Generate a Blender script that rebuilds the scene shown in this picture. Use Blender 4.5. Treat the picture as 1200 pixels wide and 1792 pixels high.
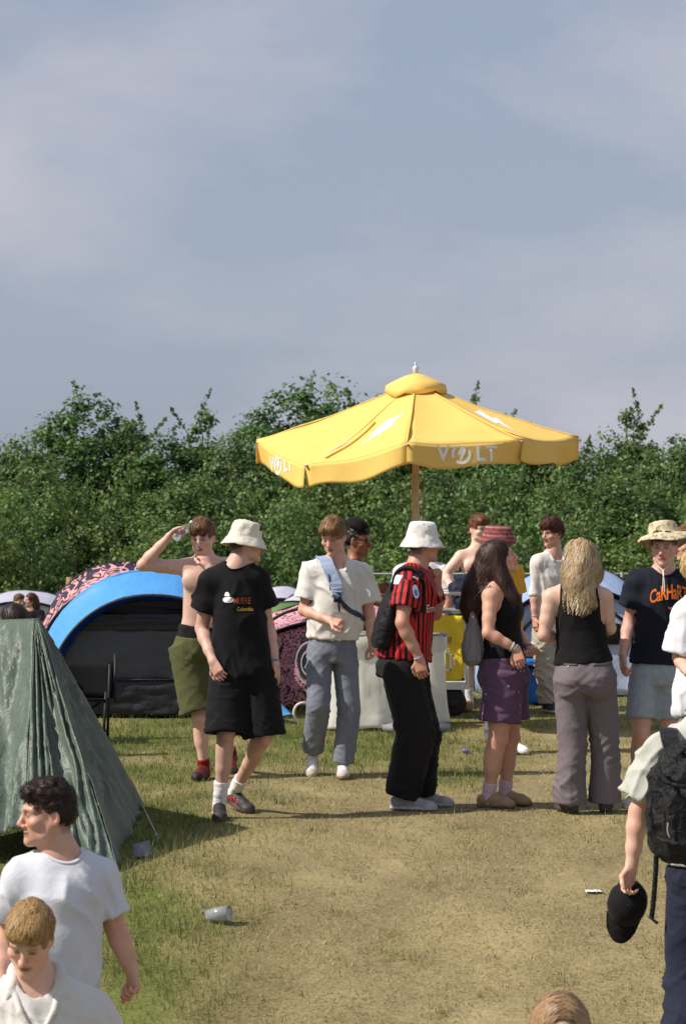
import bpy, bmesh, math, random, os
import numpy as np
from mathutils import Vector, Matrix
from mathutils.bvhtree import BVHTree
R = math.radians
sc = bpy.context.scene
for _o in list(bpy.data.objects): bpy.data.objects.remove(_o)
random.seed(5); RNG = np.random.default_rng(5)
# ------------------------------------------------------------------ camera, sky, sun, exposure
F, HZ, ZC = 5000.0, 869.0, 2.0          # focal length and horizon row in photograph pixels, eye height (m)
cam = bpy.data.objects.new('camera', bpy.data.cameras.new('camera')); sc.collection.objects.link(cam)
cam.location = (0, 0, ZC); cam.rotation_euler = (R(90), 0, 0)
cam.data.sensor_fit = 'VERTICAL'; cam.data.sensor_height = 36.0; cam.data.lens = F/1792*36.0
cam.data.shift_y = -(896-HZ)/1792; cam.data.clip_start = 0.5; cam.data.clip_end = 4000
cam.data.dof.use_dof = True; cam.data.dof.focus_distance = 18.6; cam.data.dof.aperture_fstop = 8.0
sc.camera = cam
SUN_EL, SUN_AZ = 45.0, 254.0            # degrees; azimuth clockwise from +Y (away from the camera)
sv = Vector((math.sin(R(SUN_AZ))*math.cos(R(SUN_EL)), math.cos(R(SUN_AZ))*math.cos(R(SUN_EL)), math.sin(R(SUN_EL))))
sun = bpy.data.objects.new('sun', bpy.data.lights.new('sun', 'SUN')); sc.collection.objects.link(sun)
sun.data.energy = 4.4; sun.data.angle = R(0.55); sun.data.color = (1.0, 0.93, 0.83)
sun.rotation_euler = sv.to_track_quat('Z', 'Y').to_euler(); sun.location = (-20, -10, 30)
world = bpy.data.worlds.new('World'); sc.world = world; world.use_nodes = True
nt = world.node_tree; nt.nodes.clear()
def N(nt, t, **kw):
    n = nt.nodes.new(t)
    for k, v in kw.items():
        if k in n.inputs: n.inputs[k].default_value = v
        else: setattr(n, k, v)
    return n
_sky = N(nt, 'ShaderNodeTexSky', sky_type='NISHITA', sun_disc=False, sun_elevation=R(SUN_EL), sun_rotation=R(SUN_AZ))
_sky.air_density = 1.0; _sky.dust_density = 1.6; _sky.ozone_density = 2.0
_tc = N(nt, 'ShaderNodeTexCoord'); _mp = N(nt, 'ShaderNodeMapping'); _mp.inputs['Scale'].default_value = (7.0, 7.0, 16.0)
_mp.inputs['Rotation'].default_value = (0, R(-13), 0); _mp.inputs['Location'].default_value = (0.9, 0.3, 0.35)
_n1 = N(nt, 'ShaderNodeTexNoise', Scale=1.0, Detail=7.0, Roughness=0.52, Distortion=0.25)
_cr = N(nt, 'ShaderNodeValToRGB'); _cr.color_ramp.elements[0].position = 0.42; _cr.color_ramp.elements[1].position = 0.70
_mx = N(nt, 'ShaderNodeMix', data_type='RGBA'); _mx.inputs[7].default_value = (4.5, 4.42, 4.9, 1)
_ma = N(nt, 'ShaderNodeMath', operation='MULTIPLY'); _ma.inputs[1].default_value = 0.75
_gr = N(nt, 'ShaderNodeMix', data_type='RGBA'); _gr.inputs[0].default_value = 0.80; _gr.inputs[7].default_value = (2.72, 3.12, 4.05, 1)
_bg = N(nt, 'ShaderNodeBackground', Strength=0.1); _wo = N(nt, 'ShaderNodeOutputWorld')
L = nt.links.new
L(_tc.outputs['Generated'], _mp.inputs[0]); L(_mp.outputs[0], _n1.inputs['Vector']); L(_n1.outputs['Fac'], _cr.inputs[0])
L(_cr.outputs[0], _ma.inputs[0]); L(_ma.outputs[0], _mx.inputs[0]); L(_sky.outputs[0], _gr.inputs[6]); L(_gr.outputs[2], _mx.inputs[6])
L(_mx.outputs[2], _bg.inputs[0]); L(_bg.outputs[0], _wo.inputs[0])
sc.view_settings.view_transform = 'Standard'; sc.view_settings.look = 'None'
sc.view_settings.exposure = 0.34; sc.view_settings.gamma = 1.0; sc.view_settings.use_curve_mapping = False
sc.render.engine = 'CYCLES'; sc.cycles.use_denoising = True
sc.cycles.max_bounces = 8; sc.cycles.transparent_max_bounces = 16
sc.cycles.sample_clamp_indirect = 6.0
# ------------------------------------------------------------------ helpers
def at(u, v, d):                         # photograph pixel and distance -> world point
    return np.array([(u-600)/F*d, d, ZC-(v-HZ)/F*d])
def vec(*a): return np.array(a, dtype=float)
def nrm(v):
    v = np.asarray(v, float); return v/max(np.linalg.norm(v), 1e-9)
_perm = np.random.default_rng(11).permutation(256); _perm = np.concatenate([_perm, _perm, _perm])
_grad = np.random.default_rng(12).normal(size=(256, 3)); _grad /= np.linalg.norm(_grad, axis=1)[:, None]
def noise3(p):
    p = np.asarray(p, float); i = np.floor(p).astype(int); f = p-i; i &= 255
    w = f*f*f*(f*(f*6-15)+10); out = np.zeros(len(p))
    for dx in (0, 1):
        for dy in (0, 1):
            for dz in (0, 1):
                g = _grad[_perm[_perm[_perm[i[:, 0]+dx]+i[:, 1]+dy]+i[:, 2]+dz]]
                dot = g[:, 0]*(f[:, 0]-dx)+g[:, 1]*(f[:, 1]-dy)+g[:, 2]*(f[:, 2]-dz)
                out += dot*(w[:, 0] if dx else 1-w[:, 0])*(w[:, 1] if dy else 1-w[:, 1])*(w[:, 2] if dz else 1-w[:, 2])
    return out*1.6
def fbm(p, o=3):
    a, s, r = 1.0, 1.0, 0
    for _ in range(o): r = r+a*noise3(np.asarray(p)*s+_*17.3); a *= .5; s *= 2.03
    return r
def sstep(a, b, x):
    t = np.clip((x-a)/(b-a), 0, 1); return t*t*(3-2*t)
def mesh_data(name, V, Fc, mat=None, smooth=True, col=None, fl=None, mats=None, midx=None):
    V = np.asarray(V, np.float32); me = bpy.data.meshes.new(name)
    if isinstance(Fc, np.ndarray):
        n, k = Fc.shape; lt = np.full(n, k, np.int32); li = Fc.ravel().astype(np.int32)
    else:
        lt = np.array([len(f) for f in Fc], np.int32); li = np.fromiter((i for f in Fc for i in f), np.int32); n = len(Fc)
    me.vertices.add(len(V)); me.vertices.foreach_set('co', V.ravel())
    me.loops.add(len(li)); me.loops.foreach_set('vertex_index', li)
    me.polygons.add(n); me.polygons.foreach_set('loop_start', np.concatenate([[0], np.cumsum(lt)[:-1]]).astype(np.int32))
    me.polygons.foreach_set('use_smooth', np.full(n, smooth, dtype=bool))
    for m in (mats or ([mat] if mat else [])): me.materials.append(m)
    if midx is not None: me.polygons.foreach_set('material_index', np.asarray(midx, np.int32))
    me.update(calc_edges=True)
    if col is not None:
        c = np.ones((len(V), 4), np.float32); c[:, :3] = col
        me.attributes.new('Col', 'FLOAT_COLOR', 'POINT').data.foreach_set('color', c.ravel())
    for k_, a in (fl or {}).items(): me.attributes.new(k_, 'FLOAT', 'POINT').data.foreach_set('value', np.asarray(a, np.float32))
    return me
def link(o): sc.collection.objects.link(o); return o
def tag(o, label=None, cat=None, group=None, kind=None):
    for k, v in (('label', label), ('category', cat), ('group', group), ('kind', kind)):
        if v: o[k] = v
    return o
class Thing:                              # an Empty at the thing's base with its parts as children
    def __init__(s, name, label, cat, loc, group=None):
        s.loc = np.asarray(loc, float); s.o = link(bpy.data.objects.new(name, None)); s.o.location = s.loc
        s.o.empty_display_size = .2; tag(s.o, label, cat, group)
    def part(s, name, V, Fc, mat, parent=None, label=None, **kw):
        o = link(bpy.data.objects.new(name, mesh_data(name, np.asarray(V)-s.loc, Fc, mat, **kw)))
        o.parent = parent or s.o
        if label: o['label'] = label
        return o
def single(name, V, Fc, mat, label=None, cat=None, group=None, kind=None, loc=None, **kw):
    V = np.asarray(V, float); loc = np.array([V[:, 0].mean(), V[:, 1].mean(), V[:, 2].min()]) if loc is None else np.asarray(loc, float)
    o = link(bpy.data.objects.new(name, mesh_data(name, V-loc, Fc, mat, **kw))); o.location = loc
    return tag(o, label, cat, group, kind)
class MB:                                 # collects boxes, tubes, sheets into one mesh
    def __init__(s): s.V = []; s.F = []
    def add(s, V, Fc):
        b = len(s.V); s.V += [tuple(v) for v in V]; s.F += [tuple(i+b for i in f) for f in Fc]; return s
    def box(s, c, h, M=None):
        P = np.array([[x, y, z] for x in (-1, 1) for y in (-1, 1) for z in (-1, 1)], float)*np.asarray(h)
        if M is not None: P = P@np.asarray(M)
        return s.add(P+np.asarray(c), [(0, 1, 3, 2), (4, 6, 7, 5), (0, 4, 5, 1), (2, 3, 7, 6), (0, 2, 6, 4), (1, 5, 7, 3)])
    def tube(s, pts, r, n=8, cap=True, flat=None):
        pts = [np.asarray(p, float) for p in pts]; m = len(pts); rr = r if hasattr(r, '__len__') else [r]*m
        V = []; prev = None
        for i, p in enumerate(pts):
            t = nrm(pts[min(i+1, m-1)]-pts[max(i-1, 0)])
            a = (np.cross(t, (0, 0, 1)) if abs(t[2]) < .95 else np.cross(t, (0, 1, 0))) if prev is None else prev-t*np.dot(prev, t)
            a = nrm(a); prev = a; b = np.cross(t, a)
            for k in range(n):
                g = 2*math.pi*k/n; V.append(p+rr[i]*(math.cos(g)*a+math.sin(g)*b*(flat or 1)))
        Fc = [(i*n+k, i*n+(k+1) % n, (i+1)*n+(k+1) % n, (i+1)*n+k) for i in range(m-1) for k in range(n)]
        if cap: Fc += [tuple(range(n))[::-1], tuple((m-1)*n+k for k in range(n))]
        return s.add(V, Fc)
    def lathe(s, c, prof, n=24, M=None):
        V = []
        for r, z in prof:
            for k in range(n): g = 2*math.pi*k/n; V.append((r*math.cos(g), r*math.sin(g), z))
        V = np.array(V)
        if M is not None: V = V@np.asarray(M)
        return s.add(V+np.asarray(c), [(i*n+k, i*n+(k+1) % n, (i+1)*n+(k+1) % n, (i+1)*n+k) for i in range(len(prof)-1) for k in range(n)])
def grid_faces(nu, nv, wrap=False):
    Fc = []
    for j in range(nv-1):
        for i in range(nu if wrap else nu-1):
            Fc.append((j*nu+i, j*nu+(i+1) % nu, (j+1)*nu+(i+1) % nu, (j+1)*nu+i))
    return np.array(Fc)
def thicken(V, Fc, t):                    # closed sheet with thickness t
    V = np.asarray(V, float); Fc = [tuple(f) for f in Fc]; Nn = vnormals(V, Fc); n = len(V)
    from collections import Counter
    ec = Counter()
    for f in Fc:
        for a, b in zip(f, f[1:]+f[:1]): ec[(a, b)] += 1
    side = [(b, a, a+n, b+n) for (a, b) in ec if (b, a) not in ec]
    return np.vstack([V, V-Nn*t]), Fc+[tuple(i+n for i in f[::-1]) for f in Fc]+side
def vnormals(V, Fc):
    V = np.asarray(V, float); Nn = np.zeros_like(V)
    if isinstance(Fc, np.ndarray):
        k = Fc.shape[1]; c = np.cross(V[Fc[:, 2]]-V[Fc[:, 0]], V[Fc[:, 3 if k == 4 else 1]]-V[Fc[:, 1 if k == 4 else 0]])
        if k == 3: c = np.cross(V[Fc[:, 1]]-V[Fc[:, 0]], V[Fc[:, 2]]-V[Fc[:, 0]])
        for j in range(k): np.add.at(Nn, Fc[:, j], c)
    else:
        for f in Fc:
            c = np.cross(V[f[1]]-V[f[0]], V[f[2]]-V[f[0]])
            for i in f: Nn[i] += c
    return Nn/np.maximum(np.linalg.norm(Nn, axis=1), 1e-12)[:, None]
# ------------------------------------------------------------------ materials
_mats = {}
def mat(name, col=(.5, .5, .5), rough=.7, attr=False, var=.12, vscale=6.0, bump=0.0, bscale=60.0, bump2=0.0, b2scale=9.0,
        metal=0.0, sss=0.0, trans=0.0, alpha=1.0, spec=.4, sheen=0.0, transl=0.0, fn=None):
    if name in _mats: return _mats[name]
    m = bpy.data.materials.new(name); m.use_nodes = True; nt = m.node_tree; L = nt.links.new
    p = nt.nodes['Principled BSDF']; out = nt.nodes['Material Output']
    p.inputs['Roughness'].default_value = rough; p.inputs['Metallic'].default_value = metal; p.inputs['Specular IOR Level'].default_value = spec
    p.inputs['Alpha'].default_value = alpha; p.inputs['Transmission Weight'].default_value = trans; p.inputs['Sheen Weight'].default_value = sheen
    if sss: p.inputs['Subsurface Weight'].default_value = sss; p.inputs['Subsurface Radius'].default_value = (.012, .005, .003); p.inputs['Subsurface Scale'].default_value = 1.0
    tc = N(nt, 'ShaderNodeTexCoord'); obj = tc.outputs['Object']
    if attr: a = N(nt, 'ShaderNodeAttribute', attribute_name='Col'); c = a.outputs['Color']
    else: a = N(nt, 'ShaderNodeRGB'); a.outputs[0].default_value = (*col, 1); c = a.outputs[0]
    if fn: c = fn(nt, L, obj, c, p)
    if var:
        n = N(nt, 'ShaderNodeTexNoise', Scale=vscale, Detail=5.0, Roughness=.6); L(obj, n.inputs['Vector'])
        r = N(nt, 'ShaderNodeMapRange'); r.inputs['From Min'].default_value = .25; r.inputs['From Max'].default_value = .75
        r.inputs['To Min'].default_value = 1-var; r.inputs['To Max'].default_value = 1+var; L(n.outputs['Fac'], r.inputs['Value'])
        v = N(nt, 'ShaderNodeVectorMath', operation='SCALE'); L(c, v.inputs[0]); L(r.outputs[0], v.inputs['Scale']); c = v.outputs[0]
    L(c, p.inputs['Base Color'])
    last = None
    for amt, scl, dist in ((bump2, b2scale, .06), (bump, bscale, .004)):
        if amt:
            n = N(nt, 'ShaderNodeTexNoise', Scale=scl, Detail=4.0, Roughness=.55, Distortion=.4); L(obj, n.inputs['Vector'])
            b = N(nt, 'ShaderNodeBump', Strength=amt, Distance=dist); L(n.outputs['Fac'], b.inputs['Height'])
            if last: L(last, b.inputs['Normal'])
            last = b.outputs[0]
    if last: L(last, p.inputs['Normal'])
    if transl:
        t = N(nt, 'ShaderNodeBsdfTranslucent'); L(c, t.inputs[0]); mx = N(nt, 'ShaderNodeMixShader'); mx.inputs[0].default_value = transl
        L(p.outputs[0], mx.inputs[1]); L(t.outputs[0], mx.inputs[2]); L(mx.outputs[0], out.inputs[0])
    _mats[name] = m; return m
def srgb(r, g, b): return tuple(((c/255)/12.92 if c/255 <= .04045 else ((c/255+.055)/1.055)**2.4) for c in (r, g, b))
def fabric(name, col, rough=.85, **kw):
    k = dict(var=.10, vscale=5.0, bump=.35, bscale=240.0, bump2=.10, b2scale=16.0, sheen=.03, spec=.2); k.update(kw)
    return mat(name, col, rough, **k)
# ------------------------------------------------------------------ distance-field modelling: volumes joined smoothly, then skinned with one surface
class Vol:
    def __init__(s, lo, hi, h, fine=(), hf=None):
        s.ax = []
        for a in range(3):
            x = [lo[a]]
            while x[-1] < hi[a]:
                st = h
                for c, w in fine:
                    if abs(x[-1]-c[a]) < w: st = hf
                x.append(x[-1]+st)
            s.ax.append(np.array(x, np.float32))
        s.h = h; s.D = np.full([len(a) for a in s.ax], .25, np.float32)
    def sub(s, lo, hi):
        return tuple(slice(max(0, np.searchsorted(s.ax[a], lo[a])-1), np.searchsorted(s.ax[a], hi[a])+1) for a in range(3))
    def put(s, fn, lo, hi, k=0.0, op='u'):
        m = k+2.5*s.h; sl = s.sub(np.asarray(lo)-m, np.asarray(hi)+m); B = s.D[sl]
        if B.size == 0: return s
        X = s.ax[0][sl[0]][:, None, None]; Y = s.ax[1][sl[1]][None, :, None]; Z = s.ax[2][sl[2]][None, None, :]
        d = fn(X, Y, Z)
        if op == 's': B = -B
        if k > 0: r = np.minimum(B, d)-np.maximum(k-np.abs(B-d), 0)**2/(4*k)
        else: r = np.minimum(B, d)
        s.D[sl] = -r if op == 's' else r
        return s
    def cone(s, a, b, ra, rb=None, k=.02, op='u'):
        a = np.asarray(a, np.float32); b = np.asarray(b, np.float32); rb = ra if rb is None else rb; r = max(ra, rb); ab = b-a; l2 = max(float(ab@ab), 1e-9)
        def fn(X, Y, Z):
            t = np.clip(((X-a[0])*ab[0]+(Y-a[1])*ab[1]+(Z-a[2])*ab[2])/l2, 0, 1)
            return np.sqrt((X-a[0]-t*ab[0])**2+(Y-a[1]-t*ab[1])**2+(Z-a[2]-t*ab[2])**2)-(ra+(rb-ra)*t)
        return s.put(fn, np.minimum(a, b)-r, np.maximum(a, b)+r, k, op)
    def path(s, pts, rs, k=.02, op='u'):
        for i in range(len(pts)-1): s.cone(pts[i], pts[i+1], rs[i], rs[i+1], k, op)
        return s
    def ell(s, c, Rm, rad, k=.02, op='u'):
        c = np.asarray(c, np.float32); Rm = np.asarray(Rm, np.float32); rad = np.asarray(rad, np.float32); m = float(rad.max())
        def fn(X, Y, Z):
            x, y, z = X-c[0], Y-c[1], Z-c[2]
            q = [x*Rm[i, 0]+y*Rm[i, 1]+z*Rm[i, 2] for i in range(3)]
            k0 = np.sqrt(sum((q[i]/rad[i])**2 for i in range(3))); k1 = np.sqrt(sum((q[i]/rad[i]**2)**2 for i in range(3)))
            return k0*(k0-1)/np.maximum(k1, 1e-6)
        return s.put(fn, c-m, c+m, k, op)
    def box(s, c, Rm, hf, r=.01, k=.01, op='u'):
        c = np.asarray(c, np.float32); Rm = np.asarray(Rm, np.float32); m = float(np.linalg.norm(hf))
        def fn(X, Y, Z):
            x, y, z = X-c[0], Y-c[1], Z-c[2]
            q = [np.abs(x*Rm[i, 0]+y*Rm[i, 1]+z*Rm[i, 2])-(hf[i]-r) for i in range(3)]
            return np.sqrt(sum(np.maximum(v, 0)**2 for v in q))+np.minimum(np.maximum(np.maximum(q[0], q[1]), q[2]), 0)-r
        return s.put(fn, c-m, c+m, k, op)
    def loft(s, p0, p1, e1, st, k=.03, op='u', cap=True, grow=0.0):   # elliptical rings (t, side, front[, offset side, offset front]) along p0->p1
        p0 = np.asarray(p0, np.float32); p1 = np.asarray(p1, np.float32); ax = p1-p0; Ln = float(np.linalg.norm(ax)); w = ax/Ln
        e1 = nrm(np.asarray(e1)-w*np.dot(e1, w)).astype(np.float32); e2 = np.cross(e1, w).astype(np.float32)
        st = np.array([list(q)+[0]*(5-len(q)) for q in st], float); m = st[:, 1:3].max()+np.abs(st[:, 3:]).max()+grow
        tt = np.linspace(min(0, st[0, 0]), max(1, st[-1, 0]), 200)
        def fn(X, Y, Z):
            x, y, z = X-p0[0], Y-p0[1], Z-p0[2]; t = (x*w[0]+y*w[1]+z*w[2])/Ln
            A, Bb, ox, oy = [np.interp(t, st[:, 0], st[:, i]).astype(np.float32) for i in (1, 2, 3, 4)]
            A += grow; Bb += grow
            q1 = x*e1[0]+y*e1[1]+z*e1[2]-ox; q2 = x*e2[0]+y*e2[1]+z*e2[2]-oy
            r = np.sqrt(q1*q1+q2*q2)+1e-6; q = np.sqrt((q1/A)**2+(q2/Bb)**2)+1e-6
            d = r-r/q; d = np.where(q < .3, -np.minimum(A, Bb)*.7, d)
            if cap: d = np.maximum(d, np.maximum((t-1)*Ln, -t*Ln))
            else:
                d = np.where(t > 1, np.sqrt(np.maximum(d, 0)**2+((t-1)*Ln)**2), np.where(t < 0, np.sqrt(np.maximum(d, 0)**2+(t*Ln)**2), d))
            return d
        return s.put(fn, np.minimum(p0, p1)-m, np.maximum(p0, p1)+m, k, op)
    def cut(s, p, n, lo=None, hi=None):     # remove what lies on the side n points to
        p = np.asarray(p, np.float32); n = nrm(n).astype(np.float32)
        sl = s.sub(lo if lo is not None else [a[0] for a in s.ax], hi if hi is not None else [a[-1] for a in s.ax])
        X = s.ax[0][sl[0]][:, None, None]; Y = s.ax[1][sl[1]][None, :, None]; Z = s.ax[2][sl[2]][None, None, :]
        s.D[sl] = np.maximum(s.D[sl], (X-p[0])*n[0]+(Y-p[1])*n[1]+(Z-p[2])*n[2]); return s
    def mesh(s):
        D = s.D; D[0] = np.maximum(D[0], .01); D[-1] = np.maximum(D[-1], .01); D[:, 0] = np.maximum(D[:, 0], .01); D[:, -1] = np.maximum(D[:, -1], .01)
        D[:, :, 0] = np.maximum(D[:, :, 0], .01); D[:, :, -1] = np.maximum(D[:, :, -1], .01)
        I = D < 0; n = np.array(D.shape)
        c = np.zeros(tuple(n-1), np.uint8)
        for dx in (0, 1):
            for dy in (0, 1):
                for dz in (0, 1): c += I[dx:n[0]-1+dx, dy:n[1]-1+dy, dz:n[2]-1+dz]
        act = np.argwhere((c > 0) & (c < 8)); idx = np.full(c.shape, -1, np.int32); idx[tuple(act.T)] = np.arange(len(act))
        cor = [(a, b, g) for a in (0, 1) for b in (0, 1) for g in (0, 1)]
        vals = np.stack([D[act[:, 0]+a, act[:, 1]+b, act[:, 2]+g] for a, b, g in cor], 1)
        P = np.zeros((len(act), 3)); cnt = np.zeros(len(act))
        for i, a in enumerate(cor):
            for j, b in enumerate(cor):
                if j > i and sum(abs(a[q]-b[q]) for q in range(3)) == 1:
                    va, vb = vals[:, i], vals[:, j]; m = (va < 0) != (vb < 0)
                    t = np.where(m, va/np.where(m, va-vb, 1), 0)
                    for q in range(3): P[:, q] += m*(a[q]+t*(b[q]-a[q]))
                    cnt += m
        P /= cnt[:, None]; V = np.zeros_like(P)
        for q in range(3): x = s.ax[q]; V[:, q] = x[act[:, q]]+P[:, q]*(x[act[:, q]+1]-x[act[:, q]])
        Fs = []
        for q in range(3):
            u, v = (q+1) % 3, (q+2) % 3
            a = [slice(None)]*3; b = [slice(None)]*3; a[q] = slice(0, -1); b[q] = slice(1, None)
            A, Bb = I[tuple(a)], I[tuple(b)]
            e = np.argwhere(A != Bb); e = e[(e[:, u] > 0) & (e[:, v] > 0) & (e[:, u] < n[u]-1) & (e[:, v] < n[v]-1)]
            fl = A[tuple(e.T)]
            def ix(du, dv):
                g = e.copy(); g[:, u] += du; g[:, v] += dv; return idx[tuple(g.T)]
            Q = np.stack([ix(-1, -1), ix(0, -1), ix(0, 0), ix(-1, 0)], 1)
            Q[~fl] = Q[~fl][:, ::-1]; Fs.append(Q)
        return V, np.vstack(Fs)
def relax(V, Fc, it=1, w=.5):
    for _ in range(it):
        S = np.zeros_like(V); c = np.zeros(len(V))
        for a, b in ((0, 1), (1, 2), (2, 3), (3, 0)):
            np.add.at(S, Fc[:, a], V[Fc[:, b]]); np.add.at(S, Fc[:, b], V[Fc[:, a]]); np.add.at(c, Fc[:, a], 1); np.add.at(c, Fc[:, b], 1)
        V = V*(1-w)+w*S/np.maximum(c, 1)[:, None]
    return V
# ------------------------------------------------------------------ people
Z3 = vec(0, 0, 1)
LIP = np.array(srgb(150, 82, 76))
class Person:
    def __init__(s, label, d, J, face, up=(0, 0, 1), skin=(196, 150, 128), hairc=(70, 48, 32), female=False, hs=1.0, fine=.0056, h=.0105, cat='person', gz=0.0, arms=1.0, wide=1.0, lod=1.0):
        s.d = d; s.gz = gz; s.J = {}; s.lod = lod; s.bot = s.top = None
        for k, q in J.items():
            if q[0] == 'g': dd = d+q[2]; s.J[k] = vec((q[1]-600)/F*dd, dd, gz+.082+(q[3] if len(q) > 3 else 0))
            else: s.J[k] = at(q[0], q[1], d+(q[2] if len(q) > 2 else 0))
        s.skin = np.array(srgb(*skin))*np.array([.97, 1.0, 1.04]); s.hairc = np.array(srgb(*hairc)); s.fem = female; s.hs = hs; s.h = h; s.hf = fine; s.arms = arms; s.wide = wide
        j = s.J; s.e1 = nrm(j['sl']-j['sr']); s.e1 = nrm(s.e1-Z3*s.e1[2]*.6); s.ft = nrm(np.cross(s.e1, Z3))
        s.hip = nrm((j['hl']-j['hr']) if 'hl' in j else s.e1); s.hft = nrm(np.cross(s.hip, Z3))
        s.F = nrm(face); s.U = nrm(np.asarray(up)-s.F*np.dot(up, s.F)); s.X = np.cross(s.U, s.F)
        s.H = np.stack([s.X, s.F, s.U]); s.hd = j['hd']
        w = .088 if female else .088
        j.setdefault('hl', j['pe']+s.hip*w); j.setdefault('hr', j['pe']-s.hip*w)
        base = j['pe'].copy(); base[2] = gz
        s.t = Thing('person', label, cat, base)
    def hp(s, x, y, z): return s.hd+(np.array([x, y, z])*s.hs)@s.H
    def loc(s, V): return ((V-s.hd)@s.H.T)/s.hs
    def spine(s, t): return s.J['pe']+(s.J['nk']-s.J['pe'])*t
    def bounds(s, keys, m):
        P = np.array([s.J[k] for k in keys]); return P.min(0)-m, P.max(0)+m
    # ---- body
    def body(s, legs=True, lower=True, hands=('l', 'r'), hand={}, bust=0.0, muscle=1.0, thin=1.0, stubble=0.0, fade=.55, belly=0.0, arms=('l', 'r'), brow=None, hid=None):
        hid = (not muscle) if hid is None else hid
        j = s.J; keys = ['hd', 'nk', 'sl', 'sr', 'pe', 'hl', 'hr']
        for q in arms: keys += ['e'+q, 'w'+q]
        if legs: keys += ['kl', 'kr', 'al', 'ar']
        lo, hi = s.bounds(keys, .2)
        fine = [(s.hd, .13)]
        for q in arms: fine.append((s.handpos(q), .075))
        v = Vol(lo, hi, s.h, fine, s.hf); wd = s.wide
        # trunk
        if s.fem: st = [(-.12, .05, .05), (-.02, .15, .105, 0, -.01), (.12, .165, .115, 0, -.012), (.38, .122, .088), (.6, .128, .098, 0, .005), (.75, .138, .105, 0, .008), (.9, .13, .075), (1.0, .08, .055)]
        else: st = [(-.12, .05, .05), (-.02, .145, .10, 0, -.008), (.1, .155, .105, 0, -.008), (.36, .135, .092, 0, .004), (.58, .148, .105, 0, .006), (.75, .162, .115, 0, .01), (.9, .155, .085), (1.0, .09, .055)]
        st = [(a, b*thin*wd, (c+(belly if .1 < a < .5 else 0))*thin, *o) for a, b, c, *o in st]
        v.loft(j['pe'], j['nk'], s.e1, st, k=.0, cap=False)
        up = nrm(j['nk']-j['pe'])
        nb = s.hp(0, -.028, -.055); nr = .047 if s.fem else .056
        v.cone(j['nk']-up*.02, nb, nr+.006, nr, k=.035)
        if not s.fem: v.cone(s.hp(0, .03, -.105), j['nk']+s.ft*.03-up*.01, .022, .03, k=.03)
        for q, sg in (('l', 1), ('r', -1)):
            sh = j['s'+q]
            v.cone(j['nk']-up*.01+(nb-j['nk'])*.35, sh+Z3*.005, .036, .042, k=.05)          # trapezius to shoulder
            v.cone(s.spine(.86)+s.e1*sg*.07, sh, .07, .058*(.88 if s.fem else 1), k=.05)
            if not s.fem and muscle:
                v.ell(s.spine(.80)+s.e1*sg*.075+s.ft*.075, np.stack([s.e1, s.ft, up]), (.085, .042, .07), k=.03)   # chest muscle
                v.ell(s.spine(.82)+s.e1*sg*.085-s.ft*.07, np.stack([s.e1, s.ft, up]), (.07, .04, .09), k=.04)
            if bust: v.ell(s.spine(.70)+s.e1*sg*.07+s.ft*.085, np.stack([s.e1, s.ft, up]), (.066, .052*bust, .066), k=.03)
            if q in arms:
                el, wr = j['e'+q], j['w'+q]; am = s.arms*(.88 if s.fem else 1); A = nrm(el-sh); Bd = nrm(wr-el)
                v.path([sh, sh+(el-sh)*.3, sh+(el-sh)*.6, el], [.055*am, .052*am, .047*am, .040*am], k=.02)
                v.path([el, el+(wr-el)*.28, el+(wr-el)*.65, wr], [.040*am, .043*am, .034*am, .026*am], k=.02)
                s.hand(v, q, **hand.get(q, {}))
            if legs:
                h_, kn, an = j['h'+q], j['k'+q], j['a'+q]; T = nrm(kn-h_); S = nrm(an-kn); bk = nrm(np.cross(s.hip, S)); bk = -bk if np.dot(bk, s.hft) > 0 else bk
                tl = 1.1 if s.fem else 1.0
                v.path([h_, h_+(kn-h_)*.35, h_+(kn-h_)*.75, kn], [.078*tl, .08*tl, .062*tl, .054*tl], k=.03)
                v.path([kn, kn+(an-kn)*.5, an], [.052*tl, .043*tl, .034], k=.02)
                v.ell(kn+(an-kn)*.3+bk*.016, np.stack([s.hip, np.cross(S, s.hip), S]), (.05*tl, .05*tl, .13), k=.03)
                v.ell(kn-bk*.028, np.eye(3), (.035, .035, .045), k=.02)
                v.cone(an, an+s.foot(q)[0]*.07-s.foot(q)[1]*.045, .03, .022, k=.015)
        s.headsdf(v)
        V, Fc = v.mesh(); V = relax(V, Fc, 1, .35)
        cell = np.full(len(V), .0125*s.lod); cell[np.linalg.norm(V-s.hd, axis=1) < .155] = 0
        for q in arms: cell[np.linalg.norm(V-s.handpos(q), axis=1) < .105] = 0
        if s.lod > 1: cell = np.maximum(cell, .0075*s.lod)
        if hid:                                                     # coarser where a shirt lies over the skin
            w = V-j['pe']; ax = j['nk']-j['pe']; t_ = (w@ax)/(ax@ax); r_ = np.linalg.norm(w-np.outer(t_, ax), axis=1); cell[(t_ < .84) & (r_ < .17) & (t_ > -.3)] = .034
        V, Fc = cluster(V, Fc, cell)
        s.t.body = s.t.part('body', V, Fc, M_skin, col=s.skincol(V, stubble, fade, brow))
        return s
    def handpos(s, q):
        j = s.J; w = j['w'+q]; dr = nrm(j['f'+q]-w) if 'f'+q in j else nrm(w-j['e'+q]); return w+dr*.085
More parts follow.
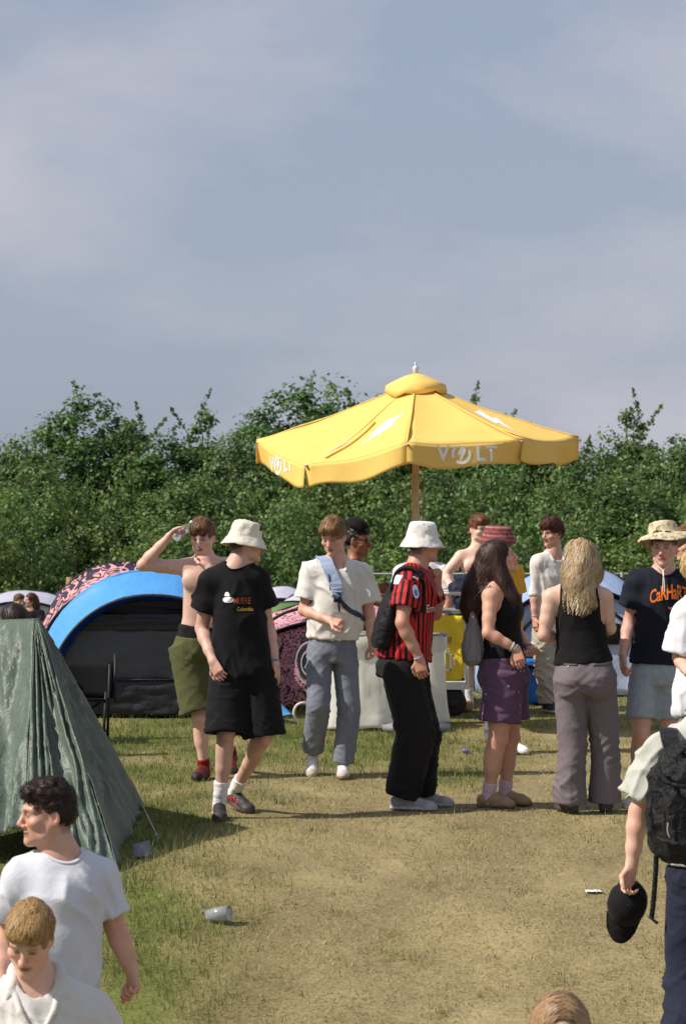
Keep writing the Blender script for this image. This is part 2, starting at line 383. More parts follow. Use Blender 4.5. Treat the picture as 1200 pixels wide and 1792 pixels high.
    def hand(s, v, q, curl=.45, palm=None, spread=.10, size=1.0, thumb=.5, point=None):
        j = s.J; w = j['w'+q]; sg = 1 if q == 'l' else -1
        D = nrm(j['f'+q]-w) if 'f'+q in j else nrm(w-j['e'+q])
        P = -s.e1*sg if palm is None else np.asarray(palm, float)          # palm faces the thigh
        P = nrm(P-D*np.dot(P, D)); S = np.cross(D, P)*sg                   # S points to the thumb side
        sz = size*(.88 if s.fem else .97)
        if np.dot(S, s.ft) < 0 and palm is None: S = -S
        K = w+D*.088*sz
        v.loft(w-D*.015, K, S, [(0, .029*sz, .021*sz), (.45, .039*sz, .019*sz), (1, .043*sz, .015*sz)], k=.015, cap=False)
        for i, (o, ln, r) in enumerate(((.033, .072, .0088), (.0115, .08, .009), (-.0105, .074, .0086), (-.031, .058, .0078))):
            c = curl*(1+.13*i) if point is None else (point[i])
            a = K+S*o*sz*.98-D*.008; dn = nrm(D+S*o*spread*28*.28); pts = [a]; ang = c*.55
            for k_, fr in enumerate((.45, .31, .24)):
                dv = dn*math.cos(ang)+P*math.sin(ang); pts.append(pts[-1]+dv*ln*fr*sz); ang += c*.9
            v.path(pts, [r*1.06*sz, r*sz, r*.94*sz, r*.8*sz], k=.003)
        a = w+D*.028*sz+S*.026*sz; t1 = a+nrm(D*.65+S*.75+P*.35)*.045*sz; t2 = t1+nrm(D*.95+S*.25*(1-thumb)+P*.55*thumb)*.034*sz; t3 = t2+nrm(D*.9+P*.7*thumb-S*.2*thumb)*.024*sz
        v.path([a, t1, t2, t3], [.016*sz, .0125*sz, .0105*sz, .0085*sz], k=.008)
        s.grip = getattr(s, 'grip', {}); s.grip[q] = (K, D, P, S)
    def foot(s, q):
        fw = s.feet[q] if hasattr(s, 'feet') else s.hft; fw = nrm(fw); up = nrm(Z3-fw*fw[2]); return fw, up
    def headsdf(s, v):
        H = s.H; k = s.hs; hp = s.hp
        def E(c, r, kk=.02, op='u', rot=None): v.ell(hp(*c), H if rot is None else rot@H, np.array(r)*k, kk, op)
        def C(a, b, ra, rb, kk=.015, op='u'): v.cone(hp(*a), hp(*b), ra*k, rb*k, kk, op)
        f = .94 if s.fem else 1.0
        E((0, -.014, .036), (.076, .097, .087), .02)                       # skull
        E((0, .026, -.018), (.064*f, .064, .088), .03)                     # face block
        for x in (-1, 1):
            C((x*.054*f, -.002, -.045), (x*.045*f, .02, -.078), .016, .014, .03)   # jaw angle
            C((x*.045*f, .02, -.078), (0, .072, -.103), .016, .015*f, .025)
            E((x*.043, .058, -.028), (.026, .024, .02), .02)               # cheekbone
            C((x*.012, .088, .02), (x*.046, .07, .02), .009, .009, .02)    # brow
            E((x*.031, .092, -.001), (.018, .013, .0105), .010, 's')       # eye socket
            E((x*.031, .0765, -.002), (.0125, .0125, .0115), .004)         # eye
            E((x*.078, -.014, -.012), (.0085, .021, .032), .006, rot=np.array([[.94, x*.34, 0], [-x*.34, .94, 0], [0, 0, 1]]))
            E((x*.084, -.008, -.010), (.004, .011, .018), .004, 's')
            E((x*.014, .096, -.044), (.009, .011, .008), .008)             # nostril wing
        E((0, .045, -.07), (.036, .043, .036), .02)                        # muzzle
        C((0, .088, .008), (0, .111, -.034), .0085, .012, .012)            # nose
        E((0, .0885, -.0655), (.024, .0085, .0062), .005); E((0, .087, -.0785), (.021, .009, .0072), .005)
        E((0, .0985, -.072), (.026, .006, .0018), .003, 's')
        E((0, .079, -.104), (.019, .014, .014), .015)                      # chin
    def skincol(s, V, stubble=0, fade=.5, brow=None):
        c = np.tile(s.skin, (len(V), 1)); q = s.loc(V); x, y, z = np.abs(q[:, 0]), q[:, 1], q[:, 2]
        red = np.array([1.10, .80, .76]); near = (np.linalg.norm(q, axis=1) < .2)
        def mix(c, t, w): return c*(1-w[:, None])+w[:, None]*t
        g = np.exp(-(((x-.045)/.022)**2+((y-.07)/.04)**2+((z+.03)/.022)**2))+.9*np.exp(-((x/.016)**2+((y-.108)/.02)**2+((z+.035)/.02)**2))+.7*np.exp(-(((x-.082)/.02)**2+((y+.012)/.03)**2+((z+.012)/.035)**2))
        c = c*(1+(red-1)*np.clip(g, 0, 1)[:, None]*.8*near[:, None])
        # a warmer tone on hands, elbows and knees
        for k_ in ('wl', 'wr', 'kl', 'kr', 'el', 'er'):
            if k_ in s.J:
                dd = np.linalg.norm(V-(s.handpos(k_[1]) if k_[0] == 'w' else s.J[k_]), axis=1); c = c*(1+(np.array([1.04, .87, .84])-1)*np.exp(-(dd/.07)**2)[:, None])
        if stubble: c = mix(c, s.hairc*.6+s.skin*.3, stubble*(sstep(-.04, -.07, z)*sstep(-.02, .02, y)*near*(z > -.13)))
        sc_ = np.maximum(sstep(-.005, .02, z)*sstep(.03, -.0, y), sstep(.066, .08, z))*near*(z > -.02)
        sc_ = np.maximum(sc_, near*sstep(-.03, -.05, y)*sstep(-.085, -.06, z)*(np.linalg.norm(V-s.J['nk'], axis=1) > .07))
        c = mix(c, s.hairc*.8+s.skin*.15, fade*sc_)
        fr = (y > .05)*near
        lip = np.exp(-((x/.025)**4+((z+.072)/.0125)**4))*fr*(y > .07); c = mix(c, LIP*np.clip(s.skin/np.array(srgb(196, 150, 128)), .4, 1.1), .75*lip)
        mo = np.exp(-((x/.024)**4+((z+.0722)/.0042)**2))*fr*(y > .07); c = mix(c, np.array([.06, .02, .018]), .8*mo)
        br = np.exp(-(((x-.031)/.02)**4+((z-.0185-.06*(.03-x)*0)/.0062)**2))*fr; c = mix(c, s.hairc*.7 if brow is None else np.array(brow), .78*br)
        ey = np.exp(-(((x-.031)/.0145)**4+((z+.001)/.0068)**4))*fr; c = mix(c, np.array([.055, .035, .028]), .85*ey)
        wh = np.exp(-(((x-.031)/.012)**4+((z+.0025)/.0045)**4))*fr*(np.abs(x-.031) > .0048); c = mix(c, np.array([.5, .45, .42]), .5*wh)
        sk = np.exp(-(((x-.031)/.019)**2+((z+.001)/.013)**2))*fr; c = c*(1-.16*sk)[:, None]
        no = np.exp(-(((x-.008)/.005)**2+((z+.0485)/.004)**2))*fr*(y > .09); c = mix(c, s.skin*.25, .7*no)
        return np.clip(c, 0, 1)
    # ---- hair: a mass with uneven surface, and locks laid along it
    def hair(s, shape, flow, n=2200, length=.05, width=.0028, lift=.006, curl=.0, amp=.005, freq=45., wave=0., h=None, seed=1, vary=.45, tip=None, mat_=None, part='hair', droop=0.0, jit=.28, zmax=9.):
        rng = np.random.default_rng(seed); h = h or s.hf*1.3*max(1, s.lod*.8)
        lo, hi = s.hd-.2, s.hd+.2
        if 'lo' in shape: lo = lo+np.array(shape['lo']); hi = hi+np.array(shape['hi'])
        v = Vol(lo, hi, h); hp, k = s.hp, s.hs
        for op, kind, *a in shape['ops']:
            if kind == 'E': v.ell(hp(*a[0]), s.H, np.array(a[1])*k, a[2], op)
            elif kind == 'C': v.cone(hp(*a[0]), hp(*a[1]), a[2]*k, a[3]*k, a[4], op)
            elif kind == 'P': v.cut(hp(*a[0]), np.array(a[1])@s.H)
            elif kind == 'W': v.path([np.asarray(p) for p in a[0]], a[1], a[2], op)
        V, Fc = v.mesh(); Nn = vnormals(V, Fc)
        q = s.loc(V); V = V+Nn*(amp*fbm(q*freq+seed*3.1, 3))[:, None]
        Nn = vnormals(V, Fc); bvh = BVHTree.FromPolygons(V.tolist(), Fc.tolist())
        bc = s.hairc
        cb = bc*(.75+.25*(fbm(q*np.array([90, 60, 25])+5, 2))[:, None])*.8
        mt = mat_ or M_hair
        o = s.t.part(part, V, Fc, mt, col=np.clip(cb, .004, 1))
        area = rng.choice(len(V), n); na = dict(zip(area, noise3(V[area]*9.))); nc_ = dict(zip(area, noise3(V[area]*28.))); LV = []; LF = []; LC = []
        for i in area:
            p = V[i].copy(); nn = Nn[i]; ql = s.loc(p[None])[0]
            if nn[2] < -.7 or ql[2] > zmax: continue
            fl = flow(ql); ln = length*(.55+.9*rng.random())*(fl[1] if isinstance(fl, tuple) else 1)
            fv = (fl[0] if isinstance(fl, tuple) else fl); fv = np.array(fv)@s.H+rng.normal(size=3)*jit
            seg = 5 if (wave or length > .08) else 3; st = ln/seg; w = width*(.6+.8*rng.random()); ph = rng.random()*1.5+na[i]*9
            cc = np.clip(bc*(1+vary*(.45*rng.normal()+.9*nc_[i]))*(1+.25*rng.random()), bc*.3, 1)
            if tip is not None and rng.random() < .75: cc2 = np.array(srgb(*tip))*(.7+.5*rng.random())
            else: cc2 = cc
            row = []; p = p+nn*.0015
            for m in range(seg+1):
                t = m/seg; ww = w*(1-.75*t*t); dv = nrm(fv-nn*np.dot(fv, nn)); sd = np.cross(dv, nn)
                off = sd*wave*math.sin(ph+t*9)+nn*(lift*math.sin(min(1, t*1.2)*2.2)+wave*.6*math.cos(ph+t*9)+.002)
                row.append((p+off-sd*ww*.5, p+off+sd*ww*.5))
                p = p+dv*st+nn*curl*st
                if droop: p = p-Z3*droop*st
                r = bvh.find_nearest(p.tolist())
                if r[0] is not None: nn2 = np.array(r[1]); p = np.array(r[0])+nn2*.001; nn = nrm(nn*.4+nn2*.6)
            b = len(LV)
            for m, (a_, b_) in enumerate(row):
                LV += [a_, b_]; t = m/seg; LC += [cc*(1-t)+cc2*t]*2
                if m: LF.append((b+2*m-2, b+2*m-1, b+2*m+1, b+2*m))
        s.t.part('locks', np.array(LV), np.array(LF), mt, parent=o, col=np.clip(np.array(LC), .003, 1))
        return o
    def loose_hair(s, parent, n, back, L, seed=1, amp=.010, cyc=4.0, width=.004, ang=1.3, tip=None, spread=.35, away=.05, vary=.5, z0=(.0, .12)):
        rng = np.random.default_rng(seed); LV = []; LF = []; LC = []; seg = 16; bk = nrm(back); lat = nrm(np.cross(bk, Z3)); k = s.hs
        for _ in range(n):
            a = (rng.random()*2-1)*ang; zz = (z0[0]+(z0[1]-z0[0])*rng.random())*k; ln = (L[0]+(L[1]-L[0])*rng.random())*(.78+.22*math.cos(a)); rr = math.sqrt(max(.05, 1-(max(0, zz-.03)/.1)**2))
            x0, y0 = .088*k*math.sin(a)*rr, (.01+.104*k*math.cos(a))*rr; ph = round(a*5)*1.9+rng.random()*.9; am = amp*(.6+.8*rng.random()); w = width*(.5+rng.random()); lay = .012*rng.random()
            c1 = np.clip(s.hairc*(1+vary*rng.normal()*.5), s.hairc*.35, 1); c2 = np.array(srgb(*tip))*(.75+.4*rng.random()) if tip is not None and rng.random() < .7 else c1; b = len(LV)
            for m in range(seg+1):
                t = m/seg; fall = t; rnd = math.sin(min(1, t*3)*math.pi/2)
                X = x0*(1+spread*t)+(.0+.088*k*math.sin(a)-x0)*rnd+am*math.sin(6.283*cyc*t+ph)*min(1, t*3); Y = y0+((.01+.104*k*math.cos(a))-y0)*rnd+away*t+lay+am*.7*math.cos(6.283*cyc*t+ph)*min(1, t*3)
                P = s.hd+lat*X+bk*Y+Z3*(zz-ln*fall); o = nrm(lat*math.sin(a)+bk*math.cos(a)); sd = np.cross(o, Z3); ww = w*(1-.7*t**3)*.5
                LV += [P-sd*ww+o*.002*math.sin(m), P+sd*ww]; LC += [c1*(1-t)+c2*t]*2
                if m: LF.append((b+2*m-2, b+2*m-1, b+2*m+1, b+2*m))
        s.t.part('loose_strands', np.array(LV), np.array(LF), M_hair, parent=parent, col=np.clip(np.array(LC), .003, 1))
    # ---- clothes
    def finish(s, name, v, m, disp=None, it=1, label=None, colf=None, flf=None):
        V, Fc = v.mesh(); V = relax(V, Fc, it, .5)
        if disp:
            Nn = vnormals(V, Fc); V = V+Nn*disp(V)[:, None]; V = relax(V, Fc, 1, .12)
        kw = {}
        if colf: kw['col'] = colf(V)
        if flf: kw['fl'] = flf(V)
        o = s.t.part(name, V, Fc, m, label=label, **kw); o['_n'] = len(V); del o['_n']
        s.bvh = getattr(s, 'bvh', {}); s.bvh[name] = BVHTree.FromPolygons(V.tolist(), Fc.tolist()); return o
    def folds(s, amp=.009, slant=0.5, seed=0, hem=.006, hz=None, fx=8., fz=1.5):
        e1, ft = s.e1, s.ft; o = s.J['pe']
        def f(V):
            p = V-o; x, y, z = p@e1, p@ft, p[:, 2]; wv = noise3(p*3.5+seed)*.08; out = 0
            for i, (sl, f1, f2, wt) in enumerate(((slant, fx, fz, 1.), (-slant*.9, fx*.85, fz, .9), (.12, fx*1.25, fz*.8, .5), (2.6, 3.2, 8.0, .8))):
                if i < 3: q = np.stack([(x+sl*z+wv)*f1, y*f1*.8+i*7, (z-sl*x)*f2+seed], 1)
                else: q = np.stack([x*f1, y*f1+3, (z+wv*1.5+.35*x)*14+seed], 1)
                r = np.clip(1-np.abs(noise3(q+i*3.7))*2.6, 0, 1)**2; mk = sstep(-.15, .35, noise3(p*3.1+i*11.3+seed*1.7))
                if i == 3: mk = mk*(.25+np.exp(-((z-.06)/.13)**2))
                out = out+wt*r*mk
            return amp*(1.35*out-.35)+.6*amp*noise3(p*7+seed)
        return f
    def tshirt(s, m, name='t_shirt', hem=0.0, aw=.20, bw=.145, ah=None, bh=None, sl=(.62, .62), sr=(.082, .088), neck=.018, amp=.009, seed=0, slant=.5, h=.009, label=None, arms=('l', 'r'), chest=None, drop=.0, vneck=0.0, flf=None, sag=0.0, belly=0., colf=None, off=0.0, rib=True):
        j = s.J; hw = np.linalg.norm(j['sl']-j['sr'])/2; ah = ah or aw*1.03; bh = bh or bw*1.0; chest = chest or hw*.97
        p0 = s.spine(hem); p1 = j['nk']; up = nrm(p1-p0)
        keys = ['nk', 'sl', 'sr', 'pe']+['e'+q for q in arms]; lo, hi = s.bounds(keys, .27)
        for q, f_ in zip(('l', 'r'), sl):
            if f_ > 1.0 and q in arms: lo = np.minimum(lo, j['w'+q]-.1); hi = np.maximum(hi, j['w'+q]+.1)
        v = Vol(lo, hi, h*s.lod)
        st = [(0, ah, bh, 0, off), (.3, aw, bw+belly, 0, off), (.55, aw*.5+chest*.5, bw+belly*.5, 0, off*.6), (.74, chest, .137, 0, .008), (.88, chest*.96, .115), (.96, chest*.72, .09), (1.0, .10, .075)]
        v.loft(p0, p1, s.e1, st, k=0)
        for q, f_ in zip(('l', 'r'), sl):
            sg = 1 if q == 'l' else -1; sh = j['s'+q]
            v.cone(p1-up*.015+s.e1*sg*.04, sh+Z3*.006, .06, .064, k=.05)
            v.cone(s.spine(.86)+s.e1*sg*.07, sh, .084, .07, k=.04)
            if q not in arms: continue
            el, wr = j['e'+q], j['w'+q]
            if f_ <= 1: path = [sh, sh+(el-sh)*f_]
            else: path = [sh, el, el+(wr-el)*(f_-1)]
            a, b = path[-2], path[-1]; D = nrm(b-a)
            if len(path) == 3: v.cone(sh, el, sr[0], sr[1]*.95, k=.03)
            r0 = sr[0] if len(path) == 2 else sr[1]*.95
            if len(path) == 2: v.cone(sh-Z3*.004, sh+(b-sh)*.6, max(.07, sr[0]*.86), sr[0]+(sr[1]-sr[0])*.6, k=.045)
            v.loft(a+(b-a)*.5, b, nrm(np.cross(D, s.ft+.01)), [(0, (r0+sr[1])/2*.985, (r0+sr[1])/2*.985), (1, sr[1], sr[1])], k=.006)
            if len(path) == 3: v.cone(a, a+(b-a)*.55, r0, (r0+sr[1])/2*.985, k=.02)
            v.loft(b-D*.05, b+D*.03, nrm(np.cross(D, s.ft+.01)), [(0, sr[1]-.022, sr[1]-.022), (1, sr[1]-.017, sr[1]-.017)], k=0, op='s')
        nb = s.hp(0, -.028, -.055); nr = (.047 if s.fem else .056)+neck
        v.cone(p1-up*.03, nb+(nb-p1)*.3, nr, nr+.012, k=.008, op='s')
        v.ell(p1+s.ft*(.05)+Z3*.012-Z3*vneck*.5, np.stack([s.e1, s.ft, Z3]), (nr*.85, .05, .03+vneck), k=.008, op='s')
        v.loft(p0-up*.03, p0+up*.05, s.e1, [(0, ah-.018, bh-.018, 0, off), (1, ah-.024, bh-.024, 0, off)], k=0, op='s')
        fo = s.folds(amp, slant, seed)
        def disp(V):
            dn = np.linalg.norm(V-p1, axis=1); return fo(V)*sstep(.06, .2, dn)
        o = s.finish(name, v, m, disp, label=label, flf=flf, colf=colf)
        if not vneck and rib:                                       # ribbed neckband
            w = nrm(nb-p1); a_ = nrm(s.e1-w*np.dot(s.e1, w)); b_ = np.cross(w, a_); ring = []
            for g in np.linspace(0, 2*math.pi, 29):
                q = p1+(a_*math.cos(g)+b_*math.sin(g))*(nr+.012)+w*.14; h_ = s.bvh[name].ray_cast(q.tolist(), (-w).tolist(), .3)
                if h_[0] is not None: ring.append(np.array(h_[0])+w*.0015)
            if len(ring) > 24:
                for _ in range(2): ring = [(ring[i-1 if i else -2]+2*ring[i]+ring[(i+1) if i < len(ring)-1 else 1])/4 for i in range(len(ring))]
                mb = MB(); mb.tube(ring, .009, 6, cap=False, flat=.55); s.t.part('neckband', mb.V, mb.F, rib if rib is not True else m, parent=o)
        return o
    def legsfolds(s, amp=.008, seed=0, stack=1.0):
        j = s.J
        def f(V):
            o = j['pe']; p = V-o; x, y, z = p@s.hip, p@s.hft, p[:, 2]; wv = noise3(p*4+seed)*.07
            zk = (j['kl'][2]+j['kr'][2])/2-o[2]; za = (j['al'][2]+j['ar'][2])/2-o[2]
            we = .3+.9*np.exp(-((z-zk)/.13)**2)+stack*1.3*np.exp(-((z-za-.07)/.11)**2)+.9*np.exp(-((z+.05)/.10)**2); out = 0
            for i, (sl, fa, fb, wt) in enumerate(((.8, 4., 13., 1.), (-.9, 4., 12., 1.), (.15, 3., 17., .6))):
                r = np.clip(1-np.abs(noise3(np.stack([x*fa+i*5, y*fa+seed, (z+sl*x+wv)*fb], 1)))*2.5, 0, 1)**2
                out = out+wt*r*sstep(-.2, .3, noise3(p*3.3+i*9.1+seed))*we
            r2 = np.clip(1-np.abs(noise3(np.stack([x*10+seed, y*10, z*1.3+wv*4], 1)))*2.4, 0, 1)**2
            return amp*(1.3*out+.75*r2*sstep(-.2, .3, noise3(p*2.7+seed+4))-.3)+.5*amp*noise3(p*6+seed)
        return f
    def trousers(s, m, name='trousers', waist=.2, len_=1.0, rt=.098, rk=.085, ra=.085, ww=(.165, .12), hips=(.18, .135), glutes=0, crotch=-.13, amp=.008, seed=0, h=.0098, stack=1.0, label=None, split=0., legs=('l', 'r'), seat=-.012, flf=None, colf=None):
        # len_: 1 to the ankle; below 0.6 a pair of shorts (fraction of hip-ankle path)
        j = s.J; keys = ['pe', 'hl', 'hr', 'kl', 'kr']+(['al', 'ar'] if len_ > .55 else []); lo, hi = s.bounds(keys, .26)
        v = Vol(lo, hi, h*s.lod); tp = s.spine(waist); up = nrm(tp-j['pe'])
        v.loft(j['pe']-up*.06, tp, s.hip, [(0, hips[0]*.85, hips[1]*.9, 0, seat), (.35, hips[0], hips[1], 0, seat), (1, ww[0], ww[1], 0, 0)], k=0)
        ends = []
        if glutes:
            for sg in (1, -1): v.ell(j['pe']+s.hip*sg*.085-s.hft*.085-Z3*.015, np.stack([s.hip, s.hft, Z3]), (.09, .085*glutes, .115), k=.05)
        for q in legs:
            h_, kn, an = j['h'+q], j['k'+q], j['a'+q]
            if len_ <= .55:
                b = h_+(kn-h_)*(len_/.5); ends.append((h_, b, ra))
                v.loft(h_+(h_-b)*.1, b, s.hip, [(0, rt, rt*1.05), (.5, (rt+ra)/2, (rt+ra)/2), (1, ra, ra)], k=.03)
            else:
                v.cone(h_, kn, rt, rk, k=.018); b = kn+(an-kn)*((len_-.5)/.5); ends.append((kn, b, ra))
                v.loft(kn, b, s.hip, [(-.1, rk, rk), (.15, rk, rk), (.6, (rk+ra)/2, (rk+ra)/2*1.02), (1, ra, ra*1.05)], k=.006)
        for a, b, r in ends:
            D = nrm(b-a); v.loft(b-D*.05, b+D*.03, s.hip, [(0, r-.024, r-.024), (1, r-.018, r-.018)], k=0, op='s')
        return s.finish(name, v, m, s.legsfolds(amp, seed, stack), label=label, flf=flf, colf=colf)
    def shoe(s, q, m, colf, ln=.285, wd=.05, low=True, sock=None, sockh=.1, h=.0072, label=None, wob=0.002, name='shoe', collar=.045):
        an = s.J['a'+q]; fw, up = s.foot(q); h = h*s.lod; sd = np.cross(fw, up); Rm = np.stack([sd, fw, up])
        b = an-up*.082; P = lambda x, y, z: b+sd*x+fw*y+up*z
        pts = np.array([P(x, y, z) for x in (-.07, .07) for y in (-.1, ln-.04) for z in (-.01, .16)]); v = Vol(pts.min(0)-.02, pts.max(0)+.02, h)
        hl = -.075; tp = hl+ln
        v.loft(P(0, hl, .012), P(0, tp, .012), sd, [(0, .022, .013), (.06, wd*.66, .014), (.3, wd*.74, .014), (.7, wd*1.02, .014), (.9, wd*.78, .014), (1, wd*.3, .012)], k=0)   # sole
        v.path([P(0, hl+.035, .05), P(0, .04, .055), P(0, .11, .042), P(.0, tp-.045, .034)], [.037, .038, .034, .024], k=.02)
        v.ell(P(0, tp-.06, .03), Rm, (wd*.92, .055, .03), k=.02)
        v.cone(P(0, -.012, .05), P(0, -.004, .05+collar), .036, .037, k=.02)
        v.cone(P(0, -.002, .05+collar+.022), P(0, 0, .05+collar+.08), .031, .036, k=.004, op='s')
        v.cut(P(0, 0, 0), -up)
        V, Fc = v.mesh(); V = relax(V, Fc, 1, .4); Nn = vnormals(V, Fc); q_ = (V-b)@Rm.T; V = V+Nn*(wob*fbm(q_*40, 2))[:, None]
        o = s.t.part(name, V, Fc, m, label=label, col=np.clip(colf(q_, ln), 0, 1))
        if sock is not None:
            kn = s.J['k'+q]; T = nrm(kn-an); v = Vol(an-.15, an+np.maximum(T*sockh, 0)+.13, h)
            v.path([an-T*.045+fw*.01, an, an+T*sockh*.5, an+T*sockh], [.042, .041, .043, .047], k=.01)
            v.cut(an+T*sockh, T)
            V, Fc = v.mesh(); Nn = vnormals(V, Fc); z = (V-an)@T; V = V+Nn*(.0007*np.sin(z*200+noise3(V*20)*3)+.003*noise3(V*np.array([18, 18, 30])))[:, None]
            s.t.part('sock', V, Fc, sock)
        return o
    # ---- flat print laid on a garment by casting it along a direction
    def lay(s, V, Fc, on, c, ex, ey, dr, off=.003):
        bv = s.bvh[on]; out = []
        for x, y in np.asarray(V)[:, :2]:
            p = np.asarray(c)+np.asarray(ex)*x+np.asarray(ey)*y-np.asarray(dr)*.4; hit = bv.ray_cast(p.tolist(), list(dr), 1.0)
            out.append(np.array(hit[0])-np.asarray(dr)*off if hit[0] is not None else None)
        ok = [o is not None for o in out]; Fc = [f for f in Fc if all(ok[i] for i in f)]
        return np.array([o if o is not None else np.zeros(3) for o in out]), Fc
def cluster(V, Fc, cell):                    # merge vertices that share a cell (cell 0 keeps them)
    key = np.empty((len(V), 4), np.int64); m = cell > 0; cs = np.where(m, cell, 1)
    key[:, :3] = np.floor(V/cs[:, None]); key[:, 3] = np.round(cs*1e5); key[~m, :3] = 0; key[~m, 3] = -1-np.arange((~m).sum())
    _, inv = np.unique(key, axis=0, return_inverse=True); inv = inv.ravel(); n = inv.max()+1
    S = np.zeros((n, 3)); c = np.bincount(inv, minlength=n)
    for a in range(3): S[:, a] = np.bincount(inv, V[:, a], n)
    V = S/c[:, None]; Fc = inv[Fc]; out = []
    eq = np.stack([Fc[:, i] == Fc[:, (i+1) % 4] for i in range(4)], 1); k = eq.sum(1); dg = (Fc[:, 0] == Fc[:, 2]) | (Fc[:, 1] == Fc[:, 3])
    out += [tuple(f) for f in Fc[(k == 0) & ~dg].tolist()]
    seen = set()
    for f, e in zip(Fc[(k == 1) & ~dg].tolist(), eq[(k == 1) & ~dg].tolist()):
        i = e.index(True); out.append(tuple(f[q] for q in range(4) if q != i))
    return V, out
def clean(V, Fc):
    used = sorted({i for f in Fc for i in f}); mp = {a: b for b, a in enumerate(used)}
    return np.asarray(V)[used], [tuple(mp[i] for i in f) for f in Fc]
def flat_shape(polys, step=.012):          # polygons (x, y) -> finely cut flat mesh
    bm = bmesh.new()
    for pl in polys: bm.faces.new([bm.verts.new((x, y, 0)) for x, y in pl])
    return _cut(bm, step)
def _cut(bm, step):
    bmesh.ops.triangulate(bm, faces=bm.faces[:])
    for _ in range(6):
        es = [e for e in bm.edges if e.calc_length() > step]
        if not es: break
        bmesh.ops.subdivide_edges(bm, edges=es, cuts=1); bmesh.ops.triangulate(bm, faces=[f for f in bm.faces if len(f.verts) > 3])
    bm.verts.ensure_lookup_table(); bm.verts.index_update(); V = np.array([v.co[:] for v in bm.verts]); Fc = [tuple(v.index for v in f.verts) for f in bm.faces]; bm.free(); return V, Fc
def text_shape(txt, size, bold=0.0, step=.012, sx=1.0, space=1.0):
    cu = bpy.data.curves.new('lettering', 'FONT'); cu.body = txt; cu.size = size; cu.offset = bold*size; cu.align_x = 'CENTER'; cu.align_y = 'CENTER'; cu.resolution_u = 3; cu.space_character = space
    o = bpy.data.objects.new('lettering', cu); link(o); bpy.context.view_layer.update()
    me = bpy.data.meshes.new_from_object(o.evaluated_get(bpy.context.evaluated_depsgraph_get())); bm = bmesh.new(); bm.from_mesh(me)
    bpy.data.objects.remove(o); bpy.data.curves.remove(cu); bpy.data.meshes.remove(me)
    for v_ in bm.verts: v_.co.x *= sx; v_.co.z = 0
    bmesh.ops.remove_doubles(bm, verts=bm.verts[:], dist=1e-5)
    return _cut(bm, step)
# ------------------------------------------------------------------ shared materials for people
M_skin = mat('skin', attr=True, rough=.46, var=.13, vscale=22, bump=.35, bscale=220, sss=.08, spec=.42)
M_hair = mat('hair', attr=True, rough=.5, var=.12, vscale=90, spec=.35)
M_shoe = mat('shoe_leather', attr=True, rough=.6, var=.12, vscale=40, bump=.3, bscale=150)
M_sockw = fabric('white_sock_knit', srgb(225, 222, 220))
def flat_shoe(up, sole, toe=None, accent=None, lace=None):
    up, sole = np.array(srgb(*up)), np.array(srgb(*sole))
    def f(q, ln):
        c = np.tile(up, (len(q), 1)); x, y, z = np.abs(q[:, 0]), q[:, 1], q[:, 2]
        if toe is not None: c[(y > ln*.58)] = srgb(*toe)
        if accent is not None:
            w = (z > .022) & (z < .065) & (y > -.03) & (y < .11) & (np.mod(y+z*.8, .034) < .014) & (x > .02); c[w] = srgb(*accent)
        if lace is not None:
            w = (x < .018) & (y > .03) & (y < .15) & (z > .045) & (np.mod(y, .016) < .009); c[w] = srgb(*lace)
        c[z < .024] = sole; return c
    return f
SKULL = ('u', 'E', (0, -.014, .036), (.082, .103, .093), .0)
def short_hair(top=.016, fringe=.02, back=-.055, side=.012, hl=.062, puff=0.0):
    # mass over the skull: longer on top, shaved close at sides, a fringe over the brow
    return dict(ops=[('u', 'E', (0, -.016, .038), (.0765+side*.45, .098+side*.5, .089+top*.6), .0),
        ('u', 'E', (0, .012, .083), (.066+puff, .082, .037+top), .03), ('u', 'C', (-.035, .075, .088-fringe*.3), (.035, .075, .088-fringe*.3), .02+fringe*.35, .02+fringe*.35, .02),
        ('s', 'E', (0, .105, -.03-fringe*.2), (.066, .07, .085-fringe*.25+(hl-.062)), .012), ('s', 'E', (0, .02, -.075), (.12, .06, .075), .01), ('s', 'C', (-.1, .012, -.012), (.1, .012, -.012), .022, .022, .012),
        ('u', 'E', (0, -.06, -.0), (.066, .05, .05), .02), ('s', 'E', (0, .0, back-.075), (.13, .13, .075), .012)])
def fwd(q): return np.array([q[0]*3, .9, .15-1.1*(q[1] > .03)-1.6*(abs(q[0]) > .06)])
M_black = fabric('black_cotton', srgb(16, 15, 17))
def strap(pts, w, t, nrmls):                # a flat band through points with given surface normals
    V = []; m = len(pts)
    for i in range(m):
        d = nrm(pts[min(i+1, m-1)]-pts[max(i-1, 0)]); n = nrm(nrmls[i]-d*np.dot(nrmls[i], d)); sd = np.cross(d, n)
        for a, b in ((-1, 0), (1, 0), (1, 1), (-1, 1)): V.append(pts[i]+sd*a*w/2+n*b*t)
    Fc = [(i*4+k, i*4+(k+1) % 4, i*4+4+(k+1) % 4, i*4+4+k) for i in range(m-1) for k in range(4)]+[(0, 3, 2, 1), ((m-1)*4, (m-1)*4+1, (m-1)*4+2, (m-1)*4+3)]
    return np.array(V), Fc
def smooth_path(pts, n=24):
    pts = np.array(pts, float); m = len(pts); t = np.linspace(0, m-1, n); out = []
    for x in t:
        i = min(int(x), m-2); f = x-i; p0, p1, p2, p3 = pts[max(i-1, 0)], pts[i], pts[i+1], pts[min(i+2, m-1)]
        out.append(.5*((2*p1)+(-p0+p2)*f+(2*p0-5*p1+4*p2-p3)*f*f+(-p0+3*p1-3*p2+p3)*f**3))
    return np.array(out)
def plain(name, col, rough=.7, **kw): return mat(name, srgb(*col), rough, var=.05, **kw)
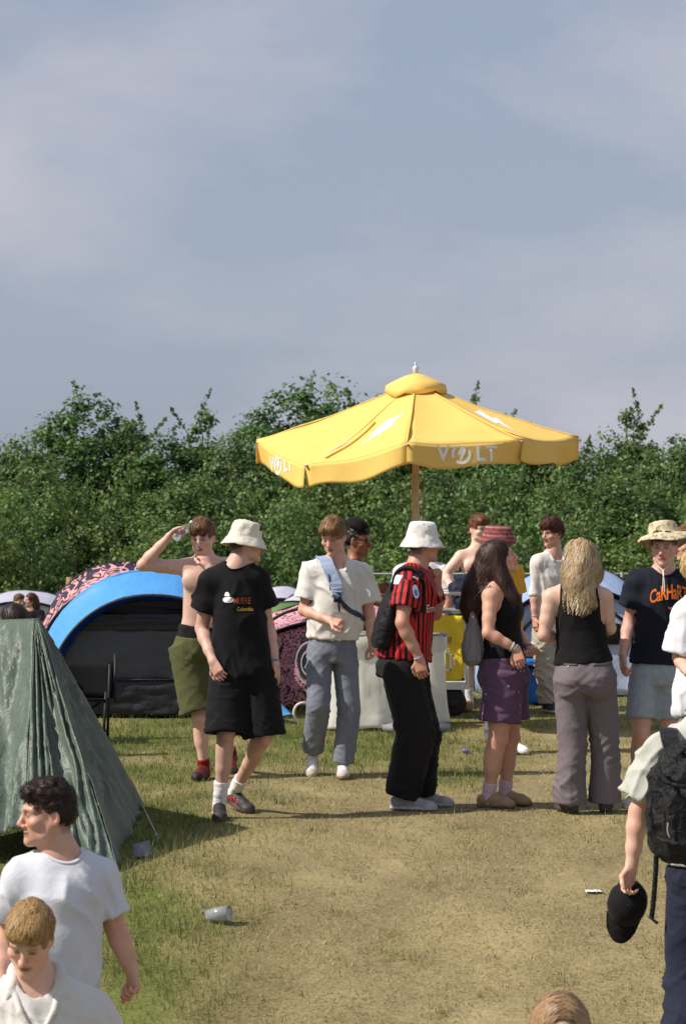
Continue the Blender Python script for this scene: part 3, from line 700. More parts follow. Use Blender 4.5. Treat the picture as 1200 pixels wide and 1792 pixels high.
# ------------------------------------------------------------------ the place: ground, grass, trees, tents, trolley, parasol
_ty = np.arange(-10, 120, .1); _tz = np.interp(_ty, [-10, 6, 8.5, 10.4, 11.2, 12.5, 14, 15.5, 16.8, 32, 45, 60, 75, 120], [-1.6, -1.5, -1.3, -1.15, -.9, -.52, -.25, -.06, 0, 0, -.5, -1.3, -1.6, -1.6])
_k = np.ones(13)/13; _tz = np.convolve(np.pad(_tz, 6, mode='edge'), _k, 'valid')
def terr(x, y): return np.interp(y, _ty, _tz)
def relief(x, y):
    x, y = np.atleast_1d(x).astype(float), np.atleast_1d(y).astype(float)
    return terr(x, y)+(.012*fbm(np.stack([x*.9, y*.9, x*0], 1), 2)+.006*noise3(np.stack([x*5, y*5, x*0+3], 1)))*(np.abs(y-20) < 14)-.006
def greenness(x, y):
    x, y = np.asarray(x, float), np.asarray(y, float); u = 600+x/np.maximum(y, 1)*F
    g = sstep(600, 170, u+90*fbm(np.stack([x*.5, y*.35, x*0], 1), 2))*.95
    g = np.maximum(g, sstep(18.6, 22.5, y+1.6*noise3(np.stack([x*.6, y*.3, x*0+7], 1)))*sstep(1050, 700, u)*.85)
    g = np.maximum(g, .5*sstep(22, 26, y)); n = fbm(np.stack([x*1.6, y*.9, x*0+2], 1), 3)
    return np.clip(g*(.82+.45*n)+.2*n+.03, 0, 1)
def ground_at(u, v):
    d = 60.0
    for d in np.arange(9.5, 60, .02):
        if HZ+(ZC-terr(0, d))*F/d <= v: break
    return vec((u-600)/F*d, d, terr(0, d))
ys = np.concatenate([np.arange(-5, 9, .5), np.arange(9, 33, .11), np.arange(33, 80, 1.0), [90, 110, 150, 220, 400, 800, 1500]]); xs = np.concatenate([[-900, -300, -120, -60, -30, -18, -12], np.arange(-8, 8.01, .14), [12, 18, 30, 60, 120, 300, 900]])
GX, GY = np.meshgrid(xs, ys); gx, gy = GX.ravel(), GY.ravel(); gz_ = relief(gx, gy); V = np.stack([gx, gy, gz_], 1)
def turf(nt, L, obj, c, pr):
    a = N(nt, 'ShaderNodeAttribute', attribute_name='green'); n = N(nt, 'ShaderNodeTexNoise', Scale=9.0, Detail=8.0, Roughness=.7); mp = N(nt, 'ShaderNodeMapping'); mp.inputs['Scale'].default_value = (1, .55, 1); L(obj, mp.inputs[0]); L(mp.outputs[0], n.inputs['Vector'])
    ad = N(nt, 'ShaderNodeMath', operation='MULTIPLY_ADD'); L(n.outputs['Fac'], ad.inputs[0]); ad.inputs[1].default_value = .7; ad.inputs[2].default_value = -.35
    s_ = N(nt, 'ShaderNodeMath', operation='ADD'); L(a.outputs['Fac'], s_.inputs[0]); L(ad.outputs[0], s_.inputs[1])
    r = N(nt, 'ShaderNodeValToRGB'); e = r.color_ramp.elements; e[0].position = .0; e[0].color = (.268, .216, .112, 1); e[1].position = .85; e[1].color = (.135, .148, .042, 1); q = e.new(.4); q.color = (.235, .198, .088, 1); L(s_.outputs[0], r.inputs[0])
    n2 = N(nt, 'ShaderNodeTexNoise', Scale=55.0, Detail=6.0, Roughness=.75); L(obj, n2.inputs['Vector']); mr = N(nt, 'ShaderNodeMapRange'); mr.inputs['From Min'].default_value = .3; mr.inputs['From Max'].default_value = .7; mr.inputs['To Min'].default_value = .55; mr.inputs['To Max'].default_value = 1.4; L(n2.outputs['Fac'], mr.inputs[0])
    n3 = N(nt, 'ShaderNodeTexNoise', Scale=1.0, Detail=6.0, Roughness=.62); mp3 = N(nt, 'ShaderNodeMapping'); mp3.inputs['Scale'].default_value = (1.5, .8, 1); L(obj, mp3.inputs[0]); L(mp3.outputs[0], n3.inputs['Vector']); m3 = N(nt, 'ShaderNodeMapRange'); m3.inputs['From Min'].default_value = .32; m3.inputs['From Max'].default_value = .68; m3.inputs['To Min'].default_value = .7; m3.inputs['To Max'].default_value = 1.22; L(n3.outputs['Fac'], m3.inputs[0]); mm = N(nt, 'ShaderNodeMath', operation='MULTIPLY'); L(mr.outputs[0], mm.inputs[0]); L(m3.outputs[0], mm.inputs[1])
    v = N(nt, 'ShaderNodeVectorMath', operation='SCALE'); L(r.outputs[0], v.inputs[0]); L(mm.outputs[0], v.inputs['Scale']); return v.outputs[0]
M_turf = mat('dry_turf', rough=.95, fn=turf, var=.1, vscale=1.5, bump=1.0, bscale=70, spec=.1)
single('ground', V, grid_faces(len(xs), len(ys)), M_turf, kind='structure', loc=(0, 0, 0), fl=dict(green=greenness(gx, gy)))
# grass: short blades, lying straw on the trampled part, upright green tufts elsewhere
nb = 260000; rg = np.random.default_rng(3)
yy = (12.3**.35+(31.0**.35-12.3**.35)*rg.random(nb))**(1/.35); xx = (rg.random(nb)*2-1)*(.135*yy+.35)
nt_ = 9000; tc_ = rg.integers(0, nb, 150); tk = rg.integers(0, 150, nt_); xx[:nt_] = xx[tc_][tk]+rg.normal(size=nt_)*.045; yy[:nt_] = yy[tc_][tk]+rg.normal(size=nt_)*.06
gg = greenness(xx, yy)+rg.normal(size=nb)*.22; gg[:nt_] += .42; tall = gg > .5
ln = np.where(tall, .022+.04*rg.random(nb), .016+.03*rg.random(nb)); ti = np.where(tall, R(10)+R(45)*rg.random(nb), R(45)+R(43)*rg.random(nb))
near = sstep(180, 230, 600+xx/yy*F)*sstep(340, 290, 600+xx/yy*F)*sstep(15.2, 15.6, yy)*sstep(17.2, 16.4, yy); ln = ln*(1+1.6*near*(rg.random(nb) < .6))
tuft = sstep(.25, .5, fbm(np.stack([xx*1.1, yy*.8, xx*0+20], 1), 2))*tall; ln = ln*(1+.9*tuft*(rg.random(nb) < .5))
az = rg.random(nb)*6.283; wd = .0014+.0018*rg.random(nb)*(yy/17)
base = np.stack([xx, yy, relief(xx, yy)-.002], 1); dr = np.stack([np.sin(ti)*np.cos(az), np.sin(ti)*np.sin(az), np.cos(ti)], 1); sd = np.stack([-np.sin(az), np.cos(az), az*0], 1)
dry = np.array([[.40, .325, .165], [.32, .26, .125], [.25, .20, .095], [.46, .39, .22]])[rg.integers(0, 4, nb)]; grn = np.array([[.175, .205, .058], [.14, .17, .044], [.235, .245, .09], [.11, .14, .036]])[rg.integers(0, 4, nb)]
w = np.clip((gg-.2)/.45, 0, 1)[:, None]; pat = fbm(np.stack([xx*1.3, yy*.8, xx*0+31], 1), 3); cc = (dry*(1-w)+grn*w)*((.72+.5*rg.random(nb))*(1+.28*pat))[:, None]; bare = (pat < -.42) & (rg.random(nb) < .75); ln = np.where(bare, .001, ln)
V = np.stack([base-sd*wd[:, None], base+sd*wd[:, None], base+dr*ln[:, None]], 1).reshape(-1, 3)
single('grass', V, np.arange(nb*3).reshape(-1, 3), mat('grass_blades', attr=True, rough=.75, var=0, spec=.2, transl=.25), 'short trampled grass, green at the left and dry straw at the right', 'grass', kind='stuff', loc=(0, 0, 0), col=np.repeat(cc, 3, 0), smooth=False)
# ---- trees
def leafy(seed, W, H, n, leaf=.105, base=.04, spread=.9, top=1.0, sparse=0.0, tint=(1, 1, 1), up=.2):
    rg = np.random.default_rng(seed); nc = max(26, int(n/70)); C = []
    limbs = MB(); limbs.tube([(0, 0, -.2), (.05*W*rg.normal(), 0, H*.35), (.05*W*rg.normal(), .03*W*rg.normal(), H*.75)], [.022*H, .016*H, .006*H], 7)
    while len(C) < nc:
        p = rg.random(3)*2-1; z = (p[2]+1)/2
        prof = (min(1, .6+z*1.2) if z < .4 else max(.0, 1-((z-.4)/.62)**(top*2.4)))*spread
        r = math.hypot(p[0], p[1])
        if r > prof or rg.random() > .35+.65*max(r/max(prof, .05), z): continue
        C.append((p[0]*W, p[1]*W*.8, base*H+z*H*(1-base)))
    C = np.array(C); cs = .28+.30*rg.random(nc)
    for c in C[rg.choice(nc, min(16, nc), replace=False)]:
        z0 = c[2]*.55; limbs.tube([(0, 0, z0*.7), (c[0]*.45, c[1]*.45, z0+.1*H*.3), tuple(c*.97)], [.009*H, .006*H, .0025*H], 5, cap=False)
    # shoots that break the outline
    per = np.full(nc, n//nc); pos = []; sh = []; outd = []
    for i in range(nc):
        q = rg.normal(size=(per[i], 3)); q /= np.linalg.norm(q, axis=1)[:, None]; q *= (rg.random(per[i])**.5)[:, None]*np.array([1.15, 1.15, .8])*cs[i]*W/1.4*.62
        q0 = q/np.maximum(np.linalg.norm(q, axis=1), 1e-6)[:, None]; cdir = nrm(C[i]*np.array([1, 1, .5])-np.array([0, 0, H*.22])); outd.append(q0*.8+cdir*.5); pos.append(C[i]+q); sh.append(np.full(per[i], .72+.56*rg.random()))
    for k in range(9):
        i = rg.choice(np.argsort(C[:, 2])[-nc//2:]); d = nrm(np.array([rg.normal()*.5, rg.normal()*.4, 1.0])); L_ = (.25+.45*rg.random())*(1+sparse); m = int(26*(1+sparse)); t = rg.random(m)
        pos.append(C[i]+d*(t*L_+cs[i]*.5)[:, None]+rg.normal(size=(m, 3))*.06*(1.2-t)[:, None]); sh.append(np.full(m, .8+.5*rg.random())); outd.append(rg.normal(size=(m, 3)))
        limbs.tube([C[i]*1.0, C[i]+d*L_*1.1+d*cs[i]*.5], [.012, .004], 4, cap=False)
    pos = np.vstack(pos); sh = np.concatenate(sh); n_ = len(pos)
    nv = np.vstack(outd)*.95+np.array([0, 0, .35])+rg.normal(size=(n_, 3))*.55; nv /= np.linalg.norm(nv, axis=1)[:, None]
    a = np.cross(nv, rg.normal(size=(n_, 3))); a /= np.linalg.norm(a, axis=1)[:, None]; b = np.cross(nv, a)
    l = leaf*(.6+.8*rg.random(n_))[:, None]; V = np.stack([pos-a*l*.5, pos+b*l*.34, pos+a*l*.5, pos-b*l*.34], 1).reshape(-1, 3)
    pal = np.array([[.090, .162, .044], [.112, .193, .052], [.074, .138, .042], [.150, .222, .070], [.126, .182, .048]])[rg.integers(0, 5, n_)]*np.array(tint); cc = pal*(sh*(.75+.5*rg.random(n_)))[:, None]
    return mesh_data('crown', V, np.arange(n_*4).reshape(-1, 4), M_leaf, smooth=False, col=np.repeat(cc, 4, 0)), mesh_data('trunk', np.array(limbs.V), limbs.F, M_bark)
M_leaf = mat('leaves', attr=True, rough=.5, var=.0, spec=.4, transl=.38); M_bark = mat('bark', srgb(96, 82, 66), .9, bump=1., bscale=30)
KIND = [leafy(1, 1.9, 5.6, 26000, tint=(1, 1, 1)), leafy(2, 1.7, 6.2, 26000, top=1.4, tint=(.85, 1.0, .9)), leafy(3, 2.0, 5.2, 26000, leaf=.095, tint=(1.15, 1.12, 1.0)), leafy(4, 1.45, 6.4, 17000, top=.8, leaf=.125, tint=(.9, .95, .85), sparse=1.0), leafy(5, 1.6, 3.0, 9000, leaf=.085, base=.0, tint=(1.25, 1.18, 1.0)), leafy(6, 1.5, 2.6, 9000, leaf=.078, base=.0, tint=(1.05, 1.1, 1.1))]
# photograph column, top row, distance, kind, width factor
TREES = [(-175, 760, 71, 0, 1.1, 'tree beyond the left edge of the belt'), (1375, 735, 71, 2, 1.1, 'tree beyond the right edge of the belt'), (-60, 770, 70, 2, 1.1, 'leftmost tree of the belt, cut by the left edge'), (35, 745, 69, 0, 1.0, 'rounded bright green tree near the left edge'), (150, 678, 71, 1, 1.2, 'tall tree forming the left peak of the belt'), (238, 715, 70, 3, .9, 'open-leaved tree just right of the left peak'), (296, 752, 70, 1, .95, 'low tree in the dip between the two left peaks'), (352, 697, 71, 3, .85, 'pointed narrow tree above the shirtless man'), (425, 735, 69, 0, .9, 'tree directly left of the parasol edge'), (520, 660, 72, 1, 1.25, 'large domed tree behind the left half of the parasol'), (605, 646, 73, 2, 1.25, 'highest tree of the belt, behind the parasol top'), (700, 690, 71, 0, 1.0, 'tree hidden behind the parasol centre'), (800, 680, 72, 3, 1.0, 'tree whose twigs show right of the parasol top'), (880, 725, 70, 1, 1.0, 'tree behind the right slope of the parasol'), (965, 745, 70, 0, .9, 'tree behind the right tip of the parasol'), (1045, 735, 71, 2, .9, 'dense dark tree right of the parasol tip'), (1108, 692, 72, 3, .85, 'sparse-topped tree with thin twigs against the sky at right'), (1175, 745, 69, 0, 1.0, 'rounded tree near the right edge'), (1265, 740, 70, 1, 1.1, 'rightmost tree of the belt, cut by the right edge')]
def plant(name, lab, cat, grp, u, top, d, kd, wf, rz):
    base = vec((u-600)/F*d, d, terr(0, d)-.05); hgt = ZC-(top-HZ)/F*d-base[2]; me, tr = KIND[kd]; h0 = (5.6, 6.2, 5.2, 6.4, 3.0, 2.6)[kd]
    o = link(bpy.data.objects.new(name, None)); o.location = base; o.rotation_euler = (0, 0, rz); o.scale = (wf, wf, hgt/h0*.97); tag(o, lab, cat, grp)
    for nme, m in (('crown', me), ('trunk', tr)): c = link(bpy.data.objects.new(nme, m)); c.parent = o
for i, (u, top, d, kd, wf, lab) in enumerate(TREES): plant('tree', lab, 'tree', 'belt of trees behind the camp', u, top, d, kd, wf, i*1.7)
SH = ['at the left edge', 'left of the far tents', 'behind the pink and blue tents', 'above the shirtless man', 'left of the cream bucket hat', 'between the bucket hat and the polo shirt', 'left of the polo shirt man', 'behind the man in the black cap', 'under the left of the parasol', 'left of the parasol pole', 'right of the parasol pole', 'behind the trolley', 'left of the boy in the white shirt', 'behind the boy in the white shirt', 'behind the blonde woman', 'left of the camouflage hat', 'behind the camouflage hat', 'at the right edge']
for i, s_ in enumerate(SH):
    u = -30+i*74+(i*37 % 29)-14; d = 62.5+(i*53 % 40)/10; plant('shrub', 'leafy shrub at the foot of the trees '+s_, 'shrub', 'shrubs at the foot of the trees', u, 868+(i*71 % 60)-25, d, 4+i % 2, 1.0+.25*((i*31) % 7)/7, i*2.3)
for i, (u, top) in enumerate(((60, 800), (205, 805), (330, 815), (450, 812), (560, 790), (660, 795), (760, 800), (850, 805), (930, 810), (1010, 815), (1090, 812), (1180, 815))):
    plant('shrub', 'tall bush filling the gap between trunks, number %s from the left' % ('one two three four five six seven eight nine ten eleven twelve'.split()[i]), 'bush', 'tall bushes between the trees', u, top, 66.5+(i*3 % 5)*.4, (2, 4, 0, 5)[i % 4], 1.05, i*1.3)
# ---- far fence
fz = lambda y: terr(0, y)
fe = Thing('metal_fence', 'low grey metal fence with mesh running in front of the trees', 'fence', vec(0, 46, fz(46))); M_galv = mat('galvanised_steel', (.26, .28, .26), .6, metal=.3, var=.1); yF = 46.0; tz = at(0, 1004, yF)[2]
for k in range(-2, 5):
    x = 4.54+k*2.1-.06; mb = MB(); mb.tube([(x, yF, fz(yF)-.1), (x, yF, tz+.03)], .022, 8); fe.part('post', mb.V, mb.F, M_galv)
for zz, r in ((tz, .013), (tz-.85, .012)):
    mb = MB(); mb.tube([(-.3, yF, zz), (13, yF, zz)], r, 8); fe.part('rail', mb.V, mb.F, M_galv)
mb = MB()
for k in range(86): x = -.2+k*.152; mb.tube([(x, yF+.02, tz-.85), (x, yF+.02, tz)], .0022, 3, cap=False)
for k in range(1, 8): mb.tube([(-.3, yF+.02, tz-.85+k*.106), (13, yF+.02, tz-.85+k*.106)], .0022, 3, cap=False)
fe.part('wire_mesh', mb.V, mb.F, M_galv)
mb = MB(); b = at(121, 1010, 37.0); mb.tube([(b[0], 37, fz(37)-.1), (b[0]+.01, 37, b[2])], [.05, .045], 7); single('wooden_stake', mb.V, mb.F, mat('weathered_wood', srgb(150, 118, 86), .85, bump=.6), 'short wooden stake standing left of the pink patterned tent', 'stake')
# ---- tents
def squiggle(scale, c1, c2, thr=.5, dist=1.2, bands=4.0):
    def fn(nt, L, obj, c, pr):
        n = N(nt, 'ShaderNodeTexNoise', Scale=scale, Detail=.6, Roughness=.4, Distortion=dist); L(obj, n.inputs['Vector']); m = N(nt, 'ShaderNodeMath', operation='MULTIPLY'); m.inputs[1].default_value = bands*6.283; L(n.outputs['Fac'], m.inputs[0]); s_ = N(nt, 'ShaderNodeMath', operation='SINE'); L(m.outputs[0], s_.inputs[0])
        g = N(nt, 'ShaderNodeMapRange'); g.inputs['From Min'].default_value = thr-.12; g.inputs['From Max'].default_value = thr+.12; L(s_.outputs[0], g.inputs[0])
        mx = N(nt, 'ShaderNodeMix', data_type='RGBA'); L(g.outputs[0], mx.inputs[0]); mx.inputs[6].default_value = (*srgb(*c1), 1); mx.inputs[7].default_value = (*srgb(*c2), 1); return mx.outputs[2]
    return fn
def tentcloth(name, col, **kw):
    k = dict(rough=.5, var=.08, vscale=3, bump=.12, bscale=300, bump2=.35, b2scale=5, spec=.4); k.update(kw); return mat(name, srgb(*col), **k)
def arch(c, hw, hh, n=33, p=2.3, yaw=0.0):      # points of an arch standing on the ground, centre c, half width, height
    t = np.linspace(math.pi, 0, n); x = hw*np.sign(np.cos(t))*np.abs(np.cos(t))**(2/p); z = hh*np.abs(np.sin(t))**(2/p)
    return np.stack([c[0]+x*math.cos(yaw), c[1]+x*math.sin(yaw), c[2]+z], 1)
def shell(arches, m=10, wr=.012, seed=0, sag=.03):
    rows = []
    for i in range(len(arches)-1):
        for k in range(m if i < len(arches)-2 else m+1):
            f = k/m; a = arches[i]*(1-f)+arches[i+1]*f; c = a.mean(0); s_ = 1-sag*math.sin(math.pi*f); rows.append(np.stack([c[0]+(a[:, 0]-c[0])*s_, a[:, 1], a[0, 2]+(a[:, 2]-a[0, 2])*s_], 1))
    n = len(rows[0]); V = np.vstack(rows); Fc = grid_faces(n, len(rows)); Nn = vnormals(V, Fc)
    r = np.clip(1-np.abs(noise3(np.stack([V[:, 0]*3+seed, V[:, 1]*3, V[:, 2]*3], 1)+.6*noise3(V*2.2)[:, None]))*2.4, 0, 1)**2
    return V+Nn*(wr*r+wr*.5*noise3(V*4+seed))[:, None], Fc
def dome(name, lab, u, vb, d, hw, hh, depth, mats, seed=0, yaw=0.0, poles=True, back=.55, door=None, p=2.3):
    c = at(u, vb, d); c[2] = terr(0, d); t = Thing(name, lab, 'tent', c); ca, sa = -math.sin(yaw), math.cos(yaw)
    off = lambda y: c+vec(ca*y, sa*y, 0); A = [arch(off(0), hw*.93, hh*.84, p=p, yaw=yaw), arch(off(depth*.3), hw, hh, p=p, yaw=yaw), arch(off(depth*.68), hw*.93, hh*.9, p=p, yaw=yaw), arch(off(depth), hw*.6, hh*back*.4, p=p, yaw=yaw)]
    k = 0
    for i in range(3):
        V, Fc = shell(A[i:i+2], 10, .014, seed+i); V, Fc = thicken(V, Fc, .003); t.part('fly_panel', V, Fc, mats[i % len(mats)])
    V = np.vstack([A[0], A[0]*np.array([1, 1, 0])+vec(0, 0, c[2]+.01)]); n = 33; fr = arch(off(.06), hw*.9, hh*.81, p=p, yaw=yaw); bot = fr.copy(); bot[:, 2] = c[2]+.01
    rows = [fr*(1-f)+bot*f for f in np.linspace(0, 1, 14)]; V = np.vstack(rows); V[:, 1] += .02*noise3(V*4+seed); V, Fc = thicken(V, [tuple(f[::-1]) for f in grid_faces(33, 14)], .003); t.part('door_panel', V, Fc, door or mats[0])
    if poles:
        for i in (0, 1, 2): mb = MB(); mb.tube(A[i]+vec(0, 0, .006), .011, 6); t.part('pole_sleeve', mb.V, mb.F, M_trim)
    return t, A
M_trim = plain('black_trim', (28, 28, 32), .6)
# blue dome with dark door
dT = 25.7; sT = F/dT; c0 = at(268, 1258, dT); c0[2] = 0
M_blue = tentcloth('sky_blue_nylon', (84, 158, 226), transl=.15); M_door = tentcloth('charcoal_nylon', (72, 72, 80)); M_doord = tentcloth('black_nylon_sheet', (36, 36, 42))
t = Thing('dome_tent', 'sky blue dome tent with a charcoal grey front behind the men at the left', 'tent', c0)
A0 = arch(c0, .98, 1.11, 41, 2.15); A1 = arch(c0+vec(-.06, .42, 0), 1.09, 1.32, 41, 2.1); A2 = arch(c0+vec(-.06, 1.3, 0), 1.05, 1.15, 41, 2.1); A3 = arch(c0+vec(-.1, 2.2, 0), .8, .35, 41, 2.1)
for i, (a, b) in enumerate(((A0, A1), (A1, A2), (A2, A3))):
    V, Fc = shell([a, b], 12, .016 if i else .02, i, .02); V, Fc = thicken(V, Fc, .003); t.part('fly_panel', V, Fc, M_blue)
mb = MB(); mb.tube(A0+vec(0, -.006, 0), .016, 6); t.part('hem_binding', mb.V, mb.F, M_trim)
for i, A in enumerate((A1, A2)): mb = MB(); mb.tube(A+vec(0, 0, .004), .012, 6); t.part('pole_sleeve', mb.V, mb.F, M_blue)
In = arch(c0+vec(0, .16, 0), 1.04, 1.07, 41, 2.15)
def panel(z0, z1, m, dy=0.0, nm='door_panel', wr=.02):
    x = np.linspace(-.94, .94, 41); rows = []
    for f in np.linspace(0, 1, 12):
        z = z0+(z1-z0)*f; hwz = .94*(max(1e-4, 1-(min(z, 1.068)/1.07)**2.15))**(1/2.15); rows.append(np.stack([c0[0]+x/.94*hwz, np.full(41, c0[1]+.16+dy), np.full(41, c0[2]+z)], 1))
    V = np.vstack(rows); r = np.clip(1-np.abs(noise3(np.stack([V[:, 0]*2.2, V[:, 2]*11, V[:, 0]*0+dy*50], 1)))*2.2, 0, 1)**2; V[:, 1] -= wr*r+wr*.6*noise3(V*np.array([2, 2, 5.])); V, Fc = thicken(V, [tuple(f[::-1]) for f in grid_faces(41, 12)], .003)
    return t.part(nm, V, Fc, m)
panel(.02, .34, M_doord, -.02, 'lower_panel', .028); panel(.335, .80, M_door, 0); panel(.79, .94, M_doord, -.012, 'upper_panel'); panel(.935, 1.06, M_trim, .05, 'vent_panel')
mb = MB(); mb.tube([c0+vec(-.88, .12, .345), c0+vec(.88, .12, .345)], .008, 5); t.part('zip', mb.V, mb.F, M_trim)
V, Fc = thicken(np.array([at(465, 1205, 25.2), at(512, 1250, 25.0), at(478, 1256, 25.3), at(440, 1215, 25.9)]), [(0, 1, 2, 3)], .004); t.part('pegged_flap', V, Fc, M_blue)
# pink patterned dome behind it
M_pink1 = tentcloth('navy_pink_squiggle_print', (40, 34, 56), fn=squiggle(5.5, (46, 36, 58), (214, 152, 150), .1, 1.4, 4.2)); M_pink2 = tentcloth('pink_dark_print', (40, 34, 56), fn=squiggle(13, (80, 54, 72), (228, 160, 168), -.4, 1.6, 4.0))
dome('dome_tent', 'dark dome tent with pink squiggle pattern rising behind the blue tent', 215, 1232, 27.9, .95, 1.34, 2.2, [M_pink1], seed=3)
# wide pink pop-up tent in the middle
dP = 26.9; tP, AP = dome('popup_tent', 'wide pink and black patterned pop-up tent with a round emblem behind the walkers', 590, 1240, dP, 1.25, 1.0, 1.9, [M_pink2], seed=5, door=M_pink2, p=2.0)
for q in ([(455, 1112), (470, 1090), (500, 1072), (545, 1060)], [(482, 1180), (490, 1140), (510, 1105), (550, 1075)]):
    mb = MB(); mb.tube(smooth_path([at(u, v, dP+.0+.0012*max(0, 1180-v)) for u, v in q], 14), .016, 6); tP.part('pole_sleeve', mb.V, mb.F, M_trim)
M_emb = plain('dark_emblem', (52, 54, 62)); M_embw = plain('white_emblem', (212, 206, 212)); ec = at(541, 1160, dP-.0)
for r0, r1, m in ((0, .135, M_emb), (.085, .1, M_embw), (.15, .165, M_embw)):
    V = []; n = 36
    for g in np.linspace(0, 2*math.pi, n+1)[:-1]:
        for r in (r0, r1): V.append(ec+vec(r*math.cos(g)*.8, -.03-.004*(m is M_embw)-.02*0, r*math.sin(g)*1.25))
    V = np.array(V); Fc = [(2*i, 2*i+1, 2*((i+1) % n)+1, 2*((i+1) % n)) for i in range(n)]; tP.part('emblem', V, [f[::-1] for f in Fc], m, smooth=False)
T = text_shape('A', .15, .01, .05); tP.part('emblem', ec+vec(.005, -.036, 0)+T[0][:, [0, 2, 1]], T[1], M_embw, smooth=False)
M_grn = tentcloth('green_nylon', (84, 118, 60)); M_lil = tentcloth('lilac_grey_nylon', (186, 184, 200), transl=.1); M_nav = tentcloth('navy_nylon', (60, 66, 104)); M_lb = tentcloth('pale_blue_nylon_sheet', (150, 172, 206), transl=.1); M_lb2 = tentcloth('powder_blue_nylon', (176, 190, 216), transl=.1); M_rb = tentcloth('royal_blue_nylon', (40, 104, 186))
dome('dome_tent', 'green-topped tent just above the pink pop-up tent', 512, 1225, 29.4, .5, .90, 1.4, [M_grn], seed=7)
dome('dome_tent', 'pale lilac and navy tent far behind, left of the polo shirt man', 492, 1105, 42.0, .62, 1.05, 2.0, [M_lil, M_nav], seed=8, door=M_nav)
dome('dome_tent', 'long pale lilac tent far behind, partly behind the polo shirt man', 556, 1105, 41.0, .75, 1.0, 2.0, [M_lil], seed=9)
dome('dome_tent', 'low pale grey tent with navy end at the far left', 38, 1120, 57.0, 1.35, 1.24, 2.4, [M_lil], seed=10, door=M_lil)
dome('dome_tent', 'navy tent peeking out right of the far pale grey tent', 112, 1120, 58.5, .5, 1.3, 2.0, [M_nav], seed=11)
tR, AR = dome('dome_tent', 'light blue dome tent with a black mesh window behind the blonde woman', 1010, 1240, 28.6, 1.0, 1.28, 2.2, [M_lb, M_lb2, M_lb], seed=12, door=M_lb2)
V, Fc = thicken(np.array([at(1055, 1088, 28.635), at(1086, 1092, 28.635), at(1084, 1128, 28.635), at(1050, 1128, 28.635)]), [(3, 2, 1, 0)], .004); tR.part('mesh_window', V, Fc, M_trim)
for q in ([at(905, 1112, 28.64), at(946, 1070, 28.64)], [at(1060, 1062, 28.64), at(1098, 1092, 28.64)]): mb = MB(); mb.tube(q, .016, 6); tR.part('trim', mb.V, mb.F, M_trim)
dome('dome_tent', 'royal blue tent base showing beside the beige trousers', 925, 1246, 27.4, .30, .44, 1.0, [M_rb], seed=13, door=M_rb)
dome('dome_tent', 'pale lavender tent wall behind the man in the navy t-shirt', 1150, 1243, 29.4, .85, 1.05, 2.0, [M_lb2], seed=14, door=tentcloth('pale_lavender_sheet', (190, 198, 224)))
dome('dome_tent', 'powder blue tent between the boy in white and the far fence', 975, 1180, 33.0, .9, 1.05, 2.2, [M_lb2, M_lb], seed=15)
dome('dome_tent', 'pale tent far behind at the right edge', 1180, 1120, 40.0, .8, 1.0, 2.0, [M_lil], seed=16)
# ---- green tarp shelter
M_tarp = mat('green_tarpaulin', srgb(82, 95, 84), .48, var=.14, vscale=4, bump=.45, bscale=45, bump2=.4, b2scale=9, spec=.38)
ap = at(62, 1083, 16.9); rl = at(-140, 1092, 17.9); bl = at(-160, 1500, 15.95); bm_ = at(44, 1500, 15.9); fc = at(206, 1509, 15.7); rc = at(250, 1408, 18.5); bl[2] = terr(0, 15.95)+.02; bm_[2] = .16; fc[2] = terr(0, 15.7)+.015; rc[2] = .015; bk1 = at(-140, 1420, 18.9); bk1[2] = .02
tt_ = Thing('tarp_shelter', 'dark green crinkled tarpaulin shelter at the left edge', 'tent', vec(fc[0]-.6, 16.8, 0))
def patch(a, b, c, d, nu=46, nv=46, wr=.03, seed=0, bulge=.0):   # a-b along the top, d-c along the bottom
    u, v = np.meshgrid(np.linspace(0, 1, nu), np.linspace(0, 1, nv)); u = u.ravel()[:, None]; v = v.ravel()[:, None]
    P = (a*(1-u)+b*u)*(1-v)+(d*(1-u)+c*u)*v; n = nrm(np.cross(c-a, d-b)); sgn = 1 if n[2] > 0 else -1; n = n*sgn
    uu, vv = u[:, 0], v[:, 0]; ed = np.minimum(1, 5*np.minimum(np.minimum(uu, 1-uu), 1)); ed2 = np.minimum(1, 6*vv)
    r = np.clip(1-np.abs(noise3(np.stack([uu*5.5+seed, vv*1.3, uu*0+seed], 1)+.25*noise3(P*2.5)[:, None]))*2.2, 0, 1)**2
    r2 = np.clip(1-np.abs(noise3(P*np.array([7, 7, 5])+seed*3))*2.4, 0, 1)**2
    P = P+n*((wr*(1.5*r-.4)+wr*.35*(r2-.3)+wr*.18*noise3(P*22))*(.25+.75*ed)*ed2-bulge*np.sin(math.pi*vv)*np.sin(math.pi*np.clip(uu, 0, 1)))[:, None]
    Fc = grid_faces(nu, nv); return P, (Fc if sgn < 0 else Fc[:, ::-1])
for nm, q, kw in (('left_slope', (rl, ap, bm_, bl), dict(wr=.05, seed=1, bulge=.06)), ('front_slope', (ap, ap+vec(.015, 0, 0), fc, bm_), dict(wr=.045, seed=2, bulge=.05)), ('right_slope', (ap+vec(.015, 0, 0), ap+vec(.02, .03, 0), rc, fc), dict(wr=.035, seed=3, bulge=.04)), ('rear_slope', (ap+vec(.02, .03, 0), rl+vec(0, .05, 0), bk1, rc), dict(wr=.03, seed=4))):
    V, Fc = patch(*q, **kw); V, Fc = thicken(V, [tuple(f) for f in Fc], .004); tt_.part(nm, V, Fc, M_tarp)
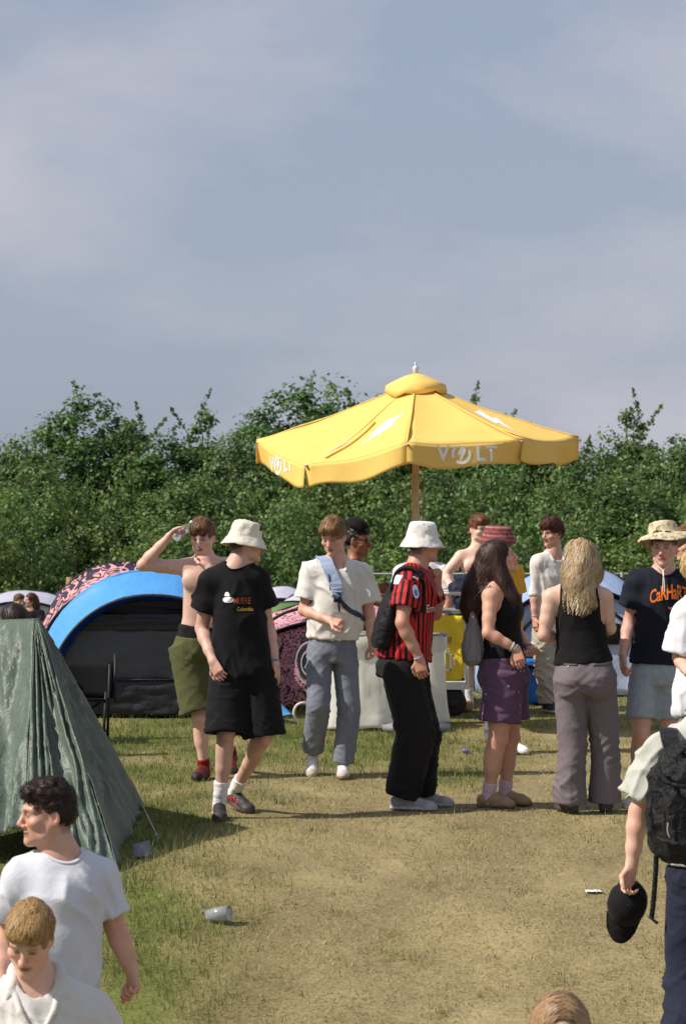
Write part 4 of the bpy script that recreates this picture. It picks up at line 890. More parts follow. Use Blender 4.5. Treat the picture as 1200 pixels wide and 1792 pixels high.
M_cord = plain('pale_cord', (206, 204, 196)); mb = MB(); pg = ground_at(278, 1478); mb.tube([at(246, 1402, 18.3), pg+vec(0, 0, .03)], .003, 5); tt_.part('guy_line', mb.V, mb.F, M_cord)
mb = MB(); mb.tube([pg+vec(0, 0, .06), pg+vec(-.03, 0, -.05)], .006, 6); tt_.part('tent_peg', mb.V, mb.F, M_galv)
V, Fc = thicken(np.array([at(232, 1478, 16.2), at(262, 1470, 16.3), at(266, 1496, 16.1), at(236, 1500, 16.0)]), [(3, 2, 1, 0)], .004); tt_.part('loose_corner', V, Fc, tentcloth('pale_plastic_sheet', (104, 112, 122)))
# ---- camp chair
cb = ground_at(142, 1298); ch = Thing('camp_chair', 'black folding camp chair standing between the tarp and the blue tent', 'chair', cb); x0, y0 = cb[0], cb[1]
for sx in (-.2, .22):
    for sy in (-.2, .22): mb = MB(); mb.tube([(x0+sx*.9, y0+sy, 0), (x0-sx*.1*0+sx, y0+sy*.9, .42 if sy < 0 else .62)], .012, 6); ch.part('leg', mb.V, mb.F, M_trim)
V, Fc = thicken(np.array([(x0-.2, y0-.2, .36), (x0+.22, y0-.2, .36), (x0+.22, y0+.2, .31), (x0-.2, y0+.2, .31)]), [(0, 1, 2, 3)], .01); ch.part('seat', V, Fc, M_black)
P = np.array([(x0-.24+.5*i/6, y0+.2+.03*math.sin(i/6*3.14)+.06*j/5, .34+.30*j/5+(.03 if i in (0,) else 0)*j/5) for j in range(6) for i in range(7)]); V, Fc = thicken(P, [tuple(f) for f in grid_faces(7, 6)], .008); ch.part('backrest', V, Fc, M_black)
for sx in (-.24, .26): mb = MB(); mb.tube([(x0+sx, y0+.2, .3), (x0+sx, y0+.26, .70)], .012, 6); ch.part('back_post', mb.V, mb.F, M_trim)
mb = MB(); mb.tube([(x0-.2, y0-.2, .1), (x0+.22, y0+.22, .35)], .01, 6); mb.tube([(x0+.22, y0-.2, .1), (x0-.2, y0+.22, .35)], .01, 6); ch.part('cross_brace', mb.V, mb.F, M_trim)
# ---- bin bags on stands
M_bag = mat('frosted_bag_plastic', (.80, .80, .74), .38, var=.06, vscale=6, bump2=.12, b2scale=7, spec=.5, transl=.45)
def bin_bag(lab, u, vb, d, w, h, seed, lid=False):
    c = at(u, vb, d); c[2] = terr(0, d); t = Thing('bin_bag', lab, 'bin bag', c); n, m = 48, 30; V = []
    for k in range(m):
        f = k/(m-1)
        for i in range(n):
            g = 2*math.pi*i/n; r = w*(1-.1*f+.1*(1-f)**2); sq = (abs(math.cos(g))**4+abs(math.sin(g))**4)**-.25; V.append((r*sq*math.cos(g), r*sq*math.sin(g)*.85, .01+h*f))
    V = np.array(V); fold = np.clip(1-np.abs(noise3(np.stack([np.arctan2(V[:, 1], V[:, 0])*3+seed, V[:, 2]*1.2, V[:, 2]*0], 1)))*2.2, 0, 1)**2; k_ = (w*.13*(fold-.3)*(1-.5*V[:, 2]/h)+.008*noise3(V*np.array([5, 5, 2.])+seed)); V[:, :2] *= (1+k_/w)[:, None]; V[:, 2] += .03*np.abs(noise3(V*4+seed))*(V[:, 2] < .1)
    Fc = [tuple(f) for f in grid_faces(n, m, True)]+[tuple(range(n))[::-1]]; t.part('sack', V+c, Fc, M_bag)
    mb = MB(); ring = [c+vec(w*.99*math.cos(g), w*.85*math.sin(g), h+.01) for g in np.linspace(0, 2*math.pi, 25)]; mb.tube(ring, .016, 6); t.part('rim', mb.V, mb.F, M_grim)
    V = []; 
    for k, (rr, dz) in enumerate(((1.0, .02), (1.07, -.01), (1.08, -.08), (1.04, -.13))):
        for i in range(n): g = 2*math.pi*i/n; V.append(c+vec(w*rr*math.cos(g)*1.0, w*.87*rr*math.sin(g), h+dz+.012*math.sin(5*g+k)))
    t.part('folded_cuff', np.array(V), grid_faces(n, 4, True)[:, ::-1], M_bag)
    for g in (.8, 2.4, 4.0, 5.5): mb = MB(); mb.tube([c+vec(w*math.cos(g)*.97, w*.8*math.sin(g), h), c+vec(w*.8*math.cos(g), w*.68*math.sin(g), 0)], .01, 6); t.part('stand_leg', mb.V, mb.F, M_grim)
M_grim = mat('grey_plastic_rim', srgb(128, 130, 134), .45, var=.05)
bin_bag('clear bin bag on a stand behind the white polo shirt man', 630, 1272, 24.7, .29, .80, 1); bin_bag('taller clear bin bag with grey rim in front of the yellow trolley banner', 740, 1258, 25.2, .20, .77, 4)
# ---- trolley with yellow banner
dC = 25.9; tr_ = Thing('trolley', 'white tube trolley with yellow banner and black wheels behind the man in the striped jersey', 'trolley', at(760, 1250, dC)*np.array([1, 1, 0])); M_wt = plain('white_tube', (214, 214, 212), .4); M_yel = mat('yellow_vinyl', srgb(232, 204, 48), .5, var=.05, bump2=.25, b2scale=5)
for yo in (0, .62):
    Q = lambda u, v: at(u, v, dC)+vec(0, yo, 0)
    mb = MB(); mb.tube(smooth_path([Q(700, 1205), Q(700, 1080), Q(700, 1050), Q(706, 1041), Q(720, 1039), Q(760, 1039), Q(800, 1039), Q(812, 1042), Q(817, 1052), Q(817, 1080), Q(817, 1205)], 60), .016, 8); tr_.part('rail_frame', mb.V, mb.F, M_wt)
    for u in (722, 792):
        wc = Q(u, 1230); mb = MB(); mb.lathe(wc, [(.03, -.035), (.085, -.04), (.11, -.03), (.125, -.012), (.125, .012), (.11, .03), (.085, .04), (.03, .035)], 24, np.array([[1, 0, 0], [0, 0, 1], [0, -1, 0]])); wz = mb.V; w_ = tr_.part('wheel', np.array(wz), mb.F, plain('black_rubber', (24, 24, 26), .7))
        mb = MB(); mb.lathe(wc, [(.001, -.042), (.05, -.042), (.05, .042), (.001, .042)], 16, np.array([[1, 0, 0], [0, 0, 1], [0, -1, 0]])); tr_.part('hub', mb.V, mb.F, M_trim, parent=w_)
mb = MB(); a, b = at(696, 1198, dC), at(820, 1206, dC); mb.box(((a[0]+b[0])/2, dC+.31, (a[2]+b[2])/2), ((b[0]-a[0])/2, .36, .022)); tr_.part('deck', mb.V, mb.F, M_wt, smooth=False)
mb = MB(); a, b = at(700, 1068, dC), at(818, 1074, dC); mb.box(((a[0]+b[0])/2, dC+.31, (a[2]+b[2])/2), ((b[0]-a[0])/2, .33, .014)); tr_.part('top_board', mb.V, mb.F, M_grim, smooth=False)
a, b = at(704, 1078, dC-.02), at(812, 1192, dC-.02); P = np.array([(a[0]+(b[0]-a[0])*i/24, dC-.025-.014*math.sin(i*.7)*math.sin(j*.4)-.012*noise3(np.array([[i*.4, j*.4, 1.]]))[0], a[2]+(b[2]-a[2])*j/20+.008*math.sin(i/24*3.14)*(1 if j == 0 else 0)) for j in range(21) for i in range(25)])
V, Fc = thicken(P, [tuple(f) for f in grid_faces(25, 21)], -.003); bn = tr_.part('banner', V, Fc, M_yel)
T = text_shape('N?', .085, .02, .05); tr_.part('lettering', at(781, 1121, dC-.06)+T[0][:, [0, 2, 1]], T[1], plain('black_lettering', (40, 36, 26)), parent=bn, smooth=False)
mb = MB(); bt0 = at(781, 1157, dC-.06)
for x, z, hx, hz in ((-.07, 0, .009, .085), (.035, 0, .009, .085), (-.0175, .08, .06, .009), (-.0175, -.08, .06, .009), (.068, 0, .008, .035)): mb.box(bt0+vec(x, 0, z), (hx, .002, hz))
tr_.part('battery_symbol', mb.V, mb.F, plain('white_vinyl', (236, 234, 226)), parent=bn, smooth=False)
for u, v in ((810, 1081), (810, 1189)): mb = MB(); e = at(u, v, dC-.05); mb.box(e, (.012, .012, .012)); tr_.part('eyelet', mb.V, mb.F, M_trim, parent=bn)
c = at(812, 1030, dC+.3); v = Vol(c-.25, c+.25, .012); v.ell(c, np.eye(3), (.13, .12, .12), 0); v.ell(c+vec(.02, -.05, -.1), np.eye(3), (.12, .1, .1), .04); V, Fc = v.mesh(); Nn = vnormals(V, Fc); q = V-c; V = V+Nn*(.035*np.clip(1-np.abs(noise3(q*9))*2.2, 0, 1)**2+.015*fbm(q*14, 2)-.01)[:, None]
single('bundled_jacket', V, Fc, fabric('dark_navy_cloth', srgb(42, 46, 66), bump2=.4), 'dark blue jacket bundled on top of the trolley beside the rail', 'jacket')
# ---- parasol
dU = 24.5; ucx = (727-600)/F*dU; um = Thing('parasol', 'large tilted yellow market parasol with white lightning bolts and VOLT lettering', 'parasol', vec(ucx, dU, 0))
um.o['label'] = 'large sagging yellow market parasol with white lightning bolts and white lettering'
M_can = mat('yellow_canvas', srgb(249, 214, 120), .75, var=.05, vscale=2.5, bump=.2, bscale=250, bump2=.12, b2scale=4, transl=.22, spec=.25)
cor = []                                     # rim corners: photograph column, row of the rim, depth offset
for u, v, dy in ((1012, 767, -.14), (914, 769, -1.08), (712, 775, -1.42), (534, 812, -.92), (449, 771, .10), (540, 742, 1.05), (735, 735, 1.42), (930, 742, .98)): cor.append(at(u, v, dU+dy))
apx = at(727, 668, dU); M_w = plain('white_canvas_print', (240, 238, 232), .7)
pan = []
def canopy(i, f, g):                         # point on panel i: f across, g from apex to rim
    a, b = cor[i], cor[(i+1) % 8]; r = a*(1-f)+b*f; p = apx*(1-g)+r*g; sag = .045*math.sin(math.pi*f)*g*(1-.25*g)+.03*math.sin(math.pi*g)
    q = p-vec(0, 0, sag); return q
NF, NG = 15, 17
for i in range(8):
    P = []
    for k in range(NG):
        for m in range(NF):
            f, g = m/(NF-1), k/(NG-1); g = .1+.9*g; q = canopy(i, f, g); nz = noise3(np.array([[q[0]*2.2+i, q[1]*2.2, q[2]*3]]))[0]; q = q+vec(0, 0, .02*nz*g)
            if i in (2, 3): dent = math.exp(-((abs(1-f if i == 2 else f))/.35)**2)*math.exp(-((g-.62)/.28)**2); q = q-vec(0, 0, .05*dent)
            P.append(q)
    P = np.array(P); pan.append(P); V, Fc = thicken(P, [tuple(f[::-1]) for f in grid_faces(NF, NG)], .004); cp = um.part('canopy_panel', V, Fc, M_can)
    seam = P[::NF]+vec(0, 0, .006); mb = MB(); mb.tube(seam, .007, 5); um.part('seam', mb.V, mb.F, M_can, parent=cp)
    # valance
    a, b = cor[i], cor[(i+1) % 8]; out = nrm(((a+b)/2-apx)*np.array([1, 1, 0])); Q = []; rim = P[-NF:]
    for k in range(8):
        for m in range(NF):
            f = m/(NF-1); w = k/7; drop = .185*(1+.08*math.sin(f*9+i*2)); Q.append(rim[m]+vec(0, 0, -drop*w)-out*w*(.02+.035*math.sin(f*math.pi*2+i)+.03*math.sin(f*9+i*1.7))+out*.012*w)
    Q = np.array(Q); V, Fc = thicken(Q, [tuple(f[::-1]) for f in grid_faces(NF, 8)], .003); va = um.part('valance', V, Fc, M_can)
    bq = BVHTree.FromPolygons(Q.tolist(), [tuple(f) for f in grid_faces(NF, 8)]); bp_ = BVHTree.FromPolygons(P.tolist(), [tuple(f) for f in grid_faces(NF, NG)])
    ex_ = nrm((b-a)*np.array([1, 1, 0])); dn = -out; ex_ = ex_ if np.dot(np.cross(Z3, ex_), out) < 0 else -ex_
    def onto(bv, shape, c, ex_, ey_, dr, m, par, nm, off=.006):
        out_ = []
        for x, y in shape[0][:, :2]:
            h_ = bv.ray_cast((c+ex_*x+ey_*y-dr*1.0).tolist(), dr.tolist(), 3.0); out_.append(np.array(h_[0])-dr*off if h_[0] is not None else None)
        Fk = [f for f in shape[1] if all(out_[q] is not None for q in f)]
        if Fk: V2, F2 = clean(np.array([o if o is not None else np.zeros(3) for o in out_]), Fk); um.part(nm, V2, F2, m, parent=par)
    sgn = nrm(np.cross(Z3, -out)) ; exl = -np.cross(out, Z3) if False else np.cross(Z3, out)
    if i % 2 == 1:                           # lettering on every other valance
        c = Q[3*NF+NF//2]+exl*.02; mw = .5*np.linalg.norm(b-a)
        SB = [( -.215, text_shape('V', .17, .03, .04)), (.105, text_shape('L', .17, .03, .04)), (.205, text_shape('T', .17, .03, .04))]
        for dx, T in SB: onto(bq, T, c+exl*dx, exl, Z3, -out, M_w, va, 'lettering')
        arc = lambda r0, r1, g0, g1, cx: [(cx+r0*math.cos(g), r0*math.sin(g)) for g in np.linspace(g0, g1, 9)]+[(cx+r1*math.cos(g), r1*math.sin(g)) for g in np.linspace(g1, g0, 9)]
        onto(bq, flat_shape([arc(.06, .085, .9, 3.6, -.06), arc(.06, .085, 4.1, 6.7, -.06), [(-.06, .06), (-.095, -.005), (-.062, -.005), (-.075, -.06), (-.02, .012), (-.055, .012), (-.03, .06)]], .03), c, exl, Z3, -out, M_w, va, 'lettering')
    if i in (0, 2, 4, 6):                       # lightning bolt on the other panels
        mid = P[9*NF+NF//2]; dr = nrm(mid-apx); nn = nrm(np.cross(b-a, dr)); nn = nn if nn[2] > 0 else -nn; ey_ = -dr; exq = nrm(np.cross(ey_, nn)); 
        bolt = [(-.03, .22), (.13, .25), (.055, .08), (.13, .085), (-.11, -.25), (-.03, -.035), (-.105, -.04)]
        onto(bp_, flat_shape([bolt], .05), mid, exq, ey_, -nn, M_w, cp, 'bolt_symbol')
# top cap, ribs, pole, finial, tie strap, cords
n = 16; V = []; cr = []
for k, (s_, dz) in enumerate(((.05, .075), (.4, .08), (.85, .07), (1.1, .058), (1.14, .0))):
    for i in range(n):
        f = (i % 2)/2; a, b = cor[i//2], cor[(i//2+1) % 8]; r = (a*(1-f)+b*f)-apx; V.append(apx+r*s_*.168+vec(0, 0, dz-(.016*math.sin(i*2.2) if k > 3 else 0)))
V, Fc = thicken(np.array(V), [tuple(f[::-1]) for f in grid_faces(n, 5, True)], .004); um.part('vent_cap', V, Fc, M_can)
mb = MB(); mb.lathe(apx+vec(0, 0, .09), [(.001, .08), (.009, .078), (.012, .068), (.008, .056), (.009, .05), (.026, .032), (.028, .02), (.02, 0), (.024, -.03), (.001, -.03)], 14); um.part('finial', mb.V, mb.F, plain('white_turned_wood', (206, 204, 206), .5))
M_wood = mat('light_wood', srgb(204, 184, 170), .6, var=.15, vscale=8, bump=.3)
pb = vec(ucx, dU, 0); mb = MB(); mb.tube([pb, apx+vec(0, 0, .06)], .03, 14); um.part('pole', mb.V, mb.F, M_wood)
hubp = pb+(apx-pb)*.93; slp = pb+(apx-pb)*.80
for i in range(8):
    a = cor[i]-vec(0, 0, .015); mb = MB(); mb.tube([hubp+vec(0, 0, .02), a*.999], .013, 6, flat=.7); rb = um.part('rib', mb.V, mb.F, M_wood); mb = MB(); mb.tube([slp, (hubp+vec(0, 0, .02))*.45+a*.55], .011, 6); um.part('strut', mb.V, mb.F, M_wood, parent=rb)
for q in (hubp, slp): mb = MB(); mb.lathe(q, [(.03, -.05), (.06, -.05), (.06, .05), (.03, .05)], 14); um.part('hub', mb.V, mb.F, M_wood)
for dx in (-.055, .07): mb = MB(); mb.tube([slp+vec(dx, -.03, -.02), pb+vec(dx*.8, -.03, 1.2)], .005, 5); um.part('pull_cord', mb.V, mb.F, plain('tan_cord', (150, 124, 84)))
mb = MB(); mb.lathe(pb, [(.001, 0), (.3, 0), (.3, .05), (.08, .08), (.06, .3), (.04, .3)], 20); um.part('base', mb.V, mb.F, M_grim)
P3 = pan[2]; P4 = pan[3]
strp = np.array([P3[k*NF+NF-3] for k in range(6, 16)]); V, Fc = strap(strp+vec(0, -.01, .01), .022, .01, np.array([vec(-.2, -.5, .8)]*len(strp))); um.part('tie_strap', V, Fc, M_can)
# ---- litter
g = ground_at(392, 1616); mb = MB(); ax = nrm(vec(.9, -.35, .12)); tt3 = np.stack([nrm(np.cross(ax, Z3)), nrm(np.cross(ax, np.cross(ax, Z3))), ax]); mb.lathe(g+vec(-.04, 0, .045), [(.001, -.05), (.028, -.05), (.042, .075), (.0395, .075), (.026, -.045), (.001, -.045)], 22, tt3); single('plastic_cup', mb.V, mb.F, mat('clear_cup_plastic', (.94, .96, .97), .16, var=0, trans=.82), 'clear plastic cup lying on the dry grass', 'cup')
g = ground_at(368, 1600); P = np.array([(g[0]+(i-4)*.012+.004*(j % 2), g[1]+(j-3)*.02, g[2]+.012+.012*abs(noise3(np.array([[i*.5, j*.5, 2.]]))[0])) for j in range(7) for i in range(9)]); V, Fc = thicken(P, [tuple(f) for f in grid_faces(9, 7)], .001); single('plastic_scrap', V, Fc, mat('clear_cup_plastic', (.9, .92, .93)), 'crumpled clear plastic scrap beside the lying cup', 'litter')
g = ground_at(1038, 1563); P = np.array([(g[0]+(i-4)*.011, g[1]+(j-2)*.02, g[2]+.008+.01*abs(noise3(np.array([[i*.6, j*.6, 5.]]))[0])) for j in range(5) for i in range(9)]); V, Fc = thicken(P, [tuple(f) for f in grid_faces(9, 5)], .001); single('paper_scrap', V, Fc, plain('white_paper', (224, 224, 230)), 'white paper scrap on the dry grass at the right', 'litter')
g = ground_at(816, 1319); mb = MB(); mb.lathe(g+vec(0, 0, .018), [(.001, -.03), (.014, -.03), (.018, -.025), (.018, .025), (.014, .03), (.001, .03)], 16, np.array([[0, 0, 1.], [0, 1, 0], [-1, 0, .1]])); single('drink_can', mb.V, mb.F, mat('blue_white_can', srgb(120, 120, 176), .35, metal=.5, var=.3, vscale=30), 'small crushed blue can on the grass behind the woman in purple shorts', 'can')
g = ground_at(528, 1268); mb = MB(); mb.tube(smooth_path([g+vec(-.02, 0, .0), g+vec(-.07, 0, .08), g+vec(-.05, .0, .16), g+vec(.02, 0, .19), g+vec(.12, .1, .14)], 18), .012, 8); single('hose', mb.V, mb.F, plain('white_hose', (200, 198, 188), .5), 'loop of pale hose on the grass beside the pink pop-up tent', 'hose')
# ------------------------------------------------------------------ hats, bags and prints
def head_mesh(p, V, dz=0, tilt=(0, 0), scale=1.0):
    a, b = tilt; V = np.asarray(V, float)*scale
    c, s_ = math.cos(a), math.sin(a); y = V[:, 1]*c-V[:, 2]*s_; z = V[:, 1]*s_+V[:, 2]*c; V = np.stack([V[:, 0], y, z], 1)
    c, s_ = math.cos(b), math.sin(b); x = V[:, 0]*c+V[:, 2]*s_; z = -V[:, 0]*s_+V[:, 2]*c; V = np.stack([x, V[:, 1], z], 1)
    return p.hd+((V+np.array([0, -.012, dz]))*p.hs)@p.H
def bucket_hat(p, m, prof, dz=.0, tilt=(0, 0), wob=.004, seed=0, wavy=.0, colf=None, squash=1.08, label=None, t=.004):
    n = 48; prof = np.array(prof); q = np.linspace(0, 1, 26); pr = np.interp(q, np.linspace(0, 1, len(prof)), prof[:, 0]); pz = np.interp(q, np.linspace(0, 1, len(prof)), prof[:, 1]); V = []
    for r, z in zip(pr, pz):
        for k in range(n):
            g = 2*math.pi*k/n; V.append((r*math.cos(g), r*squash*math.sin(g), z))
    V = np.array(V); rr = np.linalg.norm(V[:, :2], axis=1); g = np.arctan2(V[:, 1], V[:, 0])
    V += (wob*np.stack([fbm(V*22+seed, 2), fbm(V*22+seed+40, 2), fbm(V*20+seed+80, 2)], 1))
    V[:, 2] += wavy*sstep(.10, .17, rr)*np.sin(g*2+seed)+wavy*.5*sstep(.1, .17, rr)*np.sin(3*g+1.3*seed)
    Fc = grid_faces(n, len(q), True); ti = len(V); V = np.vstack([V, [[0, 0, pz[0]+.002]]]); Fc = [tuple(f) for f in Fc]+[(ti, (k+1) % n, k) for k in range(n)]
    V, Fc = thicken(V, Fc, -t) if False else thicken(V, [f[::-1] for f in Fc], t)
    kw = {}
    if colf: kw['col'] = colf(V)
    return p.t.part('hat', head_mesh(p, V, dz, tilt), Fc, m, label=label, **kw)
BUCKET = [(.01, .134), (.045, .135), (.066, .131), (.078, .122), (.086, .10), (.092, .07), (.098, .043), (.101, .034), (.111, .016), (.124, -.008), (.134, -.028)]
def on_body(p, on, pts, n=26, off=.006):    # drape a path on a garment: nearest point on its surface
    bv = p.bvh[on]; P = []; Nn = []
    for q in smooth_path(pts, n):
        r = bv.find_nearest(q.tolist()); nn = np.array(r[1]); nn = nn if np.dot(nn, q-p.spine(.6)) > -.02 else -nn
        P.append(np.array(r[0])+nn*off); Nn.append(nn)
    for _ in range(2): P = [P[0]]+[(P[i-1]+2*P[i]+P[i+1])/4 for i in range(1, len(P)-1)]+[P[-1]]
    return np.array(P), np.array(Nn)
def bracelet(p, q, m, t=.06, r=.031, w=.011):
    el, wr = p.J['e'+q], p.J['w'+q]; D = nrm(wr-el); c = wr-D*t*.3
    V, Fc = [], []; a = nrm(np.cross(D, (0.3, .9, .1))); b = np.cross(D, a); n = 20
    for rr, z in ((r, -w/2), (r+.003, -w/4), (r+.003, w/4), (r, w/2)):
        for k in range(n): g = 2*math.pi*k/n; V.append(c+D*z+rr*(math.cos(g)*a+math.sin(g)*b))
    p.t.part('wristband', np.array(V), grid_faces(n, 4, True), m)
M_print = {}
def printed(p, shape, on, c, ex, ey, dr, m, name='print', parent=None, off=.003):
    V, Fc = p.lay(shape[0], shape[1], on, c, ex, ey, dr, off); V, Fc = clean(V, Fc)
    if len(Fc): return p.t.part(name, V, Fc, m, parent=parent)
# ------------------------------------------------------------------ 1 shirtless man in olive shorts
p = Person('shirtless man in olive green shorts raising a clear bottle to his forehead', 20.3, dict(hd=(354, 940, -.02), nk=(360, 987, 0), sr=(326, 993, 0), sl=(400, 991, .03), er=(250, 989, -.03), wr=(297, 938, -.09), fr=(328, 919, -.09),
    el=(396, 1050, -.14), wl=(366, 994, -.26), fl=(352, 962, -.2), pe=(343, 1138, .02), kr=(350, 1256, -.04), ar=('g', 357, 0), kl=(383, 1252, .05), al=('g', 404, .45, .05)), face=(-.22, -.95, -.2), skin=(214, 172, 152), hairc=(92, 66, 42))
p.feet = dict(r=vec(-.25, -1, 0), l=vec(.1, -1, -.45))
p.body(hand=dict(r=dict(palm=(.4, -.5, -.6), curl=.9), l=dict(palm=(-.5, .6, .1), curl=.95)), thin=.89, fade=.4)
p.hair(short_hair(top=.02, fringe=.012, hl=.07), fwd, seed=2, n=1700, amp=.008, freq=32, tip=(150, 112, 72))
p.trousers(fabric('olive_jersey', srgb(82, 83, 52)), name='shorts', waist=.15, len_=.455, rt=.104, ra=.128, hips=(.174, .14), ww=(.15, .122), amp=.006, seed=4)
v = Vol(p.spine(.2)-.25, p.spine(.2)+.25, .008); v.loft(p.spine(.08), p.spine(.285), p.e1, [(0, .145, .113), (1, .142, .108)], k=0); p.finish('underwear_waistband', v, fabric('black_elastic', srgb(26, 25, 27)), p.folds(.003))
for q in 'lr': p.shoe(q, M_shoe, flat_shoe((120, 30, 28), (24, 20, 20), toe=(40, 26, 26), lace=(20, 18, 18)), collar=.07, sock=fabric('red_sock', srgb(122, 30, 30)), sockh=.055)
hb, D_, P_, S_ = p.grip['r']
M_glass = mat('clear_plastic', (.92, .95, .96), .06, var=0, trans=.93, spec=.5)
mb = MB(); ax = nrm(vec(-.75, -.1, -.75)); tt = np.stack([nrm(np.cross(ax, (0, 1, 0))), nrm(np.cross(ax, np.cross(ax, (0, 1, 0)))), ax])
mb.lathe(hb+P_*.028-ax*.02, [(.001, -.075), (.013, -.075), (.013, -.05), (.018, -.045), (.032, -.015), (.0325, .02), (.029, .04), (.0325, .06), (.032, .085), (.025, .092), (.001, .088)], 20, tt)
bt = Thing('water_bottle', 'small clear plastic water bottle held up by the shirtless man', 'bottle', hb+P_*.028); bt.part('bottle_body', mb.V, mb.F, M_glass)
mb = MB(); mb.lathe(hb+P_*.028-ax*.02, [(.001, -.09), (.0145, -.09), (.0145, -.072), (.001, -.072)], 16, tt); bt.part('cap', mb.V, mb.F, plain('blue_white_plastic', (200, 205, 225), .4))
hb, D_, P_, S_ = p.grip['l']; mo = p.hp(0, .095, -.07); dr = nrm(vec(-.25, -.85, .35))
mb = MB(); mb.tube([mo+vec(-.004, -.004, -.002), mo+dr*.085], .0042, 8); cg = Thing('cigarette', 'white cigarette held at the lips of the shirtless man', 'cigarette', mo); cg.part('paper', mb.V, mb.F, plain('cigarette_paper', (235, 232, 226)))
mb = MB(); mb.tube([mo+dr*.085, mo+dr*.094], .004, 8); cg.part('ash', mb.V, mb.F, plain('ash', (110, 105, 100)))
def sunglasses(p, m, y=.098, z=.0, up=0.0, name='sunglasses', label=None, wide=.074):
    mb = MB(); H = p.hp
    for x in (-1, 1):
        c = H(x*.032, y, z); X, Fv, U = p.X, p.F, p.U; ring = [c+X*.027*math.cos(g)*1.05+U*.02*math.sin(g)*(1 if math.sin(g) > 0 else .95)-Fv*abs(math.cos(g))*.003 for g in np.linspace(0, 2*math.pi, 15)[:-1]]
        mb.add([c+Fv*.004]+ring+[c-Fv*.004]+[r-Fv*.004 for r in ring], [(0, i+1, (i+1) % 14+1) for i in range(14)]+[(15, (i+1) % 14+16, i+16) for i in range(14)]+[(i+1, i+16, (i+1) % 14+16, (i+1) % 14+1) for i in range(14)])
        mb.tube([H(x*.058, y-.006, z+.008), H(x*.078, y-.04, z+.008), H(x*.081, -.01, z+.004), H(x*.079, -.03, z-.01)], .003, 6)
    mb.tube([H(-.01, y, z+.006), H(.01, y, z+.006)], .003, 6)
    p.t.part(name, mb.V, mb.F, m, smooth=False)
M_dark = mat('dark_lens', (.012, .01, .012), .12, var=0, spec=.6)
sunglasses(p, mat('red_lens', srgb(90, 26, 34), .15, var=0, spec=.6), y=.1, z=.045)
# ------------------------------------------------------------------ 2 man in black
p = Person('man in black t-shirt and long black shorts wearing a cream bucket hat', 17.8, dict(hd=(431, 949, .02), nk=(412, 991, 0), sl=(450, 1014, .03), sr=(369, 1018, .0), el=(468, 1094, .08), er=(353, 1100, .06), wl=(482, 1162, .0), wr=(373, 1158, -.12),
    fl=(486, 1200, -.02), fr=(386, 1184, -.16), pe=(424, 1182, 0), kl=(463, 1288, -.02), kr=(396, 1283, -.08), al=('g', 410, .42, .035), ar=('g', 384, .0, 0)), face=(.86, .28, -.04), skin=(206, 163, 142), hairc=(88, 64, 44))
p.feet = dict(l=vec(.55, -.8, -.2), r=vec(.05, -1, 0))
p.body(muscle=0, thin=.92, fade=.75, hand=dict(r=dict(palm=(.45, .8, 0), curl=.55), l=dict(palm=(-.8, .4, 0), curl=.5)))
o = p.tshirt(M_black, hem=.0, aw=.185, bw=.145, ah=.19, seed=3, sl=(.6, .6), sr=(.085, .098), amp=.012)
p.trousers(fabric('black_shorts_cloth', srgb(20, 19, 21)), name='shorts', waist=.14, len_=.505, rt=.12, ra=.135, hips=(.19, .15), ww=(.17, .13), seed=7, amp=.007)
for q in 'lr': p.shoe(q, M_shoe, flat_shoe((44, 40, 42), (70, 62, 62), accent=(168, 62, 52), toe=(60, 54, 56)), sock=M_sockw, sockh=.15, ln=.305, wd=.053, collar=.055)
p.hair(short_hair(top=-.012, fringe=.0, side=-.004), fwd, seed=3, n=700, length=.02, zmax=.01)
bucket_hat(p, fabric('cream_cotton', srgb(214, 206, 190), bump2=.2, b2scale=30), BUCKET, dz=.0, tilt=(-.12, .05), seed=1, wob=.007)
bracelet(p, 'l', plain('blue_cloth_band', (90, 125, 170)))
W_ = plain('white_print', (225, 224, 222)); ft = vec(0, 1, 0); ex, ez = vec(1, 0, 0), Z3
c = at(405, 1047, 17.8)
hat = [[(.012*math.cos(g)*2.0-.005, .010*math.sin(g)*1.25-.003) for g in np.linspace(0, 2*math.pi, 18)[:-1]], [(-.022+.016*math.cos(g), .022+.022*math.sin(g)) for g in np.linspace(-.2, math.pi+.2, 12)]]
hat[0] = [(x*1.5-.006, y*1.5) for x, y in hat[0]]
printed(p, flat_shape(hat), 't_shirt', c, ex, ez, ft, W_, parent=o)
printed(p, text_shape('MUERE', .055, .01, sx=.62), 't_shirt', c+vec(.072, 0, -.012), ex, ez, ft, plain('orange_brown_print', (150, 74, 34)), parent=o)
printed(p, text_shape('Colombia', .034, .012, sx=.75), 't_shirt', c+vec(.09, 0, -.062), ex, ez, ft, plain('gold_print', (196, 164, 62)), parent=o)
# ------------------------------------------------------------------ 3 man in white polo
p = Person('man in white polo shirt and grey jeans with a pale blue sling strap', 20.4, dict(hd=(583, 939, -.06), nk=(590, 986, 0), sr=(547, 1001, .0), sl=(633, 1005, .03), er=(532, 1068, -.02), wr=(578, 1086, -.2), fr=(603, 1092, -.26), el=(646, 1075, .04), wl=(651, 1125, .0), fl=(655, 1152, -.04),
    pe=(581, 1143, 0), kr=(557, 1232, -.1), ar=('g', 547, .12, .09), kl=(611, 1243, -.02), al=('g', 600, 0, 0)), face=(-.35, -.9, -.33), skin=(210, 162, 138), hairc=(112, 80, 48))
p.feet = dict(r=vec(-.05, -.8, -.6), l=vec(.0, -1, 0))
p.body(legs=False, muscle=0, thin=.92, fade=.25, hand=dict(r=dict(palm=(.2, .5, -.8), curl=1.0), l=dict(palm=(-.7, -.6, 0), curl=.7)))
